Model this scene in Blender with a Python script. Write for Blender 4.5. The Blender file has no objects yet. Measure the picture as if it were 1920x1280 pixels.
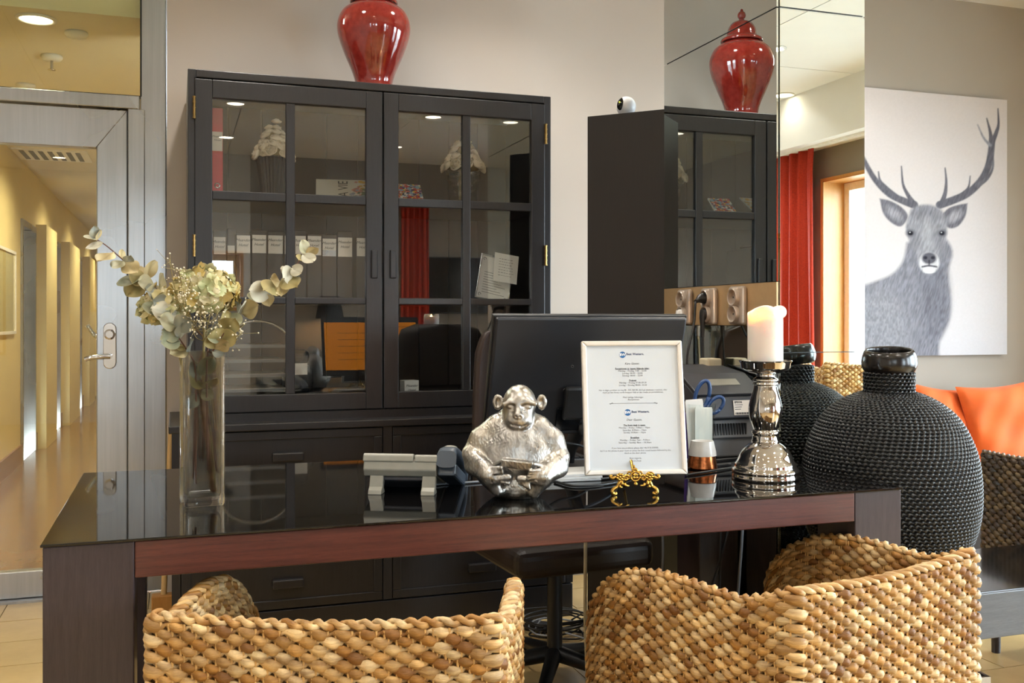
import bpy, math, random
import numpy as np
from mathutils import Vector, Matrix, Euler

random.seed(7)
RNG = np.random.default_rng(7)
PI = math.pi
SC = bpy.context.scene
COL = SC.collection

# ------------------------------------------------------------------ camera
CAMZ = 1.32
FPX = 1851.0
YAW = math.radians(18.8)
cd = bpy.data.cameras.new('camera')
cam = bpy.data.objects.new('camera', cd)
COL.objects.link(cam)
cam.location = (0, 0, CAMZ)
cam.rotation_euler = (PI / 2, 0, -YAW)
cd.sensor_width = 36.0
cd.lens = 36.0 * FPX / 1920.0
cd.shift_y = -40.0 / 1920.0
cd.clip_start = 0.05
cd.clip_end = 200
SC.camera = cam

# ------------------------------------------------------------------ world, exposure
W = bpy.data.worlds.new('world')
SC.world = W
W.use_nodes = True
bg = W.node_tree.nodes['Background']
bg.inputs[0].default_value = (0.76, 0.88, 1.0, 1)
bg.inputs[1].default_value = 18.0
SC.view_settings.view_transform = 'Standard'
SC.view_settings.look = 'None'
SC.view_settings.gamma = 1.0
SC.view_settings.use_curve_mapping = False
SC.view_settings.exposure = 0.70
cy = SC.cycles
cy.max_bounces = 10
cy.diffuse_bounces = 4
cy.glossy_bounces = 6
cy.transmission_bounces = 8
cy.transparent_max_bounces = 12
cy.caustics_refractive = False
cy.caustics_reflective = False
cy.sample_clamp_indirect = 5.0
cy.sample_clamp_direct = 0.0
cy.blur_glossy = 0.5
cy.use_denoising = True

WARM = (1.0, 0.95, 0.88)

def add_portal(loc, rot, sx, sy):
    l = bpy.data.lights.new('daylight_portal', 'AREA')
    l.shape = 'RECTANGLE'; l.size = sx; l.size_y = sy
    l.cycles.is_portal = True
    o = bpy.data.objects.new('daylight_portal', l)
    COL.objects.link(o); o.location = loc; o.rotation_euler = rot
    return o

XR = 5.3          # right wall
YF = -3.5         # wall behind the camera
XL = -2.6         # left wall
YB = 4.75         # wall behind the cabinet
YD = 5.12         # plane of the steel door
CEIL = 3.24
# right-wall windows (y0, y1, z0, z1)
WINS = [(-1.89, -0.45, 0.35, 2.52), (-0.1, 2.1, 0.35, 2.52), (2.6, 3.85, 0.35, 2.52)]
# window wall behind the camera: entrance glazing, one added to brighten the steel, two windows
FWINS = [(-0.02, 0.72, 1.45, 2.1), (-1.02, -0.62, 1.45, 2.1), (-2.5, -2.05, 0.9, 2.2), (3.95, 5.05, 0.35, 2.45)]
for (a, b, c, d) in WINS:
    add_portal((XR + 0.32, (a + b) / 2, (c + d) / 2), (0, PI / 2, 0), d - c, b - a)
for (a, b, c, d) in FWINS:
    add_portal(((a + b) / 2, YF - 0.32, (c + d) / 2), (PI / 2, 0, 0), b - a, d - c)

# lamps of the room: spots under each recessed downlight (fixtures are built below)
DOWN = [(x, y) for x in (-1.3, 0.5, 2.3, 4.0) for y in (-2.4, -0.7, 1.0, 2.6)] + [(4.9, -1.9), (3.4, 3.9), (1.45, 3.95), (0.3, 3.8)]  # last two added to brighten the wall behind the cabinet
CORR = [(-0.65, 5.34), (-0.645, 7.22), (-0.65, 9.1), (-0.65, 11.8), (-0.65, 14.5), (-0.65, 17.5)]
CORZ = 2.8
def add_spot(loc, power, col=WARM, size=2.4, blend=0.9, rad=0.06):
    l = bpy.data.lights.new('downlight_lamp', 'SPOT')
    l.energy = power; l.color = col; l.spot_size = size; l.spot_blend = blend; l.shadow_soft_size = rad
    o = bpy.data.objects.new('downlight_lamp', l); COL.objects.link(o); o.location = loc
    return o
for (x, y) in DOWN:
    add_spot((x, y, CEIL - 0.035), 42)
for (x, y) in CORR:
    add_spot((x, y, CORZ - 0.035), 75, (1.0, 0.90, 0.70), 2.7)

# ------------------------------------------------------------------ projection helpers (photo pixel -> point on a real plane)
FX, FY = math.sin(YAW), math.cos(YAW)
def ray(px, py):
    d = px - 960.0
    return (FX * FPX + FY * d, FY * FPX - FX * d, 600.0 - py)
def PY(px, py, Y):
    r = ray(px, py); s = Y / r[1]
    return Vector((r[0] * s, Y, CAMZ + r[2] * s))
def PX(px, py, X):
    r = ray(px, py); s = X / r[0]
    return Vector((X, r[1] * s, CAMZ + r[2] * s))
def PZ(px, py, Z):
    r = ray(px, py); s = (Z - CAMZ) / r[2]
    return Vector((r[0] * s, r[1] * s, Z))
def XY(px, Y):
    r = ray(px, 600); return r[0] / r[1] * Y
def project(x, y, z):
    zc = x * FX + y * FY
    xc = x * FY - y * FX
    return 960 + FPX * xc / zc, 600 - FPX * (z - CAMZ) / zc

# ------------------------------------------------------------------ materials
def lin(c):
    if isinstance(c, str):
        c = c.lstrip('#'); c = [int(c[i:i + 2], 16) / 255 for i in (0, 2, 4)]
        return tuple((v / 12.92 if v <= 0.04045 else ((v + 0.055) / 1.055) ** 2.4) for v in c) + (1,)
    return tuple(c) + (1,) if len(c) == 3 else tuple(c)

class NT:
    def __init__(self, name):
        self.m = bpy.data.materials.new(name); self.m.use_nodes = True
        self.t = self.m.node_tree; self.n = self.t.nodes
        self.b = self.n['Principled BSDF']; self.out = self.n['Material Output']
        self._co = None
    def node(self, kind, **kw):
        n = self.n.new(kind)
        for k, v in kw.items():
            if k in n.inputs.keys() if hasattr(n.inputs, 'keys') else False: n.inputs[k].default_value = v
            else: setattr(n, k, v)
        return n
    def link(self, a, b): self.t.links.new(a, b)
    def coord(self, scale=(1, 1, 1)):
        if self._co is None: self._co = self.n.new('ShaderNodeTexCoord')
        mp = self.n.new('ShaderNodeMapping'); mp.inputs['Scale'].default_value = scale
        self.link(self._co.outputs['Object'], mp.inputs['Vector'])
        return mp.outputs['Vector']
    def noise(self, scale, detail=4, vec=(1, 1, 1), rough=0.6, dist=0.0):
        n = self.n.new('ShaderNodeTexNoise'); n.inputs['Scale'].default_value = scale
        n.inputs['Detail'].default_value = detail; n.inputs['Roughness'].default_value = rough
        n.inputs['Distortion'].default_value = dist
        self.link(self.coord(vec), n.inputs['Vector'])
        return n.outputs['Fac']
    def ramp(self, fac, stops):
        r = self.n.new('ShaderNodeValToRGB'); e = r.color_ramp.elements
        while len(e) < len(stops): e.new(0.5)
        for i, (p, c) in enumerate(stops):
            e[i].position = p; e[i].color = lin(c)
        self.link(fac, r.inputs['Fac'])
        return r.outputs['Color']
    def mix(self, fac, a, b, blend='MIX'):
        m = self.n.new('ShaderNodeMix'); m.data_type = 'RGBA'; m.blend_type = blend
        for sock, v in ((m.inputs[0], fac), (m.inputs[6], a), (m.inputs[7], b)):
            if hasattr(v, 'is_linked'): self.link(v, sock)
            elif isinstance(v, (int, float)): sock.default_value = v
            else: sock.default_value = lin(v)
        return m.outputs[2]
    def bump(self, fac, strength=0.3, dist=0.005):
        b = self.n.new('ShaderNodeBump'); b.inputs['Strength'].default_value = strength
        b.inputs['Distance'].default_value = dist
        self.link(fac, b.inputs['Height']); self.link(b.outputs['Normal'], self.b.inputs['Normal'])
    def set(self, col=None, rough=None, metal=None, spec=None, **kw):
        b = self.b
        if col is not None:
            if hasattr(col, 'is_linked'): self.link(col, b.inputs['Base Color'])
            else: b.inputs['Base Color'].default_value = lin(col)
        if rough is not None:
            if hasattr(rough, 'is_linked'): self.link(rough, b.inputs['Roughness'])
            else: b.inputs['Roughness'].default_value = rough
        if metal is not None: b.inputs['Metallic'].default_value = metal
        if spec is not None: b.inputs['Specular IOR Level'].default_value = spec
        for k, v in kw.items():
            b.inputs[k.replace('_', ' ')].default_value = v
        return self.m

def plain(name, col, rough=0.5, metal=0.0, var=0.06, scale=30, bump=0.0, **kw):
    t = NT(name)
    c = lin(col)[:3]
    f = t.noise(scale, 3)
    lo = tuple(max(0, v * (1 - var)) for v in c); hi = tuple(min(1, v * (1 + var)) for v in c)
    r = t.ramp(f, [(0.3, lo), (0.7, hi)])
    if bump: t.bump(f, bump, 0.002)
    return t.set(r, rough, metal, **kw)

def woodmat(name, lo, hi, grain=(1, 14, 14), scale=9, rough=0.4, scratch=None, bump=0.12, spec=0.5):
    t = NT(name)
    f = t.noise(scale, 6, grain, 0.65, 0.3)
    f2 = t.noise(scale * 7, 4, grain, 0.7)
    c = t.ramp(f, [(0.28, lo), (0.72, hi)])
    c = t.mix(t.ramp(f2, [(0.42, (0.75, 0.75, 0.75)), (0.6, (1, 1, 1))]), (0, 0, 0), c, 'MULTIPLY') if False else t.mix(0.35, c, t.ramp(f2, [(0.35, lo), (0.65, hi)]))
    if scratch:
        s = t.noise(23, 5, (3, 3, 30), 0.8, 0.6)
        c = t.mix(t.ramp(s, [(0.70, (0, 0, 0)), (0.735, (0.8, 0.8, 0.8))]), c, scratch)
    t.bump(f2, bump, 0.002)
    return t.set(c, rough, spec=spec)

def vcol_mat(name, rough=0.6, mul=None, bump_scale=0, bump=0.3, vec=(1, 1, 1), spec=0.3, stain=0.0):
    t = NT(name)
    a = t.n.new('ShaderNodeVertexColor'); a.layer_name = 'Col'
    c = a.outputs['Color']
    if stain:
        f = t.noise(stain, 3, vec)
        c = t.mix(t.ramp(f, [(0.38, (0.55, 0.55, 0.55)), (0.6, (0, 0, 0))]), c, mul)
    if bump_scale:
        f = t.noise(bump_scale, 4, vec); t.bump(f, bump, 0.002)
    return t.set(c, rough, spec=spec)

def sheet_glass(name, tint, refl=0.06, rough=0.0):
    """thin pane: transmits straight through with a tint, reflects by Fresnel"""
    t = NT(name)
    tr = t.n.new('ShaderNodeBsdfTransparent'); tr.inputs[0].default_value = lin(tint)
    gl = t.n.new('ShaderNodeBsdfGlossy'); gl.inputs['Roughness'].default_value = rough
    fr = t.n.new('ShaderNodeFresnel'); ge = t.n.new('ShaderNodeNewGeometry')
    io = t.n.new('ShaderNodeMath'); io.operation = 'MULTIPLY_ADD'; io.inputs[1].default_value = 1 / 1.5 - 1.5; io.inputs[2].default_value = 1.5
    t.link(ge.outputs['Backfacing'], io.inputs[0]); t.link(io.outputs[0], fr.inputs[0])
    ad = t.n.new('ShaderNodeMath'); ad.operation = 'ADD'; ad.use_clamp = True; ad.inputs[1].default_value = refl
    t.link(fr.outputs[0], ad.inputs[0])
    mx = t.n.new('ShaderNodeMixShader')
    t.link(ad.outputs[0], mx.inputs[0]); t.link(tr.outputs[0], mx.inputs[1]); t.link(gl.outputs[0], mx.inputs[2])
    t.link(mx.outputs[0], t.out.inputs['Surface'])
    return t.m

def emis(name, col, strength):
    t = NT(name)
    return t.set(col, 0.5, Emission_Color=lin(col), Emission_Strength=strength)

M = {}
# ---- room
t = NT('wall_paint'); f = t.noise(1.3, 2); g = t.noise(160, 2, (1, 1, 0.25))
t.bump(g, 0.06, 0.002)
M['wall'] = t.set(t.ramp(f, [(0.3, '#b9aea3'), (0.7, '#bfb5ab')]), 0.75, spec=0.2)
t = NT('taupe_paint'); f = t.noise(1.1, 2)
M['wall_taupe'] = t.set(t.ramp(f, [(0.3, '#8a8175'), (0.7, '#928a7e')]), 0.75, spec=0.2)
M['wall_mid'] = plain('mid_taupe_wall', '#a0978b', 0.75, var=0.02, scale=1.2)  # darker tone than the left part of the back wall
M['wall_white'] = plain('off_white_bounce', '#cbc7c0', 0.75, var=0.02, scale=1.2)
M['ceiling'] = plain('ceiling_panel_white', '#e4e4e2', 0.8, var=0.015, scale=4)
M['gap'] = plain('panel_joint', '#6b6862', 0.9)  # grey slab showing in the joints between ceiling panels
t = NT('limestone_tile'); f = t.noise(5, 6, (1, 1, 1), 0.65); f2 = t.noise(1.2, 2)
c = t.ramp(f, [(0.3, '#b0915c'), (0.55, '#c0a26c'), (0.75, '#c9b07e')])
c = t.mix(0.3, c, t.ramp(f2, [(0.3, '#b08f58'), (0.7, '#cdb584')]))
M['tile'] = t.set(c, 0.32)
M['grout'] = plain('grout', '#84745a', 0.85)
t = NT('corridor_floor'); f = t.noise(2.5, 5)
M['corfloor'] = t.set(t.ramp(f, [(0.3, '#7d5f4a'), (0.7, '#8d6c54')]), 0.16)
M['yellow'] = plain('yellow_corridor_paint', '#dcc98f', 0.6, var=0.03, scale=2)
M['cor_ceil'] = plain('corridor_ceiling_paint', '#dcd3bb', 0.8, var=0.02, scale=2)
M['cor_base'] = plain('brown_skirting', '#8a5f45', 0.35)
t = NT('brushed_steel'); f = t.noise(60, 4, (1, 1, 0.03), 0.7); f2 = t.noise(1.6, 2)
t.bump(f, 0.05, 0.001)
M['steel'] = t.set(t.mix(0.5, t.ramp(f, [(0.3, '#9c9ea0'), (0.7, '#b4b5b7')]), t.ramp(f2, [(0.3, '#9e9fa1'), (0.7, '#bcbcbd')])), t.ramp(f2, [(0.3, (0.22,)*3), (0.7, (0.36,)*3)]), 1.0)
M['chrome'] = plain('polished_chrome', '#d8d8da', 0.08, 1.0, var=0.02)
M['mirror'] = plain('mirror_glass', (0.80, 0.86, 0.84), 0.0, 1.0, var=0.003)
M['mirror_edge'] = plain('mirror_edge_seal', '#15181a', 0.4)
M['door_glass'] = sheet_glass('door_glass', (0.93, 0.94, 0.88), 0.03)
M['transom_glass'] = sheet_glass('transom_glass', (0.93, 0.93, 0.82), 0.04)
M['win_glass'] = sheet_glass('window_glass', (0.97, 0.99, 0.98), 0.01)
M['cab_glass'] = sheet_glass('cabinet_glass', (0.97, 0.98, 0.97), 0.06)
M['frame_wood'] = woodmat('honey_window_wood', '#b9813f', '#cf9a58', (14, 14, 1), 5, 0.4)
M['white_frame'] = plain('white_window_frame', '#e9e6df', 0.4)
t = NT('red_curtain'); f = t.noise(90, 3)
t.bump(f, 0.15, 0.001)
M['curtain'] = t.set(t.ramp(f, [(0.3, '#9c2a1c'), (0.7, '#b8381f')]), 0.7, spec=0.2)
M['lamp_on'] = emis('downlight_glow', (1.0, 0.86, 0.62), 14)
M['white_plastic'] = plain('white_plastic', '#e6e6e6', 0.3)
# ---- furniture
M['desk_apron'] = woodmat('mahogany_rail', '#2f150f', '#613024', (1, 22, 30), 5, 0.28, '#a4614a')
M['desk_leg'] = woodmat('dark_mahogany_leg', '#231b1d', '#3c3033', (18, 18, 1), 6, 0.28, '#6d3f32')
t = NT('black_glass_top'); f = t.noise(420, 1); 
dust = t.ramp(f, [(0.735, (0, 0, 0)), (0.75, (1, 1, 1))])
M['black_glass'] = t.set(t.mix(dust, '#0a0909', '#4c4a48'), 0.03, spec=0.62)
M['cab'] = woodmat('charcoal_wood', '#151313', '#252223', (14, 14, 1.2), 8, 0.36)
M['cab_in'] = woodmat('cabinet_inside', '#1f1a18', '#2e2724', (14, 14, 1.2), 6, 0.5)
M['wenge'] = woodmat('wenge_veneer', '#0d0a09', '#1d1512', (40, 40, 1), 6, 0.38)
M['brass'] = plain('aged_brass', '#8f7446', 0.3, 1.0, var=0.2, scale=60)
M['champagne'] = plain('champagne_panel', '#bfa27a', 0.35, 0.5, var=0.04)
M['socket'] = plain('silver_grey_plastic', '#a79a8e', 0.3, 0.3)
M['socket_in'] = plain('socket_recess', '#7d746b', 0.4, 0.2)
M['black_plastic'] = plain('black_plastic', '#121214', 0.42)
M['black_rubber'] = plain('black_cable_rubber', '#101012', 0.45)
M['grey_cable'] = plain('grey_cable', '#8b8f96', 0.45)
M['white_cable'] = plain('cream_cable', '#cfc4a8', 0.5)
t = NT('monitor_back'); f = t.noise(50, 2, (0.2, 1, 8)); t.bump(f, 0.10, 0.001)
M['monitor'] = t.set('#15161b', 0.42)
t = NT('screen_orange'); f = t.noise(3, 2)
M['screen'] = t.set(t.ramp(f, [(0.3, '#c9781f'), (0.7, '#d8862a')]), 0.2, Emission_Color=lin('#d9801f'), Emission_Strength=0.8)
M['leather'] = plain('dark_brown_leather', '#2c211c', 0.42, bump=0.2, scale=180)
M['stone_grey'] = plain('silver_grey_phone', '#86847a', 0.35, 0.1)
M['blue_grey'] = plain('blue_grey_phone', '#434c57', 0.35)
M['dark_grey'] = plain('dark_grey_plastic', '#34353a', 0.45)
M['mid_grey'] = plain('mid_grey_plastic', '#67686b', 0.45)
M['paper'] = plain('white_paper', '#e4e3e0', 0.7, var=0.02)
M['sign_paper'] = plain('notice_paper', '#c9cfd6', 0.35, var=0.02, scale=6)
M['ink'] = plain('black_ink', '#26262a', 0.6)
M['ink_light'] = plain('grey_ink', '#55555a', 0.6)
M['blue_logo'] = plain('blue_logo', '#1d5f9c', 0.5, var=0.25, scale=40)
M['navy_ink'] = plain('navy_ink', '#14325f', 0.5)
M['white_ink'] = plain('white_ink', '#f0f2f4', 0.6)
M['frame_white'] = plain('pearl_white_frame', '#ddd6cd', 0.28, 0.15)
M['gold'] = plain('gilt_brass', '#c49a4a', 0.26, 1.0, var=0.25, scale=90)
M['silver'] = plain('polished_nickel', '#c9c5c0', 0.07, 1.0, var=0.03, scale=10)
t = NT('silver_leaf'); f = t.noise(55, 3, (1, 1, 0.5), 0.5); f2 = t.noise(9, 2)
g = t.noise(240, 3, (1, 1, 0.22), 0.6); t.bump(g, 0.35, 0.0015)
M['silver_leaf'] = t.set(t.mix(t.ramp(f2, [(0.45, (0, 0, 0)), (0.75, (0.35,)*3)]), t.ramp(f, [(0.3, '#8f8d8a'), (0.7, '#bcb9b5')]), '#bfa878'), t.ramp(f, [(0.3, (0.27,)*3), (0.7, (0.40,)*3)]), 1.0)  # gold-tinted patches in the colour stand for warm reflections
t = NT('candle_wax'); f = t.noise(8, 2)
M['wax'] = t.set(t.ramp(f, [(0.3, '#d8cdc4'), (0.7, '#e2d8cf')]), 0.45)
t.b.inputs['Subsurface Weight'].default_value = 0.6
t.b.inputs['Subsurface Radius'].default_value = (0.03, 0.016, 0.008)
t.b.inputs['Subsurface Scale'].default_value = 1.6
M['flame'] = emis('candle_flame', (1.0, 0.62, 0.22), 30)
t = NT('oxblood_glaze'); f = t.noise(5, 4); f2 = t.noise(40, 3)
M['red_glaze'] = t.set(t.mix(0.3, t.ramp(f, [(0.3, '#661008'), (0.7, '#8a241c')]), t.ramp(f2, [(0.3, '#5c0c06'), (0.7, '#96382f')])), 0.08, Coat_Weight=0.6, Coat_Roughness=0.04)
t = NT('clear_glass')
M['glass'] = t.set((0.985, 0.99, 0.965), 0.0, Transmission_Weight=1.0, IOR=1.47)
_tr = t.n.new('ShaderNodeBsdfTransparent'); _tr.inputs[0].default_value = (0.97, 0.975, 0.94, 1)
_mx = t.n.new('ShaderNodeMixShader'); _mx.inputs[0].default_value = 0.40
t.link(t.b.outputs[0], _mx.inputs[1]); t.link(_tr.outputs[0], _mx.inputs[2]); t.link(_mx.outputs[0], t.out.inputs['Surface'])
M['rattan_black'] = plain('black_woven_rattan', '#0a0b0d', 0.38, var=0.3, scale=25)
M['rattan_core'] = plain('black_rattan_core', '#08090a', 0.6)
M['lacquer'] = plain('black_lacquer', '#15110f', 0.22, var=0.2, scale=8)
M['straw'] = vcol_mat('water_hyacinth', 0.48, '#6b4420', 75, 0.7, (1, 1, 6), 0.35, 14)
M['straw_core'] = plain('straw_core', '#6e4c25', 0.85)
M['straw_stake'] = plain('straw_stake', '#c39a5e', 0.6, var=0.2)
M['dark_straw'] = vcol_mat('dark_water_hyacinth', 0.5, '#241408', 75, 0.7, (1, 1, 6), 0.35, 14)
M['dark_core'] = plain('dark_straw_core', '#1c110a', 0.85)
M['dark_stake'] = plain('dark_stake', '#5d4022', 0.6)
M['cushion'] = plain('orange_velvet', '#cc560a', 0.8, var=0.16, scale=6)
M['cushion'].node_tree.nodes['Principled BSDF'].inputs['Sheen Weight'].default_value = 0.15
M['seat_fabric'] = plain('beige_seat_cushion', '#a08a68', 0.9)
M['table_top'] = plain('black_gloss_table', '#0c0b0b', 0.10)
M['table_edge'] = woodmat('grey_black_table_edge', '#3c3f45', '#565a61', (1, 10, 14), 6, 0.35)
M['canvas_print'] = vcol_mat('canvas_print', 0.8, None, 700, 0.15, (1, 1, 1), 0.1)
M['canvas_side'] = plain('canvas_side', '#c9c5c2', 0.85)
M['leaf'] = vcol_mat('dried_leaf', 0.62, None, 120, 0.25, (1, 1, 1), 0.3)
M['petal'] = vcol_mat('dried_petal', 0.7, None, 150, 0.2, (1, 1, 1), 0.2)
M['stem'] = plain('brown_stem', '#6d4b30', 0.6, var=0.25, scale=60)
M['stem_red'] = plain('reddish_stem', '#5d3a2c', 0.6, var=0.25, scale=60)
M['stem_green'] = plain('straw_stem', '#8a7a48', 0.6, var=0.2)
M['bud'] = plain('cream_bud', '#d6c9ae', 0.7)
M['rose'] = plain('cream_paper_rose', '#f2e6d0', 0.75, var=0.12, scale=40)
M['red_binder'] = plain('red_binder', '#c8283a', 0.4)
M['brown_binder'] = plain('dark_brown_binder', '#2a2120', 0.45)
M['steel_blue'] = plain('blue_scissor_plastic', '#1c3f70', 0.35)
M['purple'] = plain('purple_pen', '#4a2a8a', 0.35)
M['copper'] = plain('copper_flake', '#a8623a', 0.25, 1.0, var=0.45, scale=90)
M['ceramic'] = plain('white_ceramic', '#e9e6e2', 0.25)
M['lampshade'] = plain('black_lampshade', '#121214', 0.7)
M['tv'] = plain('tv_screen', '#0a0b0e', 0.12)
M['broom_wood'] = woodmat('pale_wood', '#c0995f', '#d6b47c', (14, 14, 1), 6, 0.5)
M['broom_dark'] = woodmat('orange_wood', '#a9702c', '#c48a44', (14, 14, 1), 6, 0.5)
M['mag_cover'] = vcol_mat('magazine_cover', 0.35, None)
M['label'] = plain('label_paper', '#ddd5cb', 0.45, var=0.03)

# ------------------------------------------------------------------ mesh builder
class MB:
    def __init__(self):
        self.v = []; self.f = []; self.n = 0; self.c = []
    def add(self, verts, faces, col=None):
        verts = np.asarray(verts, dtype=float).reshape(-1, 3)
        k = self.n
        self.v.append(verts); self.n += len(verts)
        self.f += [tuple(i + k for i in f) for f in faces]
        if col is None: col = (1, 1, 1)
        col = np.asarray(col, dtype=float)
        if col.ndim == 1: col = np.tile(col, (len(verts), 1))
        self.c.append(col)
        return self
    def box(self, c, s, rot=None, col=None):
        x, y, z = (v / 2 for v in s)
        v = np.array([(-x, -y, -z), (x, -y, -z), (x, y, -z), (-x, y, -z), (-x, -y, z), (x, -y, z), (x, y, z), (-x, y, z)])
        if rot is not None:
            R = np.array(Euler(rot).to_matrix()); v = v @ R.T
        return self.add(v + np.array(c), [(0, 3, 2, 1), (4, 5, 6, 7), (0, 1, 5, 4), (1, 2, 6, 5), (2, 3, 7, 6), (3, 0, 4, 7)], col)
    def bb(self, x0, x1, y0, y1, z0, z1, col=None):
        return self.box(((x0 + x1) / 2, (y0 + y1) / 2, (z0 + z1) / 2), (abs(x1 - x0), abs(y1 - y0), abs(z1 - z0)), None, col)
    def tube(self, pts, r, n=8, cap=True, col=None, flat=1.0):
        P = np.asarray(pts, dtype=float); m = len(P)
        r = np.asarray(r, dtype=float).ravel()
        r = np.interp(np.linspace(0, 1, m), np.linspace(0, 1, len(r)), r) if len(r) > 1 else np.full(m, r[0])
        T = np.gradient(P, axis=0); T /= np.linalg.norm(T, axis=1)[:, None] + 1e-12
        up = np.array([0, 0, 1.0])
        if abs(T[0] @ up) > 0.9: up = np.array([1.0, 0, 0])
        A = np.cross(T[0], up); A /= np.linalg.norm(A)
        vs = []
        for i in range(m):
            A = A - (A @ T[i]) * T[i]; A /= np.linalg.norm(A) + 1e-12
            B = np.cross(T[i], A)
            a = np.linspace(0, 2 * PI, n, endpoint=False)
            vs.append(P[i] + r[i] * (np.cos(a)[:, None] * A + flat * np.sin(a)[:, None] * B))
        fs = []
        for i in range(m - 1):
            for j in range(n):
                fs.append((i * n + j, i * n + (j + 1) % n, (i + 1) * n + (j + 1) % n, (i + 1) * n + j))
        if cap:
            fs.append(tuple(range(n - 1, -1, -1))); fs.append(tuple((m - 1) * n + j for j in range(n)))
        return self.add(np.concatenate(vs), fs, col)
    def lathe(self, prof, c=(0, 0, 0), n=32, close_bottom=True, close_top=True, sx=1, sy=1, col=None):
        vs = []; a = np.linspace(0, 2 * PI, n, endpoint=False)
        for (r, z) in prof:
            vs.append(np.stack([np.cos(a) * r * sx + c[0], np.sin(a) * r * sy + c[1], np.full(n, z + c[2])], 1))
        m = len(prof); fs = []
        for i in range(m - 1):
            for j in range(n):
                fs.append((i * n + j, i * n + (j + 1) % n, (i + 1) * n + (j + 1) % n, (i + 1) * n + j))
        if close_bottom: fs.append(tuple(range(n - 1, -1, -1)))
        if close_top: fs.append(tuple((m - 1) * n + j for j in range(n)))
        return self.add(np.concatenate(vs), fs, col)
    def ball(self, c, r, n=10, m=6, col=None):
        r = np.broadcast_to(np.asarray(r, float), (3,))
        prof = [(max(1e-4, math.sin(PI * i / m)), -math.cos(PI * i / m)) for i in range(m + 1)]
        k = MB().lathe(prof, n=n)
        return self.add(k.v[0] * r + np.array(c), k.f, col)
    def grid(self, P, col=None, wrap=False):
        """P: (m, n, 3) array of points"""
        m, n = P.shape[:2]
        idx = np.arange(m * n).reshape(m, n)
        fs = [(idx[i, j], idx[i, (j + 1) % n], idx[i + 1, (j + 1) % n], idx[i + 1, j]) for i in range(m - 1) for j in range(n if wrap else n - 1)]
        return self.add(P.reshape(-1, 3), fs, col)
    def prism(self, poly, z0, z1, plane='xy', col=None):
        n = len(poly); P = []
        for z in (z0, z1):
            for (a, b) in poly:
                P.append({'xy': (a, b, z), 'xz': (a, z, b), 'yz': (z, a, b)}[plane])
        fs = [(i, (i + 1) % n, n + (i + 1) % n, n + i) for i in range(n)] + [tuple(range(n - 1, -1, -1)), tuple(range(n, 2 * n))]
        if plane == 'xz': fs = [f[::-1] for f in fs]
        return self.add(P, fs, col)
    def xform(self, mat):
        m = np.array(mat)
        self.v = [v @ m[:3, :3].T + m[:3, 3] for v in self.v]
        return self
    def shift(self, d):
        self.v = [v + np.array(d) for v in self.v]; return self
    def join(self, o):
        for v, c in zip(o.v, o.c): pass
        k = self.n
        self.v += o.v; self.c += o.c; self.n += o.n
        self.f += [tuple(i + k for i in f) for f in o.f]
        return self
    def mesh(self, name, mat, smooth=False, vcol=False):
        me = bpy.data.meshes.new(name)
        V = np.concatenate(self.v) if self.v else np.zeros((0, 3))
        me.vertices.add(len(V)); me.vertices.foreach_set('co', V.astype(np.float32).ravel())
        lens = np.fromiter((len(f) for f in self.f), dtype=np.int32, count=len(self.f))
        loops = np.fromiter((i for f in self.f for i in f), dtype=np.int32, count=int(lens.sum()))
        me.loops.add(len(loops)); me.loops.foreach_set('vertex_index', loops)
        me.polygons.add(len(lens))
        st = np.zeros(len(lens), dtype=np.int32); st[1:] = np.cumsum(lens)[:-1]
        me.polygons.foreach_set('loop_start', st)
        me.polygons.foreach_set('use_smooth', np.full(len(lens), bool(smooth)))
        me.update(calc_edges=True); me.validate()
        if vcol:
            Cc = np.concatenate(self.c)
            Cc = np.concatenate([Cc, np.ones((len(Cc), 1))], 1)
            at = me.color_attributes.new('Col', 'FLOAT_COLOR', 'POINT')
            at.data.foreach_set('color', Cc.astype(np.float32).ravel())
        me.materials.append(M[mat] if isinstance(mat, str) else mat)
        return me

def obj(name, mb, mat, parent=None, bevel=0, smooth=False, vcol=False, seg=2, sharp=None):
    me = mb if isinstance(mb, bpy.types.Mesh) else mb.mesh(name, mat, smooth, vcol)
    o = bpy.data.objects.new(name, me); COL.objects.link(o)
    if parent is not None: o.parent = parent
    if bevel:
        b = o.modifiers.new('bevel', 'BEVEL'); b.width = bevel; b.segments = seg; b.limit_method = 'ANGLE'; b.angle_limit = math.radians(40)
    if sharp is not None and not isinstance(mb, bpy.types.Mesh):
        me.set_sharp_from_angle(angle=math.radians(sharp))
    return o

def tag(o, label, cat, group=None):
    o['label'] = label; o['category'] = cat
    if group: o['group'] = group
    return o

def thing(name, label, cat, loc=(0, 0, 0), rotz=0.0, group=None, rot=None):
    o = bpy.data.objects.new(name, None); COL.objects.link(o)
    o.empty_display_size = 0.05
    o.location = loc; o.rotation_euler = rot if rot is not None else (0, 0, rotz)
    return tag(o, label, cat, group)

def struct(name, mb=None, mat=None, parent=None, **kw):
    if mb is None:
        o = bpy.data.objects.new(name, None); COL.objects.link(o)
    else:
        o = obj(name, mb, mat, parent, **kw)
    if parent is None: o['kind'] = 'structure'
    return o

def stuff(o):
    o['kind'] = 'stuff'; return o

def dup(root, loc, rotz=None, label=None):
    r = root.copy(); COL.objects.link(r); r.location = loc
    if rotz is not None: r.rotation_euler = (0, 0, rotz)
    if label: r['label'] = label
    for ch in list(root.children):
        c = ch.copy(); COL.objects.link(c); c.parent = r
        for g in ch.children:
            d = g.copy(); COL.objects.link(d); d.parent = c
    return r

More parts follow.
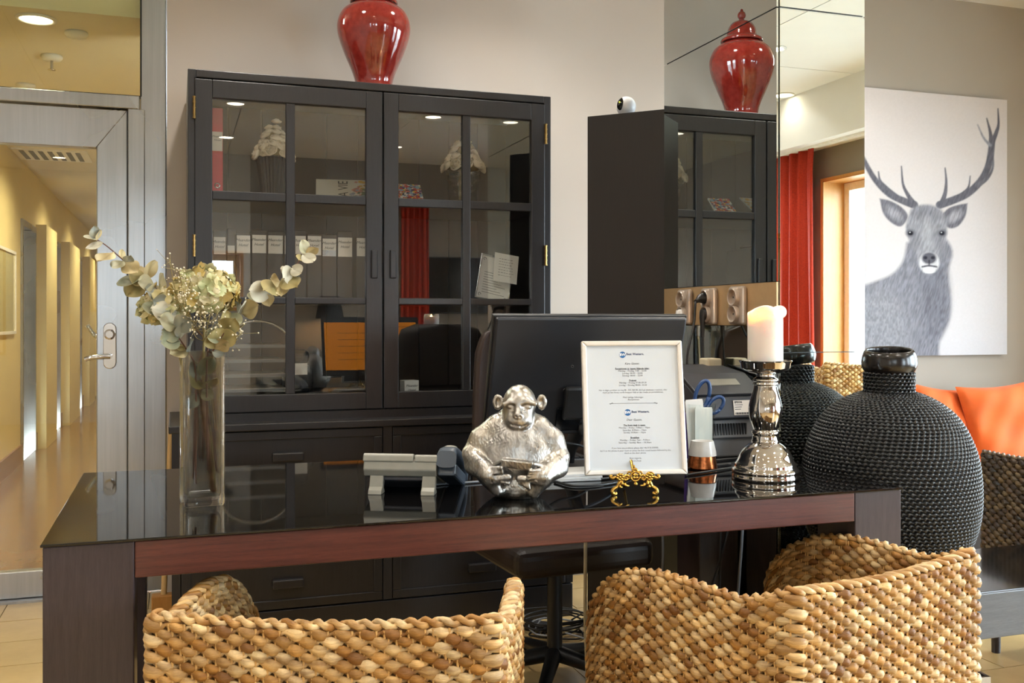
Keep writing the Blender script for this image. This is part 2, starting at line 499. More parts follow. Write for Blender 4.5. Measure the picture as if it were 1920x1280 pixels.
def smoothpath(pts, n=40):
    """Catmull-Rom through points"""
    P = np.asarray(pts, float)
    P = np.vstack([2 * P[0] - P[1], P, 2 * P[-1] - P[-2]])
    out = []; segs = len(P) - 3; k = max(2, n // segs)
    for i in range(segs):
        p0, p1, p2, p3 = P[i:i + 4]
        t = np.linspace(0, 1, k, endpoint=(i == segs - 1))[:, None]
        out.append(0.5 * ((2 * p1) + (-p0 + p2) * t + (2 * p0 - 5 * p1 + 4 * p2 - p3) * t ** 2 + (-p0 + 3 * p1 - 3 * p2 + p3) * t ** 3))
    return np.concatenate(out)

# ------------------------------------------------------------------ text (flat print): glyph outlines filled, in a local x-z plane facing -y
TXT = {}
def text_mb(s, size, align='CENTER', shear=0.0, bold=0.0, res=2):
    cu = bpy.data.curves.new('print', 'FONT'); cu.body = s; cu.size = size; cu.align_x = align; cu.align_y = 'CENTER'
    cu.shear = shear; cu.offset = bold; cu.resolution_u = res
    o = bpy.data.objects.new('print', cu)
    me = o.to_mesh()
    v = np.zeros(len(me.vertices) * 3, dtype=np.float32); me.vertices.foreach_get('co', v); v = v.reshape(-1, 3)
    fs = [tuple(p.vertices) for p in me.polygons]
    o.to_mesh_clear(); bpy.data.objects.remove(o); bpy.data.curves.remove(cu)
    mb = MB()
    P = np.stack([v[:, 0], np.zeros(len(v)), v[:, 1]], 1)
    # x right, z up, face normal -y
    mb.add(P, fs)
    return mb

# ------------------------------------------------------------------ ROOM
T = 0.12
# floor: slab of grout with limestone tiles laid one by one over the part in view
fl = struct('floor', MB().bb(XL, XR, YF, YD, -0.2, -0.006), 'grout')
TW, TD = 0.62, 0.31
tile_meshes = {}
def tile_mesh(w, d):
    k = (round(w, 3), round(d, 3))
    if k not in tile_meshes:
        tile_meshes[k] = MB().bb(-w / 2, w / 2, -d / 2, d / 2, -0.006, 0.0).mesh('tile', 'tile')
    return tile_meshes[k]
cnt = 0
far = MB()
row = 0
y = YD - TD / 2
while y > YF:
    x = XL + (0.31 if row % 2 else 0.0) + TW / 2 - 0.62
    while x < XR + 0.3:
        x0, x1 = max(XL, x - TW / 2 + 0.0025), min(XR, x + TW / 2 - 0.0025)
        if x1 - x0 > 0.05:
            near = -1.5 < x < 3.6 and 1.6 < y < YD
            if near and cnt < 290:
                o = obj('tile', tile_mesh(x1 - x0, TD - 0.005), 'tile', fl); o.location = ((x0 + x1) / 2, y, RNG.uniform(-0.0006, 0)); cnt += 1
            else:
                far.bb(x0, x1, y - TD / 2 + 0.0025, y + TD / 2 - 0.0025, -0.006, 0)
        x += TW
    y -= TD; row += 1
stuff(obj('distant_tiles', far, 'tile', fl))

# ceiling with large panels
ce = struct('ceiling', MB().bb(XL, XR, YF, YD, CEIL + 0.012, CEIL + 0.2), 'gap')
PW, PD = 1.58, 1.2
pm = MB().bb(-PW / 2 + 0.004, PW / 2 - 0.004, -PD / 2 + 0.004, PD / 2 - 0.004, 0, 0.012).mesh('ceiling_panel', 'ceiling')
nx = int((XR - XL) / PW); 
for i in range(5):
    for j in range(8):
        x0, x1 = XL + i * PW, min(XR, XL + (i + 1) * PW); y0, y1 = YF + j * PD, min(YD, YF + (j + 1) * PD)
        if x1 - x0 < 0.05 or y1 - y0 < 0.05: continue
        if x1 - x0 > PW - 0.01 and y1 - y0 > PD - 0.01:
            o = obj('ceiling_panel', pm, None, ce); o.location = ((x0 + x1) / 2, (y0 + y1) / 2, CEIL)
        else:
            obj('ceiling_panel', MB().bb(x0 + 0.004, x1 - 0.004, y0 + 0.004, y1 - 0.004, CEIL, CEIL + 0.012), 'ceiling', ce)
# dropped bulkhead along the window wall
struct('trim_bulkhead', MB().bb(XR - 0.30, XR, YF, YB, 2.80, CEIL), 'ceiling')

WX0 = XY(313, YB)      # left end of the wall behind the cabinet
struct('wall_back', MB().bb(WX0, 3.0, YB, YB + 0.12, 0, CEIL + 0.15), 'wall')
struct('wall_back_right', MB().bb(3.0, XR + T, YB, YB + 0.12, 0, CEIL + 0.15), 'wall_mid')
struct('wall_recess', MB().bb(WX0, WX0 + 0.12, YB + 0.12, YD + 0.3, 0, CEIL + 0.15), 'wall')
struct('wall_left', MB().bb(XL - T, XL, YF, YD + 0.2, 0, CEIL + 0.15), 'wall')

def wall_with_openings(name, axis, pos, thick, lo, hi, openings, z1, mat):
    """wall along axis ('x' or 'y') with rectangular openings (a, b, z0, z1)"""
    mb = MB(); cuts = sorted(openings); cur = lo
    def seg(a, b, c, d):
        if b - a < 1e-4 or d - c < 1e-4: return
        if axis == 'y': mb.bb(pos, pos + thick, a, b, c, d)
        else: mb.bb(a, b, pos, pos + thick, c, d)
    for (a, b, c, d) in cuts:
        seg(cur, a, 0, z1); seg(a, b, 0, c); seg(a, b, d, z1); cur = b
    seg(cur, hi, 0, z1)
    return struct(name, mb, mat)
wall_with_openings('wall_right', 'y', XR, 0.27, YF, YB, WINS, CEIL + 0.15, 'wall_taupe')
wall_with_openings('wall_front_left', 'x', YF - 0.27, 0.27, XL - T, FWINS[0][1] + 0.1, FWINS[:3], CEIL + 0.15, 'wall_white')  # off-white chosen here to brighten the reflection in the steel frame
wall_with_openings('wall_front', 'x', YF - 0.27, 0.27, FWINS[0][1] + 0.1, XR + 0.27, FWINS[3:], CEIL + 0.15, 'wall_taupe')

def window(name, axis, pos, a, b, c, d, mull):
    w = struct(name)
    fw = 0.07
    def bx(mb, u0, u1, z0, z1, p0, p1):
        if axis == 'y': mb.bb(p0, p1, u0, u1, z0, z1)
        else: mb.bb(u0, u1, p0, p1, z0, z1)
    s = 1 if axis == 'y' else -1
    p0, p1 = pos + s * 0.20, pos + s * 0.26
    # wooden lining of the opening
    mb = MB()
    q0, q1 = pos - s * 0.012, pos + s * 0.27
    bx(mb, a, a + 0.012, c, d, min(q0, q1), max(q0, q1)); bx(mb, b - 0.012, b, c, d, min(q0, q1), max(q0, q1))
    bx(mb, a, b, d - 0.012, d, min(q0, q1), max(q0, q1)); bx(mb, a, b, c, c + 0.012, min(q0, q1), max(q0, q1))
    obj('window_lining', mb, 'frame_wood', w)
    mb = MB(); q0, q1 = pos - s * 0.018, pos + s * 0.004
    for (u0, u1, e0, e1) in ((a - 0.02, a, c - 0.02, d + 0.02), (b, b + 0.02, c - 0.02, d + 0.02), (a, b, d, d + 0.02), (a, b, c - 0.02, c)): bx(mb, u0, u1, e0, e1, min(q0, q1), max(q0, q1))
    obj('window_casing', mb, 'frame_wood', w)
    mb = MB()
    a, b, c, d = a + 0.012, b - 0.012, c + 0.012, d - 0.012
    bx(mb, a, a + fw, c, d, min(p0, p1), max(p0, p1)); bx(mb, b - fw, b, c, d, min(p0, p1), max(p0, p1))
    bx(mb, a + fw, b - fw, d - fw, d, min(p0, p1), max(p0, p1)); bx(mb, a + fw, b - fw, c, c + fw, min(p0, p1), max(p0, p1))
    obj('window_frame', mb, 'white_frame', w, bevel=0.006)
    us = [a + fw + (b - a - 2 * fw) * k / mull for k in range(mull + 1)]
    for k in range(1, mull):
        m2 = MB(); bx(m2, us[k] - 0.03, us[k] + 0.03, c + fw, d - fw, min(p0, p1), max(p0, p1)); obj('mullion', m2, 'white_frame', w)
    pm_ = pos + s * 0.235
    for k in range(mull):
        m2 = MB(); bx(m2, us[k] + (0.03 if k else 0), us[k + 1] - (0.03 if k < mull - 1 else 0), c + fw, d - fw, pm_ - 0.003, pm_ + 0.003)
        obj('pane', m2, 'win_glass', w)
    return w
for i, (a, b, c, d) in enumerate(WINS): window('window_%d' % (i + 1), 'y', XR, a, b, c, d, 1)
for i, w_ in enumerate(FWINS): window('window_%d' % (i + 4), 'x', YF, *w_, 1)

# street outside (seen only through the glazing)
struct('ground_street', MB().bb(-14, 16, -16, YF - 0.28, -0.25, -0.02).bb(XR + 0.28, 16, YF, 9, -0.25, -0.02), plain('pale_paving', '#9a9a98', 0.9))

# baseboards
struct('baseboard_back', MB().bb(WX0, XR, YB - 0.015, YB, 0, 0.08), 'wall_taupe')
struct('baseboard_left', MB().bb(XL, XL + 0.015, YF, YD, 0, 0.08), 'wall_taupe')

# curtains
def curtain(name, label, axis, pos, a, b, z0, z1, folds, amp, loc_off=0):
    n = folds * 10; m = 14
    u = np.linspace(0, 1, n); v = np.linspace(0, 1, m)
    P = np.zeros((m, n, 3))
    for i, vv in enumerate(v):
        spread = 0.86 + 0.14 * vv ** 1.5 if vv > 0.03 else 0.9
        uu = a + (b - a) * (0.5 + (u - 0.5) * spread)
        w = amp * (np.sin(u * folds * 2 * PI + 0.6 * np.sin(3 * u + vv)) * (0.7 + 0.3 * vv) + 0.25 * np.sin(u * folds * 4.6 * PI + 2 * vv))
        z = z1 + (z0 - z1) * vv
        if axis == 'y': P[i, :, 0] = pos + w; P[i, :, 1] = uu
        else: P[i, :, 0] = uu; P[i, :, 1] = pos + w
        P[i, :, 2] = z
    o = obj(name, MB().grid(P), 'curtain', smooth=True)
    s = o.modifiers.new('thick', 'SOLIDIFY'); s.thickness = 0.006
    return tag(o, label, 'curtain')
curtain('curtain', 'rust red curtain hanging beside the window, mirrored in the column front', 'y', XR - 0.17, -2.66, -1.74, 0.03, 2.78, 6, 0.035)
curtain('curtain', 'rust red curtain on the wall behind the viewer, reflected in the cabinet', 'x', YF + 0.12, 2.55, 2.95, 0.03, 2.78, 5, 0.03)
struct('trim_curtain_rail', MB().bb(XR - 0.20, XR - 0.14, YF + 0.1, YB - 0.1, 2.78, 2.80), 'white_frame')

# recessed downlights
def downlight(x, y, z, label, group):
    t = thing('ceiling_downlight', label, 'light', (x, y, z), 0, group)
    obj('trim_ring', MB().lathe([(0.075, 0), (0.095, 0), (0.095, -0.008), (0.078, -0.010), (0.075, -0.004)], n=24, close_bottom=False, close_top=False), 'white_plastic', t, smooth=True)
    obj('diffuser', MB().lathe([(0.001, -0.003), (0.075, -0.003)], n=24, close_bottom=False, close_top=False), 'lamp_on', t)
    return t
for k, (x, y) in enumerate(DOWN):
    downlight(x, y, CEIL, 'round warm downlight recessed in the white lobby ceiling', 'lobby ceiling downlights')

# ------------------------------------------------------------------ steel door, transom and corridor
DX1 = XY(313, YD)
z_tb = PY(255, 205, YD).z                       # underside of frame head
x_tr = XY(270, YD); x_j = XY(240, YD); x_st = XY(180, YD)
z_tg0 = PY(255, 196, YD).z + 0.005
DL = -1.25                                       # hinge side of the door
dr = struct('door_1')
z_gt = PY(180, 276, YD).z; z_gb = PY(40, 1073, YD).z
# leaf: stiles and rails with mitred corner, kick plate, glass
st_w = x_j - x_st
obj('door_stile', MB().bb(x_st, x_j - 0.002, YD + 0.02, YD + 0.075, 0.012, z_tb - 0.004), 'steel', dr, bevel=0.006)
obj('door_stile', MB().bb(DL, DL + st_w, YD + 0.02, YD + 0.075, 0.012, z_tb - 0.004), 'steel', dr, bevel=0.006)
obj('door_rail', MB().prism([(DL + st_w, z_gt), (x_st, z_gt), (x_j - 0.002, z_tb - 0.004), (DL, z_tb - 0.004)], YD + 0.017, YD + 0.073, 'xz'), 'steel', dr, bevel=0.004)
obj('kick_plate', MB().bb(DL + st_w, x_st, YD + 0.02, YD + 0.075, 0.012, z_gb), 'steel', dr, bevel=0.005)
obj('glass_pane', MB().bb(DL + st_w, x_st, YD + 0.045, YD + 0.053, z_gb, z_gt), 'door_glass', dr)
# lock plate with cylinder and lever
lp = PY(206, 648, YD + 0.02)
h = 0.105
mb = MB(); pts = []
for a in np.linspace(0, PI, 9): pts.append((lp.x + 0.03 * math.cos(a), lp.z + h * 0.78 + 0.03 * math.sin(a)))
for a in np.linspace(PI, 2 * PI, 9): pts.append((lp.x + 0.03 * math.cos(a), lp.z - h * 0.78 + 0.03 * math.sin(a)))
pl = obj('lock_plate', mb.prism(pts, YD + 0.008, YD + 0.020, 'xz'), 'chrome', dr, bevel=0.004)
k = MB().lathe([(0.026, 0), (0.026, 0.01), (0.018, 0.014), (0.017, 0.022), (0.001, 0.022)], n=20).xform(Matrix.Translation((lp.x, YD + 0.008, lp.z + 0.055)) @ Matrix.Rotation(PI / 2, 4, 'X'))
obj('lock_cylinder', k, 'chrome', pl, smooth=True, sharp=40)
lv = MB().tube([(lp.x, YD + 0.01, lp.z - 0.05), (lp.x, YD - 0.045, lp.z - 0.05)], 0.011, 10)
lv.tube(smoothpath([(lp.x + 0.005, YD - 0.045, lp.z - 0.05), (lp.x - 0.04, YD - 0.05, lp.z - 0.05), (lp.x - 0.085, YD - 0.05, lp.z - 0.055), (lp.x - 0.105, YD - 0.047, lp.z - 0.062)], 14), [0.012] * 12 + [0.009] * 0 or 0.011, 10)
obj('lever_handle', lv, 'chrome', dr, smooth=True, sharp=50)
obj('pull_handle_back', MB().tube(smoothpath([(x_st + 0.03, YD + 0.08, lp.z + 0.04), (x_st - 0.01, YD + 0.13, lp.z + 0.045), (x_st - 0.05, YD + 0.13, lp.z + 0.10)], 12), 0.012, 10), 'chrome', dr, smooth=True)

fr = struct('trim_door_frame')
obj('frame_post', MB().bb(x_j, x_tr + 0.004, YD - 0.01, YD + 0.09, 0, z_tb), 'steel', fr, bevel=0.004)
obj('frame_post', MB().bb(x_tr - 0.02 + 0.004, DX1 + 0.012, YD + 0.0, YD + 0.11, 0, CEIL), 'steel', fr, bevel=0.004)
obj('frame_bead', MB().tube([(DX1 + 0.008, YD - 0.006, 0), (DX1 + 0.008, YD - 0.006, CEIL)], 0.016, 12), 'steel', fr, smooth=True)
obj('frame_post', MB().bb(DL - 0.16, DL - 0.002, YD - 0.01, YD + 0.11, 0, CEIL), 'steel', fr, bevel=0.004)
z_h1 = PY(100, 188, YD).z
obj('frame_head', MB().bb(DL - 0.002, x_tr - 0.02, YD - 0.01, YD + 0.09, z_tb, z_tg0 + 0.035), 'steel', fr, bevel=0.004)
obj('transom_glass', MB().bb(DL, x_tr - 0.01, YD + 0.035, YD + 0.043, z_tg0 + 0.03, CEIL), 'transom_glass', fr)
obj('frame_seal', MB().bb(x_tr - 0.018, x_tr - 0.010, YD - 0.004, YD + 0.05, z_tg0 + 0.035, CEIL), 'mirror_edge', fr)
obj('frame_seal', MB().bb(DL, x_tr - 0.018, YD - 0.004, YD + 0.05, z_tg0 + 0.033, z_tg0 + 0.038), 'mirror_edge', fr)
obj('threshold', MB().bb(DL, x_j, YD - 0.03, YD + 0.1, 0.0, 0.011), 'steel', fr)
struct('wall_recess_left', MB().bb(XL, DL - 0.16, YD, YD + 0.12, 0, CEIL + 0.15), 'wall')

# corridor beyond the door
CX0, CX1, CY0, CY1 = -1.36, 0.95, YD + 0.12, 22.0
struct('floor_corridor', MB().bb(CX0, CX1, YD + 0.1, CY1, -0.1, 0.0), 'corfloor')
struct('ceiling_corridor', MB().bb(CX0 - 0.2, CX1 + 0.2, YD + 0.05, CY1, CORZ, CORZ + 0.1), 'cor_ceil')
wc = struct('wall_corridor_right', MB().bb(CX1, CX1 + 0.1, CY0, CY1, 0, CORZ), 'yellow')
struct('wall_corridor_end', MB().bb(CX0, CX1, CY1, CY1 + 0.1, 0, CORZ), 'yellow')
mb = MB(); cur = CY0
doors = [(10.1, 11.05), (12.3, 13.3), (15.2, 16.2)]
for (a, b) in doors:
    mb.bb(CX0 - 0.16, CX0, cur, a, 0, CORZ); mb.bb(CX0 - 0.16, CX0, a, b, 2.26, CORZ); cur = b
mb.bb(CX0 - 0.16, CX0, cur, CY1, 0, CORZ)
struct('wall_corridor_left', mb, 'yellow')
for i, (a, b) in enumerate(doors):
    d = struct('door_%d' % (i + 2))
    obj('door_leaf', MB().bb(CX0 - 0.15, CX0 - 0.10, a + 0.06, b - 0.06, 0.01, 2.2), 'frame_wood' if i else 'steel', d)
    obj('door_frame', MB().bb(CX0 - 0.155, CX0 + 0.02, a, a + 0.06, 0, 2.26).bb(CX0 - 0.155, CX0 + 0.02, b - 0.06, b, 0, 2.26).bb(CX0 - 0.155, CX0 + 0.02, a + 0.06, b - 0.06, 2.2, 2.26), 'steel', d)
mb = MB(); cur = CY0
for (a, b) in doors + [(CY1, CY1)]:
    mb.bb(CX0, CX0 + 0.018, cur, a, 0, 0.17); cur = b
struct('baseboard_corridor_left', mb, 'cor_base')
# yellow pilasters between the doors
for k, (a, b) in enumerate([(11.15, 12.1), (13.5, 14.9), (16.5, 17.6), (18.6, 19.8)]):
    struct('trim_%d' % (k + 1), MB().bb(CX0, CX0 + 0.10, a, b, 0, 2.3), 'yellow')
t = thing('reflection_panel', 'pale framed panel on the yellow corridor wall, standing in for a window reflection', 'board', (CX0, 9.0, 1.2))  # pale panel put where a window reflects in the door glass
obj('panel_frame', MB().bb(0, 0.02, -0.72, 0.72, 0, 0.025).bb(0, 0.02, -0.72, 0.72, 0.70, 0.725).bb(0, 0.02, -0.72, -0.695, 0.025, 0.70).bb(0, 0.02, 0.695, 0.72, 0.025, 0.70), 'white_frame', t)
obj('panel_sheet', MB().bb(0.002, 0.010, -0.695, 0.695, 0.025, 0.70), plain('pale_panel', '#d9cf9d', 0.08), t)
for k, (x, y) in enumerate(CORR):
    downlight(x, y, CORZ, ['round bright downlight nearest the steel door in the corridor ceiling', 'second round downlight from the steel door in the corridor ceiling'][k] if k < 2 else 'round downlight further along the corridor ceiling', 'far corridor downlights' if k >= 2 else None)
def PZc(px, py): return PZ(px, py, CORZ)
for (px, py, lab) in ((143, 60, 'flat round white smoke detector nearest the downlight in the corridor ceiling'), (97, 104, 'white sprinkler rosette with a hanging nozzle in the corridor ceiling'), (48, 158, 'small white ceiling sensor above the corridor, left of the second downlight')):
    p = PZc(px, py)
    t = thing('smoke_detector' if py != 104 else 'ceiling_sprinkler', lab, 'detector', (p.x, p.y, CORZ))
    obj('cover', MB().lathe([(0.055, 0), (0.058, -0.012), (0.045, -0.028), (0.001, -0.030)], n=20), 'white_plastic', t, smooth=True)
    if py == 104: obj('nozzle', MB().lathe([(0.008, -0.028), (0.008, -0.075), (0.02, -0.078), (0.02, -0.082), (0.001, -0.083)], n=12), 'chrome', t, smooth=True)
p = PZc(100, 290)
t = thing('ceiling_vent', 'rectangular white vent with slots in the corridor ceiling', 'vent', (p.x, p.y, CORZ))
obj('vent_frame', MB().bb(-0.3, 0.3, -0.3, 0.3, -0.012, 0), 'white_plastic', t)
for k in range(7): obj('slot', MB().bb(-0.25 + k * 0.075, -0.21 + k * 0.075, -0.24, 0.24, -0.015, -0.0125), 'dark_grey', t)
# broom leaning beside the frame
t = thing('broom', 'pale wooden broom leaning between the steel door frame and the black cabinet', 'broom', (XY(307, 4.55), 4.55, 0))
a = PY(322, 788, 4.66) - Vector(t.location); b = Vector((0.0, 0.0, 0.12))
obj('handle', MB().tube([tuple(b), tuple(a)], 0.013, 10), 'broom_wood', t, smooth=True, sharp=50)
obj('brush_head', MB().bb(-0.05, 0.055, -0.03, 0.03, 0.05, 0.13), 'broom_dark', t, bevel=0.006)
obj('bristles', MB().bb(-0.045, 0.05, -0.025, 0.025, 0.0, 0.05), 'broom_wood', t)

# ------------------------------------------------------------------ mirror clad column
CXA, CXB, CYA, CYB = 1.785, 2.117, 2.66, 3.42
zs = PY(1456, 12, CYA).z; zo1 = PY(1456, 528, CYA).z; zo0 = PY(1456, 610.5, CYA).z; zf = PY(1540, 660, CYA).z
co = struct('column', MB().bb(CXA + 0.008, CXB - 0.008, CYA + 0.008, CYB - 0.008, 0, CEIL), 'mirror_edge')
g = 0.0022
def panel(x0, x1, y0, y1, z0, z1, m='mirror'):
    return obj('mirror_panel', MB().bb(x0, x1, y0, y1, z0, z1), m, co)
for (z0, z1) in ((zs + g, CEIL), (zo1 + g, zs - g), (0.0, zo0 - g)):
    panel(CXA, CXA + 0.007, CYA + 0.006, CYB, z0, z1)
for (z0, z1) in ((zs + g, CEIL), (zf + g * 0.6, zs - g), (0.0, zf - g * 0.6)):
    panel(CXA + 0.009, CXB - 0.009, CYA, CYA + 0.007, z0, z1)
for (z0, z1) in ((zs + g, CEIL), (zf + g, zs - g), (0.0, zf - g)):
    panel(CXB - 0.007, CXB, CYA + 0.006, CYB, z0, z1)
obj('outlet_panel', MB().bb(CXA, CXA + 0.007, CYA + 0.006, CYB, zo0, zo1), 'champagne', co)
co['label'] = 'square column clad in mirror panels with a champagne outlet strip'

# sockets
def wall_socket(py_, zc, label):
    t = thing('wall_socket', label, 'socket', (CXA, py_, zc), 0, 'double sockets on the column')
    H, Wd = 0.128, 0.088
    obj('socket_body', MB().bb(-0.022, 0, -Wd / 2, Wd / 2, -H / 2, H / 2), 'socket', t, bevel=0.008)
    obj('socket_tab', MB().bb(-0.0235, -0.0215, -0.016, 0.014, H / 2 - 0.014, H / 2 - 0.004), 'label', t)
    for dz in (0.028, -0.028):
        R = Matrix.Translation((-0.018, 0, dz)) @ Matrix.Rotation(-PI / 2, 4, 'Y')
        s = obj('socket_ring', MB().lathe([(0.031, 0), (0.030, 0.014), (0.027, 0.018), (0.024, 0.016), (0.022, 0.003), (0.001, 0.002)], n=24, close_bottom=False).xform(R), 'socket', t, smooth=True, sharp=35)
        k = MB()
        for yy in (-0.0095, 0.0095): k.add(*[(q.v[0], q.f) for q in [MB().lathe([(0.0035, 0.003), (0.0035, 0.0045), (0.0005, 0.0045)], n=8).xform(R @ Matrix.Translation((0, yy, 0)))]][0])
        obj('contact_hole', k, 'black_plastic', s)
    return t
ys = [3.235, 3.06, 2.875]
zc = (PY(1290, 577, ys[0]).z, PX(1338, 575, CXA).z, PX(1390, 573, CXA).z)
zc = [(zo0 + zo1) / 2 - 0.003] * 3
wall_socket(ys[0], zc[0], 'grey double socket farthest from the column edge, white plug in its lower half')
wall_socket(ys[1], zc[1], 'middle grey double socket with two black plugs on the column strip')
wall_socket(ys[2], zc[2], 'empty grey double socket nearest the column edge, above the candle')
DZ = 0.89     # desk top height
def plug_cable(name, label, y, z, up, path, cab, plugmat, r=0.0042):
    t = thing(name, label, 'cable', (CXA - 0.02, y, z), 0)
    if up:
        obj('plug', MB().tube(smoothpath([(-0.002, 0, 0), (-0.022, 0, 0), (-0.04, -0.008, -0.006), (-0.058, -0.022, -0.012)], 9), [0.019, 0.019, 0.019, 0.018, 0.015, 0.012, 0.0095, 0.008, 0.0065], 12), plugmat, t, smooth=True, sharp=60)
        start = (-0.058, -0.022, -0.012)
    else:
        obj('plug', MB().lathe([(0.019, 0), (0.019, 0.016), (0.012, 0.02), (0.001, 0.02)], n=14).xform(Matrix.Rotation(-PI / 2, 4, 'Y')).tube(smoothpath([(-0.012, 0, 0.012), (-0.018, -0.002, -0.012), (-0.02, -0.004, -0.05), (-0.02, -0.005, -0.08)], 8), [0.014, 0.014, 0.013, 0.012, 0.010, 0.008, 0.007, 0.006], 10), plugmat, t, smooth=True, sharp=60)
        start = (-0.02, -0.005, -0.08)
    P = smoothpath([start] + [tuple(np.array(q) - np.array(t.location)) for q in path], 40)
    obj('cord', MB().tube(P, r, 8), cab, t, smooth=True)
    return t
plug_cable('power_cable', 'black power cable arching from the upper plug of the middle socket', ys[1], zc[1] + 0.028, True,
           [(1.69, 3.02, 1.30), (1.655, 3.0, 1.20), (1.65, 3.0, 1.02), (1.655, 3.02, 0.90), (1.655, 3.06, 0.86)], 'black_rubber', 'black_plastic')
plug_cable('power_cable', 'black power cable hanging straight down from the lower plug of the middle socket', ys[1], zc[1] - 0.028, False,
           [(1.742, 3.04, 1.13), (1.735, 2.98, 1.0), (1.735, 2.99, 0.905)], 'black_rubber', 'black_plastic')
plug_cable('power_cable', 'cream cable with white plug in the socket farthest from the column edge', ys[0], zc[0] - 0.028, False,
           [(1.742, 3.22, 1.15), (1.735, 3.17, 1.02), (1.73, 3.17, 0.90), (1.72, 3.16, 0.87)], 'white_cable', 'white_plastic', 0.005)

# ------------------------------------------------------------------ black glass-door cabinet
CF = 4.17; CBK = YB - 0.02
cx0, cx1 = XY(352, CF), XY(1033, CF)
ztop = PY(352, 128, CF).z
zled = PY(420, 787, CF).z
LF = 4.09
lx0, lx1 = XY(322, LF), XY(1074, LF)
zl1 = 0.905
cab = thing('display_cabinet', 'tall charcoal cabinet with two glazed doors above wide drawers', 'cabinet', (0, 0, 0))
th = 0.032
obj('side_panel', MB().bb(cx0, cx0 + th, CF + 0.0, CBK, zl1, ztop), 'cab', cab, bevel=0.003)
obj('side_panel', MB().bb(cx1 - th, cx1, CF + 0.0, CBK, zl1, ztop), 'cab', cab, bevel=0.003)
obj('top_panel', MB().bb(cx0 + th, cx1 - th, CF, CBK, ztop - th, ztop), 'cab', cab, bevel=0.003)
nb = 10; bw = (cx1 - cx0 - 2 * th) / nb
for k in range(nb): obj('back_board', MB().bb(cx0 + th + k * bw + 0.0015, cx0 + th + (k + 1) * bw - 0.0015, CBK - 0.016, CBK, zl1, ztop - th), 'cab_in', cab)
# doors
dz1 = PY(365, 147, CF).z; dz0 = PY(420, 774, CF).z
xm = XY(718, CF)
rows = [(PY(400, 184, CF).z, PY(400, 357, CF).z), (PY(400, 374, CF).z, PY(400, 556, CF).z), (PY(400, 569, CF).z, PY(400, 742, CF).z)]
cols_l = [(XY(398, CF), XY(536, CF)), (XY(553, CF), XY(686, CF))]
cols_r = [(XY(747, CF), XY(867, CF)), (XY(882, CF), XY(996, CF))]
d0, d1 = CF - 0.006, CF + 0.022
def cab_door(x0, x1, cols, pull_x, hinge_x):
    d = obj('cabinet_door', MB().bb(x0, cols[0][0], d0, d1, dz0, dz1).bb(cols[1][1], x1, d0, d1, dz0, dz1)
            .bb(cols[0][0], cols[1][1], d0, d1, rows[0][0], dz1).bb(cols[0][0], cols[1][1], d0, d1, dz0, rows[2][1]), 'cab', cab, bevel=0.003)
    obj('muntin', MB().bb(cols[0][1], cols[1][0], d0 + 0.002, d1, rows[2][1], rows[0][0]), 'cab', d, bevel=0.003)
    for r in (0, 1): 
        for c in cols: obj('muntin', MB().bb(c[0], c[1], d0 + 0.003, d1, rows[r + 1][0], rows[r][1]), 'cab', d, bevel=0.003)
    for r in rows:
        for c in cols: obj('pane', MB().bb(c[0], c[1], d0 + 0.016, d0 + 0.019, r[1], r[0]), 'cab_glass', d)
    zp1, zp0 = PY(pull_x, 469, CF).z, PY(pull_x, 522, CF).z
    xp = XY(pull_x, CF)
    obj('door_pull', MB().bb(xp - 0.013, xp + 0.013, d0 - 0.014, d0, zp0, zp1), 'cab', d, bevel=0.004)
    for (ya, yb) in hinge_x[1]:
        xh = XY(hinge_x[0], CF)
        h = MB().tube([(xh, d0 - 0.004, PY(hinge_x[0], yb, CF).z), (xh, d0 - 0.004, PY(hinge_x[0], ya, CF).z)], 0.006, 10)
        for q in np.linspace(PY(hinge_x[0], yb, CF).z, PY(hinge_x[0], ya, CF).z, 5): h.tube([(xh, d0 - 0.004, q - 0.002), (xh, d0 - 0.004, q + 0.002)], 0.0075, 10)
        obj('hinge', h, 'brass', d)
    return d
cab_door(XY(365, CF), xm - 0.003, cols_l, 701, (364, ((182, 222), (441, 480))))
cab_door(xm + 0.003, XY(1021, CF), cols_r, 736, (1022, ((234, 270), (461, 497))))
obj('front_stile', MB().bb(cx0 + th, XY(365, CF) - 0.001, CF, CF + 0.02, zl1, ztop - th), 'cab', cab)
obj('front_stile', MB().bb(XY(1021, CF) + 0.001, cx1 - th, CF, CF + 0.02, zl1, ztop - th), 'cab', cab)
sh_z = [(rows[0][1] + rows[1][0]) / 2, (rows[1][1] + rows[2][0]) / 2, rows[2][1] - 0.012]
SHY = CF + 0.03
for z in sh_z[:2]:
    obj('shelf', MB().bb(cx0 + th, cx1 - th, SHY, CBK - 0.016, z - 0.012, z + 0.006), 'cab_in', cab)
obj('shelf', MB().bb(cx0 + th, cx1 - th, SHY, CBK - 0.016, zl1, sh_z[2]), 'cab_in', cab)
obj('apron_rail', MB().bb(cx0 + th, cx1 - th, CF, CF + 0.028, zl1, dz0 - 0.004), 'cab', cab)
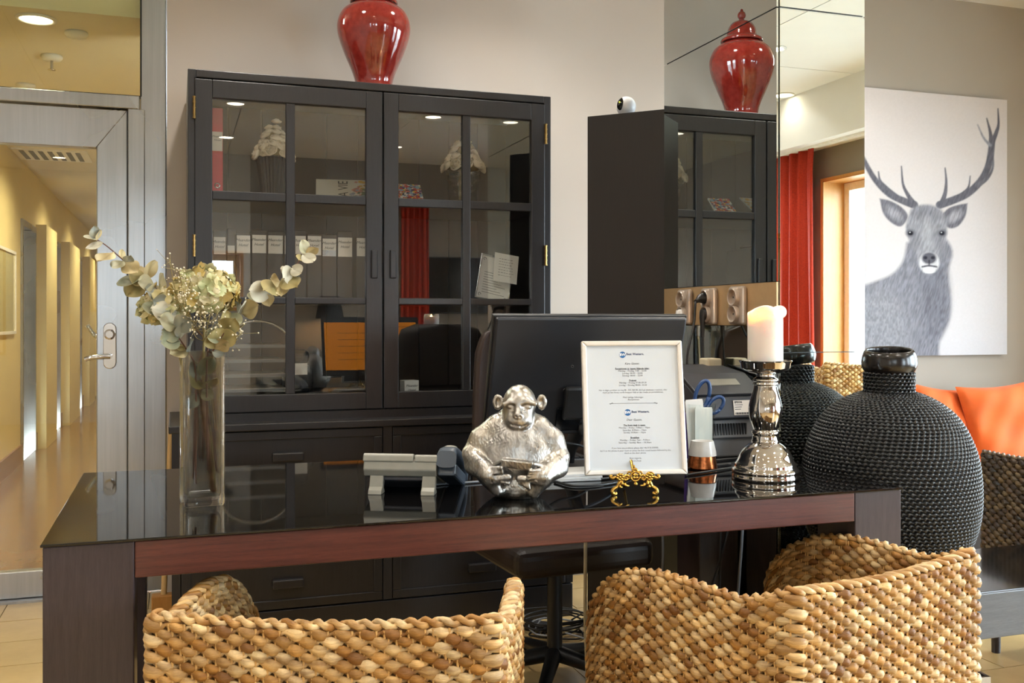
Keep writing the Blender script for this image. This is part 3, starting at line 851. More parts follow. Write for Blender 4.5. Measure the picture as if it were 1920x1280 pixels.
# lower chest
obj('chest_top', MB().bb(lx0 - 0.012, lx1 + 0.012, LF - 0.012, CBK, zl1 - 0.03, zl1), 'cab', cab, bevel=0.004)
zb = PY(487, 1145, LF).z
obj('chest_body', MB().bb(lx0, lx1, LF + 0.02, CBK, 0.0, zl1 - 0.03), 'cab', cab, bevel=0.004)
obj('plinth', MB().bb(lx0, lx1, LF, LF + 0.02, 0.0, zb - 0.006), 'cab', cab, bevel=0.003)
xs = [lx0 + 0.035, XY(720, LF) - 0.006, XY(734, LF) + 0.006, lx1 - 0.035]
zmid = PY(540, 985, LF).z
for (a, b) in ((lx0, xs[0] - 0.003), (xs[1] + 0.003, xs[2] - 0.003), (xs[3] + 0.003, lx1)): obj('chest_stile', MB().bb(a, b, LF, LF + 0.02, zb, zl1 - 0.03), 'cab', cab)
for (a, b) in ((xs[0], xs[1]), (xs[2], xs[3])):
    for (z0, z1, zh) in ((zmid + 0.012, zl1 - 0.034, PY(540, 856, LF).z), (zb, zmid - 0.012, PY(540, 1093, LF).z)):
        dw = obj('drawer', MB().bb(a, b, LF + 0.008, LF + 0.026, z0, z1), 'cab', cab, bevel=0.003)
        f = 0.036
        obj('drawer_frame', MB().bb(a, b, LF, LF + 0.008, z1 - f, z1).bb(a, b, LF, LF + 0.008, z0, z0 + f).bb(a, a + f, LF, LF + 0.008, z0 + f, z1 - f).bb(b - f, b, LF, LF + 0.008, z0 + f, z1 - f), 'cab', dw, bevel=0.0035)
        xc = (a + b) / 2 - 0.02 if a < 0.5 else (a + b) / 2
        if a < 0.5: xc = XY(540, LF)
        obj('drawer_pull', MB().bb(xc - 0.062, xc + 0.062, LF - 0.018, LF + 0.008, zh - 0.018, zh + 0.018), 'cab', dw, bevel=0.005)

# ---- things inside
def on_shelf(px, k): return sh_z[k] + 0.006 if k < 2 else sh_z[2]
def label_text(root, lines, x, y, z, size, mat='ink', gap=1.25, shear=0.35):
    mb = MB()
    for i, s in enumerate(lines):
        mb.join(text_mb(s, size, shear=shear).shift((x, y, z - i * size * gap)))
    return obj('printed_text', mb, mat, root)
# red binder
yb_ = 4.30
x0, x1 = XY(397, yb_), XY(418, yb_)
z0 = on_shelf(0, 0); z1 = PY(408, 202, yb_).z
t = thing('ring_binder', 'red ring binder with white spine label at the left end of the top shelf', 'binder', (x0, yb_, z0))
obj('binder_body', MB().bb(0, x1 - x0, 0, 0.27, 0, z1 - z0), 'red_binder', t, bevel=0.004)
za, zb2 = PY(408, 283, yb_).z - z0, PY(408, 247, yb_).z - z0
obj('spine_label', MB().bb(0.001, x1 - x0 - 0.002, -0.0015, 0, za, zb2), 'label', t)
label_text(t, ['Meander', 'Hotel'], (x1 - x0) / 2, -0.002, zb2 - 0.02, 0.012)
obj('finger_ring', MB().lathe([(0.008, 0), (0.012, 0), (0.012, 0.003), (0.008, 0.003)], n=16, close_bottom=False, close_top=False).xform(Matrix.Translation(((x1 - x0) / 2, 0.0005, 0.05)) @ Matrix.Rotation(PI / 2, 4, 'X')), 'chrome', t, smooth=True)

# row of brown binders on the middle shelf
labels = [(400, 424, 444, 476), (426, 441, 460, 474), (443, 470, 441, 474), (472, 500, 440, 474), (502, 531, 441, 475), (533, 551, 442, 476), (553, 574, 442, 476), (576, 603, 442, 478), (604, 631, 447, 480), (633, 661, 445, 481), (668, 695, 446, 480)]
z0 = on_shelf(0, 1); yb_ = 4.31
pos = ['first', 'second', 'third', 'fourth', 'fifth', 'sixth', 'seventh', 'eighth', 'ninth', 'tenth', 'eleventh']
for i, (a, b, c, d) in enumerate(labels):
    x0, x1 = XY(a, yb_), XY(b, yb_)
    zt = 0.29 + 0.012 * math.sin(i * 2.3)
    lab = 'dark brown ring binder with white label, %s from the left' % pos[i]
    if i == 8: lab = 'dark brown ring binder whose shorter white label leaves a bare metal strip'
    if i == 10: lab = 'dark brown ring binder at the right end of the middle shelf row'
    t = thing('ring_binder', lab, 'binder', (x0, yb_, z0), 0, 'labelled binders on the middle shelf')
    obj('binder_body', MB().bb(-0.001, x1 - x0 + 0.001, 0, 0.27, 0, zt), 'brown_binder', t, bevel=0.004)
    zc0, zc1 = PY(a, d, yb_).z - z0, PY(a, c, yb_).z - z0
    if i == 8:
        obj('metal_strip', MB().bb(0.002, x1 - x0 - 0.002, -0.002, 0, zc0, zc1 - 0.05), 'steel', t); zc0 = zc1 - 0.05
    obj('spine_label', MB().bb(0.002, x1 - x0 - 0.002, -0.0015, 0, zc0, zc1), 'label', t)
    if i not in (1, 5): label_text(t, ['Meander', 'Hotel'], (x1 - x0) / 2 - 0.002, -0.003, zc1 - 0.020, 0.0165)

# paper rose bouquets in their vases
def rose_mesh():
    mb = MB()
    for k in range(4):
        r = 0.35 + 0.22 * k; n = 9
        a0 = k * 0.7
        P = np.zeros((4, 18, 3))
        for i, hh in enumerate((0, 0.35, 0.7, 1.0)):
            for j in range(18):
                a = a0 + 2 * PI * j / 18
                rr = r * (0.5 + 0.62 * math.sin(PI * (0.12 + 0.60 * hh))) * (1 + 0.10 * math.sin(3 * a + k * 2))
                P[i, j] = (rr * math.cos(a), rr * math.sin(a), hh * (0.95 - 0.12 * k) + 0.06 * math.sin(5 * a + k) * hh)
        mb.grid(P, wrap=True)
    return mb
ROSE = None
def bouquet(cx, yv, zs_, ztip, r0, vase_top, kind, label_v, label_b):
    global ROSE
    t = thing('vase', label_v, 'vase', (cx, yv, zs_))
    H = vase_top - zs_
    if kind == 'dark':
        n = 28; P = np.zeros((9, n * 2, 3))
        for i, v in enumerate(np.linspace(0, 1, 9)):
            for j in range(n * 2):
                a = 2 * PI * j / (n * 2); rr = r0 * (0.62 + 0.36 * v) * (1 + (0.035 if j % 2 else -0.035))
                P[i, j] = (rr * math.cos(a), rr * math.sin(a), H * v)
        mb = MB().grid(P, wrap=True); mb.f.append(tuple(range(n * 2 - 1, -1, -1)))
        obj('fluted_vase', mb, 'dark_grey', t)
    else:
        prof = [(r0 * (0.55 + 0.42 * v + 0.035 * math.sin(v * 26)), H * v) for v in np.linspace(0, 1, 30)]
        prof += [(r - 0.006, z) for (r, z) in prof[::-1][:-1]] + [(r0 * 0.5, 0.012)]
        obj('glass_body', MB().lathe(prof, n=36, close_top=True), 'cab_glass', t, smooth=True)
    b = thing('rose_bouquet', label_b, 'flowers', (cx, yv, vase_top))
    if ROSE is None: ROSE = rose_mesh().mesh('rose', 'rose', True)
    Hc = ztip - vase_top
    k = 0
    obj('shade_core', MB().lathe([(r0 * 0.82, 0.0), (r0 * 0.66, Hc * 0.35), (r0 * 0.3, Hc * 0.72), (0.004, Hc * 0.86)], n=16), 'stem_green', b, smooth=True)  # darker cone added to stand in for shade between the roses
    for lev in range(7):
        v = lev / 6.2; rad = r0 * 0.92 * (1 - v * 0.9); m = max(1, int(round(11 * (1 - v * 0.9))))
        for j in range(m):
            a = 2 * PI * (j + 0.5 * (lev % 2)) / m + RNG.uniform(-0.15, 0.15)
            s = 0.0235 - 0.006 * v + RNG.uniform(-0.003, 0.004)
            o = obj('rose', ROSE, None, b)
            o.location = (rad * math.cos(a), rad * math.sin(a), Hc * v * 0.88 + 0.012 + RNG.uniform(-0.008, 0.008))
            tilt = 1.15 * (1 - v)
            o.rotation_euler = (Matrix.Rotation(a, 3, 'Z') @ Matrix.Rotation(tilt, 3, 'Y') @ Matrix.Rotation(RNG.uniform(0, 6), 3, 'Z')).to_euler()
            o.scale = (s, s, s)
            k += 1
    obj('stem_bundle', MB().tube([(0, 0, Hc * 0.5), (0, 0, -H * 0.75)], 0.02, 8), 'stem_green', b)
yv = 4.40
bx = XY(514, yv)
bouquet(bx, yv, on_shelf(0, 0), PY(514, 226, yv).z, XY(552, yv) - bx - 0.01, PY(514, 296, yv).z, 'dark', 'dark fluted vase behind the left glass door of the cabinet', 'cone of cream paper roses in the dark fluted vase, left cabinet door')
bx = XY(868, yv)
bouquet(bx, yv, on_shelf(0, 0), PY(868, 257, yv).z, XY(905, yv) - bx - 0.006, PY(868, 318, yv).z, 'glass', 'rippled clear glass vase behind the right glass door of the cabinet', 'cone of cream paper roses in the clear glass vase, right cabinet door')

# magazines on the top shelf
def cover(nu, nv, fn):
    u, v = np.meshgrid(np.linspace(0, 1, nu), np.linspace(0, 1, nv))
    return u, v, fn(u, v)
z0 = on_shelf(0, 0)
t = thing('magazine', 'pale magazine leaning flat with flowers on its cover, top shelf left door', 'magazine', (XY(645, 4.28), 4.28, z0), 0, None, (math.radians(-54), 0, math.radians(-8)))
wv, hv = 0.24, 0.20
obj('pages', MB().bb(-wv / 2, wv / 2, 0.0, 0.006, 0.0, hv), 'paper', t)
n1, n2 = 70, 60
u, v = np.meshgrid(np.linspace(0, 1, n1), np.linspace(0, 1, n2))
Cc = np.zeros((n2, n1, 3)); Cc[:] = lin('#cfc8ba')[:3]
rn = np.random.default_rng(3)
for (q, col, nn) in (((0.78, 0.5), '#c98a7a', 16), ((0.92, 0.72), '#d0a030', 16), ((0.9, 0.3), '#5d6a4a', 20), ((0.75, 0.25), '#8a8f9a', 14)):
    for _ in range(nn):
        cx_, cy_ = q[0] + rn.normal(0, 0.06), q[1] + rn.normal(0, 0.12); r = rn.uniform(0.02, 0.05)
        m = ((u - cx_) ** 2 + ((v - cy_) * 0.8) ** 2) < r * r
        Cc[m] = np.array(lin(col)[:3]) * rn.uniform(0.6, 1.2)
obj('cover_print', MB().grid(np.stack([-wv / 2 + wv * u, np.full(u.shape, -0.0008), hv * v], -1), Cc.reshape(-1, 3)), 'mag_cover', t, vcol=True)
obj('cover_title', text_mb('LA VIE', 0.062).xform(Matrix.Translation((0.0, -0.0016, 0.1)) @ Matrix.Rotation(-PI / 2, 4, 'Y')), 'ink', t)
t = thing('magazine', 'colourful patterned magazine lying behind the right glass door, top shelf', 'magazine', (XY(772, 4.27), 4.27, z0), 0, None, (math.radians(-44), 0, 0))
wv, hv = 0.12, 0.14
obj('pages', MB().bb(-wv / 2, wv / 2, 0.0, 0.008, 0.0, hv), 'paper', t)
Cc = np.zeros((n2, n1, 3)); Cc[:] = lin('#59606b')[:3]
for _ in range(420):
    cx_, cy_ = rn.uniform(0, 1, 2); r = rn.uniform(0.012, 0.05)
    col = rn.choice(['#b32020', '#d6b62e', '#27406e', '#d8d8d0', '#1c1c22', '#7a9bb0', '#c77a6a'])
    m = (((u - cx_) / 1.8) ** 2 + (v - cy_) ** 2) < r * r
    Cc[m] = lin(str(col))[:3]
obj('cover_print', MB().grid(np.stack([-wv / 2 + wv * u, np.full(u.shape, -0.0008), hv * v], -1), Cc.reshape(-1, 3)), 'mag_cover', t, vcol=True)

# framed certificate with a loose note, right door middle shelf
yb_ = 4.30
q = PY(922, 557, yb_); z0 = on_shelf(0, 1)
t = thing('framed_certificate', 'silver framed document leaning behind the right glass door', 'picture', (q.x, yb_, z0), 0, None, (math.radians(-12), math.radians(13), 0))
wv, hv = 0.165, 0.215
obj('frame', MB().bb(-wv / 2, wv / 2, 0, 0.012, 0, 0.008).bb(-wv / 2, wv / 2, 0, 0.012, hv - 0.008, hv).bb(-wv / 2, -wv / 2 + 0.006, 0, 0.012, 0.008, hv - 0.008).bb(wv / 2 - 0.006, wv / 2, 0, 0.012, 0.008, hv - 0.008), 'steel', t, bevel=0.002)
obj('document', MB().bb(-wv / 2 + 0.006, wv / 2 - 0.006, 0.004, 0.008, 0.008, hv - 0.008), 'paper', t)
mb = MB()
for i in range(9): mb.bb(-0.055, 0.055 - 0.02 * (i % 3), 0.0034, 0.004, 0.035 + i * 0.012, 0.0368 + i * 0.012)
obj('ruled_text', mb, 'ink_light', t)
cm = MB()
for sx in (-1, 1):
    for zq in (0.022, hv - 0.022):
        for a in np.linspace(0, 1.4 * PI, 7): cm.box((sx * (wv / 2 - 0.02) + 0.006 * math.cos(a), 0.0035, zq + 0.006 * math.sin(a)), (0.003, 0.0008, 0.003))
obj('corner_ornament', cm, 'ink', t)
t2 = thing('paper_note', 'loose handwritten white note tucked over the framed document', 'note', (q.x + 0.055, yb_ - 0.022, z0 + 0.085), 0, None, (math.radians(-12), math.radians(9), 0))
obj('note_sheet', MB().bb(-0.058, 0.058, 0, 0.001, 0, 0.135), 'paper', t2)
mb = MB()
rn2 = np.random.default_rng(5)
for i in range(7):
    x = -0.035
    while x < 0.03:
        w = rn2.uniform(0.004, 0.012); mb.bb(x, x + w, -0.0006, 0, 0.03 + i * 0.013, 0.0312 + i * 0.013 + rn2.uniform(0, 0.001)); x += w + 0.004
obj('handwriting', mb, 'ink_light', t2)
# small white box, letter tray, kraft holder on the bottom shelf
yb_ = 4.28; z0 = sh_z[2]
q0, q1 = XY(758, yb_), XY(786, yb_); zt = PY(770, 713, yb_).z
t = thing('card_box', 'small white printed box on the bottom shelf behind the right glass door', 'box', ((q0 + q1) / 2, yb_, z0), math.radians(8))
w = (q1 - q0); hh = max(0.05, zt - z0)
obj('box_body', MB().bb(-w / 2, w / 2, 0, 0.06, 0, hh), 'paper', t, bevel=0.002)
label_text(t, ['Meander', 'Hotel'], 0, -0.0008, hh * 0.55, 0.0155)
t = thing('letter_tray', 'black four-tier letter tray with a round arch on the bottom shelf', 'tray', (XY(470, 4.42), 4.42, z0))
for k in range(4):
    obj('tray_shelf', MB().bb(-0.13, 0.16, -0.12, 0.2, 0.015 + k * 0.062, 0.019 + k * 0.062).bb(-0.13, 0.16, -0.122, -0.118, 0.015 + k * 0.062, 0.028 + k * 0.062), 'mid_grey', t)
    obj('letter_stack', MB().bb(-0.12, 0.14, -0.11, 0.18, 0.0195 + k * 0.062, 0.028 + k * 0.062), 'label', t)
a = np.linspace(PI, 0, 18)
arch = [(-0.13, -0.125, 0.0)] + [(0.015 + 0.145 * math.cos(q), -0.125, 0.20 + 0.115 * math.sin(q)) for q in a] + [(0.16, -0.125, 0.0)]
obj('arch', MB().tube(arch, 0.006, 8), 'chrome', t, smooth=True)
t = thing('business_card_stand', 'dark desktop sorter full of cards beside the letter tray, bottom shelf', 'holder', (XY(560, 4.45), 4.45, z0))
obj('holder_body', MB().bb(-0.07, 0.06, -0.06, 0.06, 0, 0.12).bb(-0.05, 0.05, 0.0, 0.06, 0.12, 0.19), 'black_plastic', t, bevel=0.03, seg=4)
obj('cards', MB().bb(-0.03, 0.03, -0.064, -0.06, 0.08, 0.13), 'label', t)

# ------------------------------------------------------------------ red ginger jar on the cabinet
def jar_profile():
    pts = [(0.078, 0.0), (0.082, 0.012), (0.083, 0.05), (0.098, 0.10), (0.128, 0.17), (0.152, 0.235), (0.163, 0.285), (0.160, 0.325), (0.142, 0.365), (0.110, 0.392), (0.090, 0.404), (0.088, 0.42)]
    return [tuple(p) for p in smoothpath(pts, 50)]
yv = 4.387; xv = XY(701, yv)
s = 1.0
zj = ztop
t = thing('ginger_jar', 'glossy oxblood red lidded jar standing on the charcoal cabinet', 'jar', (xv, yv, zj))
obj('jar_body', MB().lathe(jar_profile(), n=56), 'red_glaze', t, smooth=True, sharp=60)
lid = smoothpath([(0.090, 0.408), (0.103, 0.404), (0.106, 0.412), (0.100, 0.422), (0.078, 0.432), (0.074, 0.45), (0.068, 0.475), (0.052, 0.50), (0.030, 0.512), (0.016, 0.517), (0.012, 0.525)], 44)
l = obj('lid', MB().lathe([tuple(p) for p in lid], n=48), 'red_glaze', t, smooth=True, sharp=60)
obj('lid_knob', MB().lathe([tuple(p) for p in smoothpath([(0.010, 0.522), (0.018, 0.530), (0.021, 0.542), (0.017, 0.555), (0.009, 0.563), (0.006, 0.572), (0.0008, 0.576)], 24)], n=24), 'red_glaze', l, smooth=True)

# ------------------------------------------------------------------ tall wenge corner cabinet turned 45 degrees, with the camera on it
ax, ay = 1.575, 3.69
p1 = Vector((XY(1101, ay), ay)); L = 0.36
ztc = PY(1101, 218, ay).z
dv = Vector((1, -1)).normalized(); nv_ = Vector((1, 1)).normalized()
t = thing('corner_cabinet', 'tall narrow black wenge cabinet turned diagonally beside the mirrored column', 'cabinet', (p1.x, p1.y, 0), -PI / 4)
Lc = 0.335; Dc = 0.34
obj('cabinet_body', MB().bb(0, Lc, 0.018, Dc, 0.06, ztc), 'wenge', t, bevel=0.002)
obj('front_panel', MB().bb(0.001, Lc - 0.001, 0, 0.0175, 0.06, ztc - 0.001), 'wenge', t, bevel=0.0015)
obj('plinth', MB().bb(0.02, Lc - 0.02, 0.04, Dc - 0.02, 0, 0.06), 'black_plastic', t)
r = ray(1174, 190); 
dxy = Vector((r[0], r[1])).normalized()
# point on cabinet top centre line in that direction
tt = ((p1.x + 0.10) * 0) 
yy = 3.72; q = Vector((XY(1174, yy), yy))
t = thing('security_camera', 'small white ball-shaped indoor camera on top of the tall black cabinet', 'camera', (q.x, q.y, ztc), -0.55)
R = 0.041
obj('base', MB().lathe([(0.031, 0), (0.032, 0.008), (0.028, 0.016), (0.024, 0.024)], n=24), 'white_plastic', t, smooth=True, sharp=50)
obj('ball_head', MB().ball((0, 0, 0.018 + R), R, 28, 18), 'white_plastic', t, smooth=True)
# dark oval lens window hugging the ball, turned towards the viewer's left
mb = MB(); nn = 24; ring = []
P = np.zeros((8, nn, 3))
for i, v in enumerate(np.linspace(0.02, 1, 8)):
    for j in range(nn):
        a = 2 * PI * j / nn
        az = -0.62 + 0.42 * v * math.cos(a); el = 0.18 + 0.70 * v * math.sin(a)
        d = Vector((math.sin(az) * math.cos(el), -math.cos(az) * math.cos(el), math.sin(el)))
        P[i, j] = Vector((0, 0, 0.018 + R)) + d * (R + 0.0012)
mb.grid(P, wrap=True)
o = obj('lens_window', mb, plain('glossy_black', '#060607', 0.06), t, smooth=True)
obj('lens', MB().ball(tuple(Vector((0, 0, 0.018 + R)) + Vector((math.sin(-0.62) * math.cos(0.02), -math.cos(-0.62) * math.cos(0.02), math.sin(0.02))) * (R + 0.001)), 0.005, 10, 8), 'black_plastic', o, smooth=True)
obj('status_light', MB().ball(tuple(Vector((0, 0, 0.018 + R)) + Vector((math.sin(-0.62) * math.cos(0.30), -math.cos(-0.62) * math.cos(0.30), math.sin(0.30))) * (R + 0.001)), 0.0028, 8, 6), emis('status_led', (0.8, 0.9, 0.05), 3), o, smooth=True)

# ------------------------------------------------------------------ DESK
dxa, dxb, dya, dyb = -0.2425, 1.768, 2.084, 3.02
GT = 0.006
wl0 = XY(252, dya); wr0 = XY(1603, dya)
desk = thing('reception_desk', 'dark mahogany parsons desk with a black glass top', 'desk', (0, 0, 0))
zt = DZ - GT
zap = zt - 0.069 - 0.004
lw = wl0 - dxa; rw = dxb - wr0
for (x0, x1, y0, y1) in ((dxa, wl0, dya, dya + 0.155), (wr0, dxb, dya, dya + 0.155), (dxa, wl0, dyb - 0.155, dyb), (wr0, dxb, dyb - 0.155, dyb)):
    obj('leg', MB().bb(x0, x1, y0, y1, 0, zt), 'desk_leg', desk, bevel=0.0025)
obj('front_rail', MB().bb(wl0 + 0.0008, wr0 - 0.0008, dya + 0.0004, dya + 0.05, zap, zt), 'desk_apron', desk, bevel=0.0025)
obj('back_rail', MB().bb(wl0, wr0, dyb - 0.05, dyb, zap, zt), 'desk_apron', desk, bevel=0.0025)
obj('side_rail', MB().bb(dxa, dxa + 0.05, dya + 0.156, dyb - 0.156, zap, zt), 'desk_apron', desk, bevel=0.0025)
obj('side_rail', MB().bb(dxb - 0.05, dxb, dya + 0.156, dyb - 0.156, zap, zt), 'desk_apron', desk, bevel=0.0025)
obj('table_board', MB().bb(dxa + 0.05, dxb - 0.05, dya + 0.05, dyb - 0.05, zt - 0.03, zt - 0.001), 'desk_leg', desk)
obj('glass_top', MB().bb(dxa - 0.004, dxb + 0.002, dya - 0.006, dyb + 0.003, zt, DZ), 'black_glass', desk, bevel=0.0018, seg=3)

# ------------------------------------------------------------------ GLASS VASE and dried flowers
vx, vy = 0.058, 2.425
VH = 0.358; vw = 0.090
tv_ = thing('glass_vase', 'tall square clear glass vase at the left end of the desk', 'vase', (vx, vy, DZ), math.radians(8))
def rsq(w, r, n=5):
    P = []
    for (sx, sy, a0) in ((1, 1, 0), (-1, 1, PI / 2), (-1, -1, PI), (1, -1, 1.5 * PI)):
        for a in np.linspace(a0, a0 + PI / 2, n): P.append((sx * (w / 2 - r) + r * math.cos(a), sy * (w / 2 - r) + r * math.sin(a)))
    return np.array(P)
out = rsq(vw, 0.007); inn = rsq(vw - 0.016, 0.006)
lev = [(out * 0.93, 0.0), (out * 0.985, 0.004), (out, 0.012), (out, VH - 0.002), (out * 0.985, VH), (inn * 1.02, VH), (inn, VH - 0.003), (inn, 0.03), (inn * 0.93, 0.022), (inn * 0.5, 0.020)]
P = np.array([np.column_stack([p, np.full(len(p), z)]) for p, z in lev])
mb = MB().grid(P, wrap=True); n = len(out)
mb.f.append(tuple(range(n - 1, -1, -1))); mb.f.append(tuple((len(lev) - 1) * n + j for j in range(n)))
obj('glass_body', mb, 'glass', tv_, smooth=True, sharp=50)

VY = vy
def V(px, py, dy=0.0): return PY(px, py, VY + dy)
# leaf meshes: rounded eucalyptus leaves, folded and cupped, painted with their own two tones
def leaf_mesh(kind, tone_a, tone_b, asp=0.86, cup=0.18, fold=0.12):
    n, m = 9, 10
    P = np.zeros((m, n, 3)); Cc = np.zeros((m, n, 3))
    ta, tb = np.array(lin(tone_a)[:3]), np.array(lin(tone_b)[:3])
    for i, v in enumerate(np.linspace(0, 1, m)):
        wid = math.sin(PI * min(1, v * 0.97 + 0.015)) ** 0.62 * asp * 0.5
        if v > 0.9: wid *= 0.9
        for j, u in enumerate(np.linspace(-1, 1, n)):
            x = wid * u
            P[i, j] = (x, v, fold * abs(x) + cup * (v - 0.5) ** 2 * 1.2 + 0.05 * math.sin(5 * v + 3 * u + kind))
            k = np.clip(0.5 + 0.5 * math.sin(2.1 * v * 3 + u * 2.2 + kind * 1.7), 0, 1)
            c = ta * (1 - k) + tb * k
            if abs(u) < 0.12: c = c * 0.82
            if v > 0.93 or abs(u) > 0.95: c = c * 0.9 + np.array(lin('#c9a46a')[:3]) * 0.1
            Cc[i, j] = c
    return MB().grid(P, Cc.reshape(-1, 3)).mesh('leaf', 'leaf', True, True)
LEAVES = [leaf_mesh(0, '#868b84', '#a3a392'), leaf_mesh(1, '#a8966a', '#beae85'), leaf_mesh(2, '#9a9678', '#b4ae92', 0.95), leaf_mesh(3, '#74775f', '#8d8a6c', 0.8), leaf_mesh(4, '#b3ae9a', '#c6c1ad', 0.9), leaf_mesh(5, '#857a4e', '#a0915f', 1.0, 0.1)]
def put_leaf(parent, base, tip, k, roll=0.0, size=None):
    """leaf from base towards tip (world), as a part of parent (parent is unrotated)"""
    base = Vector(base); tip = Vector(tip); d = tip - base; L = size or d.length; d.normalize()
    ref = Vector((0.32, -1, 0.25)).normalized()       # leaves mostly face the light in front
    nrm = (ref - ref.dot(d) * d)
    if nrm.length < 1e-3: nrm = Vector((0, 0, 1))
    nrm.normalize(); nrm = Matrix.Rotation(roll, 3, d) @ nrm
    x = d.cross(nrm)
    R = Matrix((x, d, nrm)).transposed()
    o = obj('leaf', LEAVES[k % len(LEAVES)], None, parent)
    o.location = base - parent.location; o.rotation_euler = R.to_euler(); o.scale = (L, L, L)
    return o
inside = lambda dx, dy, z: Vector((vx + dx, vy + dy, DZ + z))
def branch(name, label, pts, leaves, stem='stem_red', r=(0.0024, 0.0012), group=None, cat='branch'):
    P = [Vector(p) for p in pts]
    b = thing(name, label, cat, tuple(P[0]), 0, group)
    obj('stem', MB().tube(smoothpath([tuple(p - P[0]) for p in P], 36), r, 7), stem, b, smooth=True)
    for (bp, tp, k, roll) in leaves: put_leaf(b, bp, tp, k, roll)
    return b
# left long eucalyptus branch
L1 = [inside(-0.02, 0.0, 0.06), inside(-0.012, 0, 0.30), V(385, 640), V(345, 600), V(300, 548), V(262, 516), V(225, 482), V(196, 458), V(176, 446, -0.03)]
lv = []
def LP(a, b, k, roll=0.0, d0=0.0, d1=0.0): return (V(a[0], a[1], d0), V(b[0], b[1], d1), k, roll)
lv += [LP((178, 448), (176, 423), 0, 0.2, -0.03, -0.04), LP((180, 450), (188, 430), 1, 1.0, -0.03, -0.03), LP((180, 449), (156, 444), 2, 0.9, -0.03, -0.04), LP((192, 456), (162, 468), 4, 1.0, -0.03, -0.05),
       LP((214, 476), (181, 490), 1, 0.8, 0, -0.03), LP((224, 482), (232, 471), 1, 0.5, 0, 0.02), LP((232, 490), (210, 503), 2, 0.7, 0, -0.02), LP((236, 494), (246, 478), 0, 0.0, 0, -0.02),
       LP((232, 492), (258, 512), 1, 0.2, 0, -0.03), LP((272, 528), (240, 512), 5, 0.2, 0, -0.02), LP((270, 520), (292, 489), 1, 0.8, 0, 0.02), LP((262, 522), (219, 535), 3, 0.9, 0, -0.02),
       LP((270, 520), (262, 500), 1, 0.2, 0, 0.02), LP((288, 534), (258, 528), 2, 0.1, 0, -0.03), LP((268, 524), (238, 556), 5, 0.5, 0, -0.01), LP((300, 556), (270, 540), 0, 0.3, 0, -0.03),
       LP((300, 548), (302, 512), 2, 0.9, 0, 0.02), LP((318, 575), (285, 562), 0, -0.2, -0.02, -0.05), LP((330, 590), (282, 580), 4, 0.3, -0.03, -0.06), LP((335, 600), (300, 602), 3, 0.0, -0.02, -0.06), LP((318, 590), (265, 573), 3, 0.6, -0.03, -0.05)]
branch('eucalyptus_branch', 'long dried eucalyptus branch reaching up to the left out of the glass vase', L1, lv)
# right long branch
R1 = [inside(0.0, 0.01, 0.10), inside(0.008, 0.005, 0.31), V(395, 640), V(430, 606), V(470, 575), V(505, 552), V(540, 515), V(560, 490), V(582, 462, -0.02)]
lv = [LP((572, 476), (566, 449), 2, 0.2, -0.02, -0.03), LP((574, 474), (597, 465), 1, 0.8, -0.02, -0.03), LP((570, 478), (588, 492), 4, 0.2, -0.02, -0.05), LP((568, 480), (560, 488), 5, 0.3, -0.02, -0.04),
      LP((548, 502), (566, 512), 4, 0.6, 0, -0.03), LP((555, 497), (560, 520), 0, 0.9, 0, -0.02), LP((540, 512), (525, 505), 4, 0.2, 0, -0.02), LP((545, 508), (530, 522), 4, -0.4, 0, -0.04), LP((532, 522), (558, 538), 5, 0.2, 0, -0.04),
      LP((524, 530), (506, 521), 1, 0.1, 0, -0.03), LP((528, 530), (526, 556), 1, 0.5, 0, -0.03), LP((520, 535), (494, 545), 5, 0.4, 0, -0.04), LP((505, 548), (466, 545), 4, -0.2, 0, -0.03), LP((500, 550), (505, 575), 1, 0.6, 0, -0.02),
      LP((498, 552), (510, 556), 1, 0.4, 0.0, 0.03), LP((478, 568), (468, 548), 3, 0.2, 0, 0.02), LP((454, 586), (486, 572), 1, 0.0, 0, -0.04), LP((452, 588), (440, 566), 0, 0.3, 0, -0.04), LP((445, 594), (458, 560), 4, 0.9, 0, -0.05),
      LP((440, 600), (414, 598), 5, 0.1, -0.03, -0.06), LP((428, 590), (448, 610), 3, 0.2, -0.03, -0.07)]
branch('eucalyptus_branch', 'dried eucalyptus branch reaching up to the right out of the glass vase', R1, lv)
# short front sprig with big brown leaves, and a low sprig at the rim
S1 = [inside(0.012, -0.02, 0.08), inside(0.010, -0.025, 0.33), V(398, 660, -0.04), V(410, 640, -0.06), V(428, 612, -0.07)]
lv = [LP((404, 650), (402, 615), 5, 0.0, -0.05, -0.09), LP((404, 652), (430, 640), 1, 0.4, -0.05, -0.08), LP((412, 638), (444, 628), 5, 0.2, -0.06, -0.08), LP((420, 622), (440, 596), 5, 0.0, -0.06, -0.09), LP((412, 636), (386, 622), 3, 0.1, -0.06, -0.09), LP((398, 658), (422, 664), 0, 0.1, -0.04, -0.05)]
branch('eucalyptus_branch', 'short dried eucalyptus sprig with broad brown leaves at the front rim of the glass vase', S1, lv)
S2 = [inside(-0.015, -0.018, 0.05), inside(-0.015, -0.02, 0.30), V(352, 660, -0.03), V(335, 632, -0.05), V(326, 610, -0.05)]
lv = [LP((352, 658), (318, 664), 1, 0.5, -0.03, -0.05), LP((345, 650), (322, 652), 5, 0.8, -0.03, -0.05), LP((334, 632), (302, 622), 3, 0.1, -0.05, -0.08), LP((335, 632), (346, 600), 0, 0.5, -0.05, -0.07), LP((328, 612), (298, 596), 2, 0.2, -0.05, -0.08), LP((330, 616), (360, 596), 0, 0.1, -0.05, -0.09), LP((352, 660), (358, 634), 0, 0.9, -0.03, -0.05), LP((335, 640), (300, 640), 3, 0.2, -0.05, -0.09)]
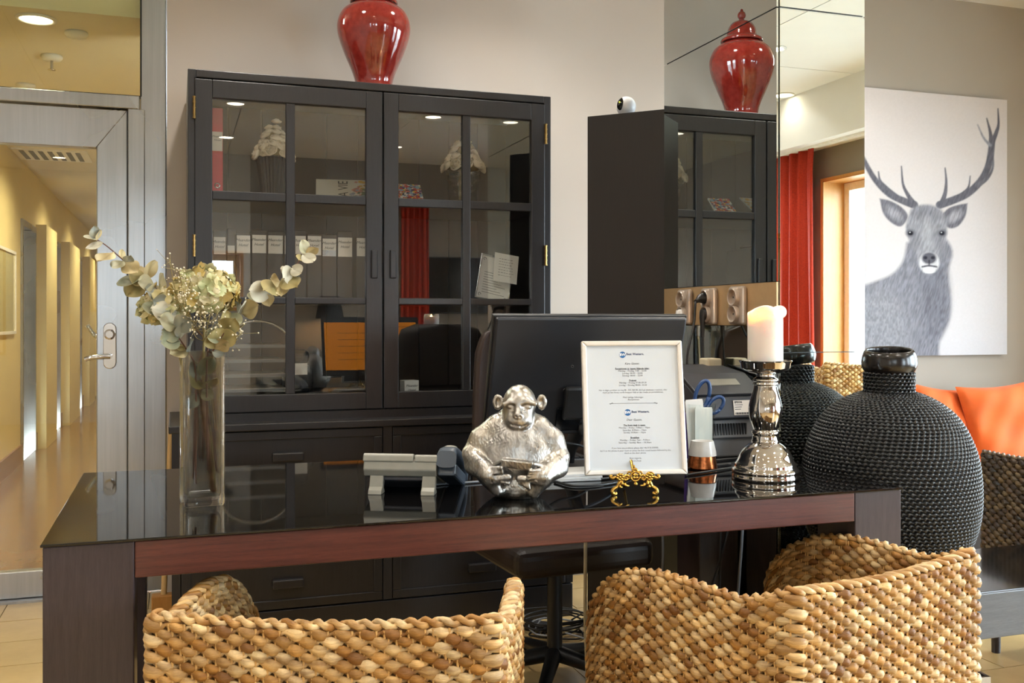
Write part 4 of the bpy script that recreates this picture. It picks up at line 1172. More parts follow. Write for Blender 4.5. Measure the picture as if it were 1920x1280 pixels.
branch('eucalyptus_branch', 'short dried eucalyptus sprig with grey-green leaves leaning left over the vase rim', S2, lv)
# leaves inside the vase on a thick twig
T1 = [inside(0.026, 0.004, 0.026), inside(0.016, 0.0, 0.12), inside(0.002, -0.004, 0.22), inside(-0.006, -0.006, 0.33)]
b = branch('dried_twig', 'thick brown twig standing inside the glass vase', T1, [], 'stem', (0.0075, 0.0055), None, 'twig')
for (bp, tp, k, roll) in ((inside(-0.004, -0.012, 0.30), inside(0.022, -0.028, 0.345), 3, 0.2), (inside(-0.006, -0.012, 0.29), inside(-0.03, -0.025, 0.33), 0, 0.2), (inside(0.0, -0.01, 0.27), inside(0.032, -0.022, 0.295), 1, 0.9), (inside(0.0, -0.012, 0.27), inside(-0.03, -0.024, 0.305), 5, 0.6),
                          (inside(0.0, -0.012, 0.262), inside(0.022, -0.028, 0.245), 2, 0.1), (inside(-0.012, -0.012, 0.255), inside(-0.032, -0.025, 0.225), 0, 0.3)): put_leaf(b, bp, tp, k, roll)
for i, (a, c, mt) in enumerate((((0.03, -0.012, 0.028), (-0.004, 0.012, 0.33), 'stem_green'), ((-0.006, 0.015, 0.10), (-0.008, 0.0, 0.33), 'stem_red'), ((0.034, 0.01, 0.07), (-0.012, -0.012, 0.32), 'stem_red'), ((-0.034, 0.008, 0.12), (-0.018, -0.006, 0.33), 'stem_green'), ((0.030, 0.018, 0.17), (0.002, -0.01, 0.34), 'stem_green'))):
    k = np.array(a), np.array(c); 
    t = thing('dried_twig', ['straw coloured stem reaching the foot of the glass vase', 'short reddish stem hanging free in the middle of the glass vase', 'reddish stem crossing diagonally inside the glass vase', 'thin straw stem along the left wall of the glass vase', 'bent straw stem near the right wall of the glass vase'][i], 'twig', tuple(inside(*a)))
    obj('stem', MB().tube(smoothpath([(0, 0, 0), tuple((k[1] - k[0]) * 0.5 + np.array((0.004 * (-1) ** i, 0, 0))), tuple(k[1] - k[0])], 14), (0.0022, 0.0016), 6), mt, t, smooth=True)

# hydrangea heads: four-petalled florets, each a part
def floret_mesh(k, ca, cb):
    mb = MB(); A, B = np.array(lin(ca)[:3]), np.array(lin(cb)[:3])
    for q in range(4):
        a = q * PI / 2 + 0.15 * math.sin(q * 2 + k)
        n, m = 5, 5; P = np.zeros((m, n, 3)); Cc = np.zeros((m, n, 3))
        for i, v in enumerate(np.linspace(0.04, 1, m)):
            wid = math.sin(PI * (0.08 + 0.80 * v)) ** 0.8 * 0.62
            for j, u in enumerate(np.linspace(-1, 1, n)):
                x, y = wid * u, v; z = 0.16 * math.sin(2.6 * u + k + q) * v + 0.34 * v * v * math.sin(k * 1.3 + q * 1.9) + 0.12 * v
                P[i, j] = (x * math.cos(a) - y * math.sin(a), x * math.sin(a) + y * math.cos(a), z)
                w = np.clip(v * 0.8 + 0.25 * math.sin(u * 4 + q), 0, 1); Cc[i, j] = A * (1 - w) + B * w
        mb.grid(P, Cc.reshape(-1, 3))
    mb.ball((0, 0, 0.05), 0.09, 6, 4, np.array(lin('#8c8a4a')[:3]))
    return mb.mesh('floret', 'petal', True, True)
FLO = [floret_mesh(0, '#9c9a66', '#c9c194'), floret_mesh(1, '#b3a46c', '#d2c598'), floret_mesh(2, '#8f9566', '#bfbd92'), floret_mesh(3, '#bda45c', '#d4bc80'), floret_mesh(4, '#b3a97e', '#dacfb0')]
def hydrangea(label, c, rad, count, sx, warm, stem_to):
    c = Vector(c)
    h = thing('hydrangea', label, 'flower', tuple(stem_to))
    obj('stem', MB().tube(smoothpath([(0, 0, 0), tuple((c - stem_to) * 0.6 + Vector((0, 0, 0.01))), tuple(c - stem_to)], 16), 0.003, 7), 'stem_green', h, smooth=True)
    for i in range(count):
        zz = 1 - 1.72 * (i + 0.5) / count; ph = i * 2.39996
        rr = math.sqrt(max(0, 1 - zz * zz))
        d = Vector((rr * math.cos(ph), rr * math.sin(ph), zz))
        p = c + Vector((d.x * rad * sx, d.y * rad, d.z * rad * 0.82)) * RNG.uniform(0.86, 1.06)
        if p.y - c.y > rad * 0.75 and i % 2: continue
        q = d.copy(); q = (q + Vector(RNG.uniform(-0.45, 0.45, 3))).normalized()
        kk = int(RNG.integers(0, 5)) if not warm else int(RNG.choice([1, 3, 3, 4, 0]))
        o = obj('floret', FLO[kk], None, h)
        o.location = p - h.location
        o.rotation_euler = (q.to_track_quat('Z', 'Y').to_matrix() @ Matrix.Rotation(RNG.uniform(0, 6), 3, 'Z')).to_euler()
        s = RNG.uniform(0.015, 0.024); o.scale = (s, s, s)
hydrangea('cream dried hydrangea head, the full central one above the glass vase', V(385, 548, -0.01), 0.066, 84, 1.08, False, inside(0.0, -0.004, 0.2))
hydrangea('yellowish dried hydrangea head on the left of the bouquet', V(310, 575, 0.02), 0.052, 50, 1.0, True, inside(-0.02, 0.01, 0.22))
# baby's breath sprays
def spray(label, base, dirs, seed):
    rg = np.random.default_rng(seed)
    base = Vector(base); s = thing('babys_breath', label, 'flower', tuple(base))
    st = MB(); bd = MB()
    for (tip, nb) in dirs:
        tip = Vector(tip) - base
        st.tube(smoothpath([(0, 0, 0), tuple(tip * 0.5 + Vector(rg.normal(0, 0.006, 3))), tuple(tip)], 10), 0.0008, 4)
        for _ in range(nb):
            t0 = rg.uniform(0.55, 1.0); o = tip * t0; e = o + Vector(rg.normal(0, 0.013, 3)) + Vector((0, -0.004, 0.006))
            st.tube([tuple(o), tuple(e)], 0.0005, 3)
            bd.ball(tuple(e), rg.uniform(0.0012, 0.0027), 6, 4)
    obj('fine_stems', st, 'stem_green', s, smooth=True)
    stuff(obj('buds', bd, 'bud', s, smooth=True))
b0 = V(385, 640, -0.06)
spray('baby\'s breath sprig rising at the upper left of the bouquet', V(350, 600, -0.05), [(V(335, 505, -0.07), 16), (V(318, 486, -0.05), 14), (V(358, 520, -0.09), 16), (V(345, 540, -0.10), 18), (V(330, 560, -0.10), 12)], 1)
spray('baby\'s breath sprig in front of the cream hydrangea', b0, [(V(345, 575, -0.11), 20), (V(372, 570, -0.12), 18), (V(395, 585, -0.12), 14), (V(360, 610, -0.11), 16), (V(410, 600, -0.10), 12), (V(418, 560, -0.10), 10)], 2)
spray('baby\'s breath sprig drooping to the right of the bouquet', V(400, 650, -0.05), [(V(455, 622, -0.06), 14), (V(446, 636, -0.05), 10), (V(460, 606, -0.05), 8), (V(438, 615, -0.07), 8)], 3)

# ------------------------------------------------------------------ DESK PHONE (seen from behind)
ph = thing('desk_phone', 'grey office desk phone turned away, propped on two feet', 'telephone', (0.545, 2.40, DZ), math.radians(-25))
tilt = Matrix.Translation((0, 0, 0.088)) @ Matrix.Rotation(math.radians(-19), 4, 'X')
def tb(mb): return mb.xform(tilt)
prof = [(0.0, -0.030), (0.012, -0.043), (0.165, -0.036), (0.195, -0.022), (0.2, -0.004), (0.19, 0.0), (0.004, 0.0), (0.0, -0.004)]
obj('housing', tb(MB().prism([(a, b) for a, b in prof], -0.112, 0.072, 'yz')), 'stone_grey', ph, bevel=0.003)
obj('top_cover', tb(MB().prism([(-0.004, -0.010), (0.18, 0.0), (0.18, 0.008), (0.002, 0.012), (-0.004, 0.006)], -0.114, 0.014, 'yz')), 'stone_grey', ph, bevel=0.003)
obj('side_cover', tb(MB().prism([(-0.003, -0.010), (0.18, 0.0), (0.18, 0.007), (0.002, 0.010), (-0.003, 0.005)], 0.016, 0.073, 'yz')), 'stone_grey', ph, bevel=0.003)
obj('handset_cradle', tb(MB().prism([(0.01, -0.04), (0.19, -0.036), (0.19, -0.004), (0.015, -0.006)], 0.073, 0.118, 'yz')), 'blue_grey', ph, bevel=0.006)
hp = smoothpath([(0.0, 0.004), (0.03, 0.020), (0.10, 0.026), (0.17, 0.020), (0.205, 0.0)], 20)
hb = MB(); pro = rsq(1.0, 0.3, 4)
Pg = []
for i, (yy, zz) in enumerate(hp):
    e = abs(i / (len(hp) - 1) - 0.5) * 2
    hgt = 0.020 + 0.022 * e ** 4; wd = 0.044 + 0.006 * e ** 3
    Pg.append(np.column_stack([0.096 + pro[:, 0] * wd, np.full(len(pro), yy), zz - hgt / 2 + 0.016 + pro[:, 1] * hgt]))
hb.grid(np.array(Pg), wrap=True); n = len(pro); m = len(hp)
hb.f.append(tuple(range(n - 1, -1, -1))); hb.f.append(tuple((m - 1) * n + j for j in range(n)))
hs = obj('handset', tb(hb), 'blue_grey', ph, smooth=True, sharp=50)
obj('handset_grip', tb(MB().tube([(0.096, 0.05, 0.038), (0.096, 0.15, 0.038)], 0.018, 12, flat=0.35)), 'stone_grey', hs, smooth=True)
for x0 in (-0.096, 0.036):
    ft = [(0.012, 0.055), (0.0, 0.05), (-0.012, 0.018), (-0.022, 0.010), (-0.026, 0.0), (0.012, 0.0), (0.012, 0.006), (0.004, 0.014), (0.022, 0.050)]
    obj('foot', MB().prism(ft, x0, x0 + 0.034, 'yz'), 'stone_grey', ph, bevel=0.002)
kp = MB()
for r in range(4):
    for c in range(3): kp.box((-0.03 + c * 0.022, 0.06 + r * 0.02, 0.013), (0.015, 0.012, 0.006))
obj('keypad', tb(kp), 'dark_grey', ph)
obj('display', tb(MB().box((-0.045, 0.15, 0.0095), (0.085, 0.03, 0.006))), 'tv', ph)
obj('underside_plate', tb(MB().bb(-0.08, 0.04, 0.02, 0.17, -0.052, -0.040)), 'dark_grey', ph, bevel=0.004)

# ------------------------------------------------------------------ MONITOR seen from behind
my0 = 2.5
mxl, mxr = XY(928, my0), XY(1292, my0)
mz1 = PY(928, 593, my0).z
mw = mxr - mxl; MHt = 0.352
mo = thing('computer_monitor', 'large black monitor seen from behind, tilted on the desk', 'monitor', ((mxl + mxr) / 2, my0 + 0.11, DZ))
tl = math.radians(-16.5)
Tm = Matrix.Translation((0, my0 - mo.location.y, mz1 - DZ)) @ Matrix.Rotation(tl, 4, 'X')    # local z axis down the panel
# panel local: x right, y away (towards the screen side), z 0 at the top edge, negative down
Tm = Matrix.Translation((0, my0 - mo.location.y, mz1 - DZ)) @ Matrix.Rotation(math.radians(16.5), 4, 'X')
def tm(mb): return mb.xform(Tm)
obj('back_shell', tm(MB().bb(-mw / 2 + 0.004, mw / 2 - 0.004, 0.0, 0.02, -MHt + 0.004, -0.004)), 'monitor', mo, bevel=0.006)
obj('bezel', tm(MB().bb(-mw / 2, mw / 2, 0.012, 0.030, -MHt, 0.0)), 'black_plastic', mo, bevel=0.002)
sc = obj('screen', tm(MB().bb(-mw / 2 + 0.016, mw / 2 - 0.016, 0.0301, 0.0315, -MHt + 0.03, -0.016)), 'screen', mo)
ui = MB()
ui.bb(-mw / 2 + 0.016, mw / 2 - 0.016, 0.0316, 0.0322, -0.034, -0.016)
for k in range(5): ui.bb(-0.2, 0.05 + 0.03 * (k % 3), 0.0316, 0.0322, -0.10 - 0.04 * k, -0.098 - 0.04 * k)
ui.bb(0.10, 0.22, 0.0316, 0.0322, -0.062, -0.060).bb(0.10, 0.102, 0.0316, 0.0322, -0.25, -0.06).bb(0.22, 0.222, 0.0316, 0.0322, -0.25, -0.06)
obj('screen_layout', tm(ui), 'dark_grey', mo)
obj('stand_hub', tm(MB().bb(-0.07, 0.07, -0.018, 0.0, -0.30, -0.20)), 'black_plastic', mo, bevel=0.012)
obj('port_recess', tm(MB().bb(-0.085, -0.01, -0.006, 0.001, -0.335, -0.265)), 'tv', mo, bevel=0.004)
for (px, py) in ((1077, 714), (1068, 770), (1180, 714), (1190, 770)):
    xx = (px - 1110) / 367 * mw; zz = -(py - 596) / 330 * MHt * 1.15
    obj('screw', tm(MB().lathe([(0.005, 0), (0.005, 0.002), (0.0025, 0.0025), (0.002, 0.0008), (0.0002, 0.0008)], n=10).xform(Matrix.Translation((xx, 0.0005, zz)) @ Matrix.Rotation(PI / 2, 4, 'X'))), 'black_rubber', mo, smooth=True)
obj('stand_neck', MB().tube(smoothpath([(0, 0.09, 0.012), (0, 0.07, 0.06), (0, -0.02, 0.14)], 10), 0.03, 12, flat=0.5), 'black_plastic', mo, smooth=True)
obj('stand_foot', MB().lathe([(0.13, 0), (0.13, 0.006), (0.11, 0.012), (0.001, 0.014)], n=40, sy=0.75).shift((0, 0.10, 0)), 'black_plastic', mo, smooth=True, sharp=40)

# things behind the monitor and the figurine
kb = thing('keyboard', 'dark keyboard lying behind the silver ape figurine', 'keyboard', (0.98, 2.80, DZ), math.radians(-4))
obj('keyboard_body', MB().bb(-0.2, 0.2, -0.07, 0.07, 0.0, 0.016), 'blue_grey', kb, bevel=0.004)
kc = MB()
for r in range(5):
    for c in range(17): kc.box((-0.18 + c * 0.0225, -0.05 + r * 0.024, 0.019), (0.018, 0.019, 0.006))
obj('keys', kc, 'black_plastic', kb)
pp = thing('paper_stack', 'low stack of white papers between the figurine and the framed notice', 'paper', (0.985, 2.50, DZ), math.radians(-6))
for k in range(3): obj('sheet', MB().box((0.004 * k, 0.003 * k, 0.004 + 0.006 * k), (0.20, 0.13, 0.005), (0, 0, 0.02 * k)), 'paper', pp)

def cable(label, pts, mat='black_rubber', r=0.003, name='cable'):
    P = np.array(smoothpath(pts, 60)); o0 = P[0].copy()
    t = obj(name, MB().tube(P - o0, r, 7), mat, smooth=True)
    t.location = tuple(o0)
    return tag(t, label, 'cable')
z = DZ + 0.004
def dk(px, py, dz=0.0): q = PZ(px, py, DZ); return (q.x, q.y, z + dz)
cable('thin grey cable running on the desk from the phone to behind the figurine', [dk(745, 902), dk(790, 912), dk(840, 909), dk(890, 906), dk(960, 900)], 'grey_cable', 0.0028)
cable('black cable looping on the glass between the figurine and the easel', [dk(1040, 905), dk(1080, 914), dk(1150, 908), dk(1200, 892), dk(1290, 880), dk(1370, 872)], 'black_rubber', 0.0036)
cable('black cable along the desk just behind the easel feet', [dk(1050, 893), dk(1110, 901), dk(1180, 893), dk(1260, 881), dk(1330, 867), dk(1420, 858)], 'black_rubber', 0.0036)
cable('black cable crossing in front of the white pot towards the candlestick', [dk(1285, 893), dk(1320, 888), dk(1350, 883), dk(1392, 876)], 'black_rubber', 0.0036)
cable('blue-grey cable hanging from the monitor behind the framed notice', [(1.02, 2.66, DZ + 0.13), (1.05, 2.64, DZ + 0.115), (1.12, 2.60, DZ + 0.10), (1.2, 2.60, DZ + 0.06), (1.22, 2.62, DZ + 0.006)], 'blue_grey', 0.004)
cable('black plug lead drooping under the monitor port', [(0.98, 2.64, DZ + 0.12), (1.03, 2.62, DZ + 0.085), (1.10, 2.62, DZ + 0.07), (1.18, 2.66, DZ + 0.03), (1.19, 2.70, DZ + 0.006)], 'black_rubber', 0.0042)

# ------------------------------------------------------------------ FRAMED NOTICE on a gilt easel
fp = PZ(1193, 905, DZ)
FYY = 2.235
fb = PY(1193, 890, FYY)
frm = thing('framed_notice', 'white framed bilingual reception notice standing on the gilt easel', 'sign', tuple(fb), 0, None, (math.radians(-10), math.radians(-0.3), math.radians(-15)))
FW, FH = 0.258, 0.338
b_ = 0.0125
fm = MB()
fm.add([(-FW / 2, 0, 0), (FW / 2, 0, 0), (FW / 2 - b_, 0, b_), (-FW / 2 + b_, 0, b_), (-FW / 2, 0, FH), (FW / 2, 0, FH), (FW / 2 - b_, 0, FH - b_), (-FW / 2 + b_, 0, FH - b_)], [])
for (nm, poly) in (('bottom', [(-FW / 2, 0), (FW / 2, 0), (FW / 2 - b_, b_), (-FW / 2 + b_, b_)]), ('top', [(-FW / 2 + b_, FH - b_), (FW / 2 - b_, FH - b_), (FW / 2, FH), (-FW / 2, FH)]), ('l', [(-FW / 2, 0), (-FW / 2 + b_, b_), (-FW / 2 + b_, FH - b_), (-FW / 2, FH)]), ('r', [(FW / 2 - b_, b_), (FW / 2, 0), (FW / 2, FH), (FW / 2 - b_, FH - b_)])):
    obj('frame_strip', MB().prism(poly, -0.008, 0.012, 'xz'), 'frame_white', frm, bevel=0.003)
obj('notice_sheet', MB().bb(-FW / 2 + b_, FW / 2 - b_, 0.0, 0.004, b_, FH - b_), 'sign_paper', frm)
obj('backing', MB().bb(-FW / 2 + 0.004, FW / 2 - 0.004, 0.0045, 0.009, 0.004, FH - 0.004), 'dark_grey', frm)
def fz(cy_): return FH * (1 - (cy_ - 70) / 1088.0)
LINES = [(257, 'Kära Gäster,', 0.0066, 0.3, 0, 'ink'), (298, 'Receptionen är öppen följande tider:', 0.0053, 0, 0.0001, 'ink'), (317, 'Måndag – Fredag: 7:00 – 22:00', 0.0053, 0, 0, 'ink_light'), (337, 'Lördag: 08:00 – 22:00', 0.0053, 0, 0, 'ink_light'), (356, 'Söndag: 08:00 – 22:00', 0.0053, 0, 0, 'ink_light'),
         (395, 'Frukost', 0.0053, 0, 0.0001, 'ink'), (414, 'Måndag – Fredag 07:00-09:30', 0.0053, 0, 0, 'ink_light'), (434, 'Lördag – Söndag 08:00- 10:30', 0.0053, 0, 0, 'ink_light'),
         (474, 'Har ni några problem så ring 08 - 555 360 00, slå 0 på telefonen i rummet, eller', 0.00485, 0, 0, 'ink_light'), (493, 'tryck på den första runda knappen följt av den tredje på porttelefonen.', 0.00485, 0, 0, 'ink_light'),
         (533, 'Med vänliga hälsningar,', 0.0052, 0, 0, 'ink_light'), (552, 'Receptionen', 0.0052, 0.3, 0, 'ink_light'),
         (716, 'Dear Guests,', 0.0066, 0.3, 0, 'ink'), (760, 'The front desk is open:', 0.0053, 0, 0.0001, 'ink'), (780, 'Monday – Friday: 7:00am – 10pm', 0.0053, 0, 0, 'ink_light'), (800, 'Saturday: 8:00am – 10pm', 0.0053, 0, 0, 'ink_light'), (819, 'Sunday: 8:00am – 10pm', 0.0053, 0, 0, 'ink_light'),
         (860, 'Breakfast', 0.0053, 0, 0.0001, 'ink'), (880, 'Monday – Friday: 7am – 9:30am', 0.0053, 0, 0, 'ink_light'), (900, 'Saturday – Sunday: 8am – 10:30am', 0.0053, 0, 0, 'ink_light'),
         (943, 'If you have any problems please dial +46 8 50,550000,', 0.00485, 0, 0, 'ink_light'), (964, 'dial 0 on the phone in your room or press the first round button followed by the', 0.00485, 0, 0, 'ink_light'), (984, 'third on the door phone.', 0.00485, 0, 0, 'ink_light'),
         (1025, 'Best regards,', 0.0052, 0, 0, 'ink_light'), (1046, 'Front Desk', 0.0052, 0.3, 0, 'ink_light')]
dark, lite = MB(), MB()
for (cy_, s, sz, sh_, bo, mt) in LINES:
    k = text_mb(s, sz * 1.12, 'CENTER', sh_, bo).shift((0, -0.0004, fz(cy_)))
    (dark if mt == 'ink' else lite).join(k)
for (cy_, w) in ((306, 0.088), (402, 0.018), (767, 0.057), (867, 0.024)): obj('underline', MB().bb(-w / 2, w / 2, -0.0005, -0.0001, fz(cy_), fz(cy_) + 0.0004), 'ink', frm)
zl = fz(582); lite.bb(-0.060, 0.060, -0.0005, -0.0001, zl - 0.0004, zl + 0.0004)
for sx in (-1, 1):
    lite.tube([(sx * (0.052 + 0.006 * q), -0.0004, zl + 0.0016 * math.sin(q * 4)) for q in np.linspace(0, 1.6, 9)], 0.0004, 4)
obj('dark_print', dark, 'ink', frm); obj('grey_print', lite, 'ink_light', frm)
for cy_ in (183, 656):
    zc_ = fz(cy_); xc_ = -0.023 + (0.008 if cy_ > 400 else 0) - 0.001
    disc = MB().prism([(xc_ + 0.0083 * math.cos(a), zc_ + 0.0083 * math.sin(a)) for a in np.linspace(0, 2 * PI, 28, endpoint=False)], -0.0006, -0.0001, 'xz')
    lg = obj('logo_disc', disc, 'blue_logo', frm)
    obj('logo_letters', text_mb('BW', 0.0098, bold=0.0002).shift((xc_, -0.0009, zc_)), 'white_ink', lg)
    obj('logo_name', text_mb('Best Western.', 0.0078, 'LEFT', 0, 0.0002).shift((xc_ + 0.0098, -0.0004, zc_ + 0.0014)), 'navy_ink', frm)

# gilt easel: openwork front of scrolls, rosettes, two curved legs, back strut, ledge hooks
ep = PZ(1190, 928, DZ)
ez = thing('brass_easel', 'small ornate gilt brass easel holding the framed notice', 'easel', (ep.x, ep.y, DZ), math.radians(-15))
def scroll(c, r0, turns, start, rad, sgn=1, n=26):
    a = np.linspace(0, turns * 2 * PI, n); rr = r0 * (1 - 0.78 * a / a[-1])
    return [(c[0] + rr[i] * math.cos(start + sgn * a[i]), c[1] + 0.0, c[2] + rr[i] * math.sin(start + sgn * a[i])) for i in range(n)]
sc1 = 0.00128
def E(px, py): return ((px - 925) / 12.8 * sc1, (895 - py) / 12.8 * sc1)
def et(pts, r, n=7, flat=1.0): return MB().tube(smoothpath([(E(*p)[0], y0, E(*p)[1]) for p in pts], 22), r, n, flat=flat)
y0 = 0.0
for sx in (1, -1):
    fl_ = lambda p: (925 + sx * (p[0] - 925), p[1])
    lg = MB()
    lg.tube(smoothpath([(E(*fl_(p))[0], 0.0, E(*fl_(p))[1]) for p in [(1260, 520), (1310, 600), (1350, 680), (1440, 740), (1475, 800), (1450, 865), (1395, 855), (1400, 810)]], 30), [0.0045, 0.0052, 0.0045, 0.0052, 0.0055, 0.0055, 0.0045, 0.003], 8)
    for (a, b, r) in (((1250, 540), (1180, 640), 0.0035), ((1180, 600), (1060, 660), 0.0032), ((1290, 640), (1230, 690), 0.003)):
        lg.tube(smoothpath([(E(*fl_(a))[0], -0.001, E(*fl_(a))[1]), (E(*fl_(((a[0] + b[0]) / 2 + 20, (a[1] + b[1]) / 2 + 25)))[0], -0.003, E(*fl_(((a[0] + b[0]) / 2 + 20, (a[1] + b[1]) / 2 + 25)))[1]), (E(*fl_(b))[0], -0.001, E(*fl_(b))[1])], 12), [r, r * 1.2, r * 0.6], 7)
    obj('leg', lg, 'gold', ez, smooth=True)
    ro = MB()
    cx_, cz_ = E(*fl_((1290, 440)))
    for k in range(7):
        a = 2 * PI * k / 7; ro.ball((cx_ + 0.0068 * math.cos(a), -0.003, cz_ + 0.0068 * math.sin(a)), (0.004, 0.003, 0.004), 8, 5)
    ro.ball((cx_, -0.005, cz_), 0.0034, 8, 5)
    ro.tube(scroll((cx_, -0.002, cz_), 0.0125, 1.1, 0.4, 0.002, sx), 0.0022, 6)
    obj('rosette', ro, 'gold', ez, smooth=True)
    sw = MB()
    sw.tube(smoothpath([(E(*fl_(p))[0], -0.001, E(*fl_(p))[1]) for p in [(1060, 430), (1130, 400), (1200, 450), (1170, 520), (1100, 500), (1120, 455)]], 24), [0.0035, 0.003, 0.0035, 0.003, 0.0025, 0.0018], 7)
    sw.tube(smoothpath([(E(*fl_(p))[0], -0.001, E(*fl_(p))[1]) for p in [(1400, 430), (1450, 470), (1510, 470), (1525, 420), (1480, 405)]], 20), [0.0035, 0.0042, 0.0045, 0.004, 0.003], 7)
    sw.tube(smoothpath([(E(*fl_(p))[0], -0.001, E(*fl_(p))[1]) for p in [(1010, 340), (1060, 320), (1105, 350), (1085, 385)]], 16), [0.003, 0.0028, 0.0022, 0.0015], 7)
    obj('scroll', sw, 'gold', ez, smooth=True)
me_ = MB()
cx_, cz_ = E(940, 430)
me_.tube([(cx_ + 0.0115 * math.cos(a), -0.002, cz_ + 0.0115 * math.sin(a)) for a in np.linspace(0, 2 * PI, 24)], 0.0028, 7)
for k in range(4):
    a = PI / 4 + k * PI / 2; me_.ball((cx_ + 0.0045 * math.cos(a), -0.002, cz_ + 0.0045 * math.sin(a)), (0.0042, 0.003, 0.0042), 8, 5)
me_.ball((cx_, -0.005, cz_ - 0.0185), (0.005, 0.004, 0.0055), 10, 6)
me_.tube(smoothpath([(E(*p)[0], -0.001, E(*p)[1]) for p in [(860, 320), (900, 270), (930, 250), (970, 270), (1010, 330)]], 14), [0.003, 0.0035, 0.004, 0.0035, 0.003], 7)
me_.tube(smoothpath([(E(*p)[0], -0.001, E(*p)[1]) for p in [(930, 250), (915, 215), (900, 190)]], 8), [0.003, 0.0022, 0.0015], 6).ball((E(905, 182)[0], -0.001, E(905, 182)[1]), 0.0034, 8, 6)
me_.tube([(E(420, 480)[0], 0.002, E(420, 480)[1]), (E(1440, 480)[0], 0.002, E(1440, 480)[1])], 0.003, 7)
obj('medallion', me_, 'gold', ez, smooth=True)
for px in (560, 1290): obj('ledge', MB().bb(E(px, 0)[0] - 0.006, E(px, 0)[0] + 0.006, -0.002, 0.04, E(0, 500)[1] - 0.003, E(0, 500)[1]), 'gold', ez)
obj('back_strut', MB().tube(smoothpath([(0, 0.005, E(0, 440)[1]), (0.0, 0.06, 0.09), (0.0, 0.08, 0.14)], 10), 0.004, 7).tube(smoothpath([(0, 0.05, 0.075), (-0.006, 0.085, 0.03), (-0.008, 0.10, 0.004)], 8), 0.0035, 7), 'gold', ez, smooth=True)

# ------------------------------------------------------------------ CANDLESTICK and candle
cp = PZ(1435, 896, DZ)
cs = thing('candlestick', 'polished silver baluster candlestick on the right of the desk', 'candlestick', (cp.x, cp.y, DZ))
q = cp.y / ray(1435, 600)[1] * 1.0
S_ = q
def pf(r, py): return (r * S_, (896 - py) * S_)
base = [pf(61, 896), pf(62.5, 892), pf(61, 886), pf(62, 881), pf(60, 877), pf(57, 874), pf(56, 868), pf(53, 864), pf(50, 858), pf(47, 850), pf(42, 842), pf(35, 835), pf(29, 831), pf(26, 829)]
obj('foot', MB().lathe([tuple(p) for p in smoothpath(base, 60)], n=56), 'silver', cs, smooth=True, sharp=70)
obj('lower_ring', MB().lathe([tuple(p) for p in smoothpath([pf(24, 831), pf(26, 827), pf(24.5, 822), pf(24, 815), pf(26, 811), pf(25, 807), pf(23, 805)], 30)], n=48), 'silver', cs, smooth=True)
obj('baluster', MB().lathe([tuple(p) for p in smoothpath([pf(22, 806), pf(25, 798), pf(29, 785), pf(31, 772), pf(30.5, 760), pf(27, 745), pf(23, 732), pf(21, 722)], 44)], n=56), 'silver', cs, smooth=True)
obj('upper_ring', MB().lathe([tuple(p) for p in smoothpath([pf(20, 723), pf(23.5, 720), pf(22, 716), pf(24, 713), pf(22, 709), pf(17, 706), pf(17, 700), pf(24, 697)], 40)], n=48), 'silver', cs, smooth=True)
plt = [pf(22, 700), pf(30, 698), pf(42, 693), pf(45, 689), pf(46.5, 680), pf(49.5, 676), pf(48, 675), pf(44, 678), pf(42, 683), pf(30, 684), pf(0.5, 684)]
obj('drip_plate', MB().lathe(plt, n=56, close_bottom=False), 'silver', cs, smooth=True, sharp=50)
zc0 = (896 - 683.5) * S_
ca = thing('pillar_candle', 'white pillar candle with a melted glowing rim on the silver candlestick', 'candle', (cp.x, cp.y, DZ + zc0 + 0.0005))
rC = 32.5 * S_; hC = (683 - 582) * S_
n = 48; rowsC = []
def topz(a): return hC + 0.006 * math.sin(a + 2.6) + 0.005 * math.sin(2 * a + 0.6) + 0.004 * math.cos(3 * a)
for v in np.linspace(0, 1, 12):
    rowsC.append([(rC * math.cos(a) * (1 + 0.012 * v * math.sin(3 * a)), rC * math.sin(a) * (1 + 0.012 * v * math.sin(3 * a)), v * topz(a)) for a in np.linspace(0, 2 * PI, n, endpoint=False)])
for (k, dz) in ((0.96, 0.004), (0.88, 0.002), (0.80, -0.012), (0.68, -0.022), (0.4, -0.025), (0.02, -0.026)):
    rowsC.append([(rC * k * math.cos(a), rC * k * math.sin(a), (topz(a) if k > 0.75 else hC) + dz) for a in np.linspace(0, 2 * PI, n, endpoint=False)])
mb = MB().grid(np.array(rowsC), wrap=True); mb.f.append(tuple(range(n - 1, -1, -1))); mb.f.append(tuple((len(rowsC) - 1) * n + j for j in range(n)))
# melted lobe slumping over the right side of the rim
obj('wax_body', mb, 'wax', ca, smooth=True, sharp=75)
obj('wax_lobe', MB().ball((rC * 0.80, -rC * 0.30, hC - 0.004), (0.017, 0.017, 0.018), 18, 12).ball((-rC * 0.25, -rC * 0.45, hC + 0.004), (0.024, 0.016, 0.010), 18, 12), 'wax', ca, smooth=True)
obj('wick', MB().tube([(0, 0, hC - 0.028), (0.001, 0, hC - 0.012)], 0.0012, 6), 'ink', ca)
fl2 = obj('flame', MB().lathe([tuple(p) for p in smoothpath([(0.0004, 0), (0.0045, 0.006), (0.005, 0.011), (0.003, 0.019), (0.0004, 0.028)], 20)], c=(0.001, 0, hC - 0.016), n=14), 'flame', ca, smooth=True)
l = bpy.data.lights.new('candle_light', 'POINT'); l.energy = 14.0; l.color = (1.0, 0.55, 0.20); l.shadow_soft_size = 0.006
lo = bpy.data.objects.new('candle_light', l); COL.objects.link(lo); lo.location = (0, 0, hC - 0.004); lo.parent = ca

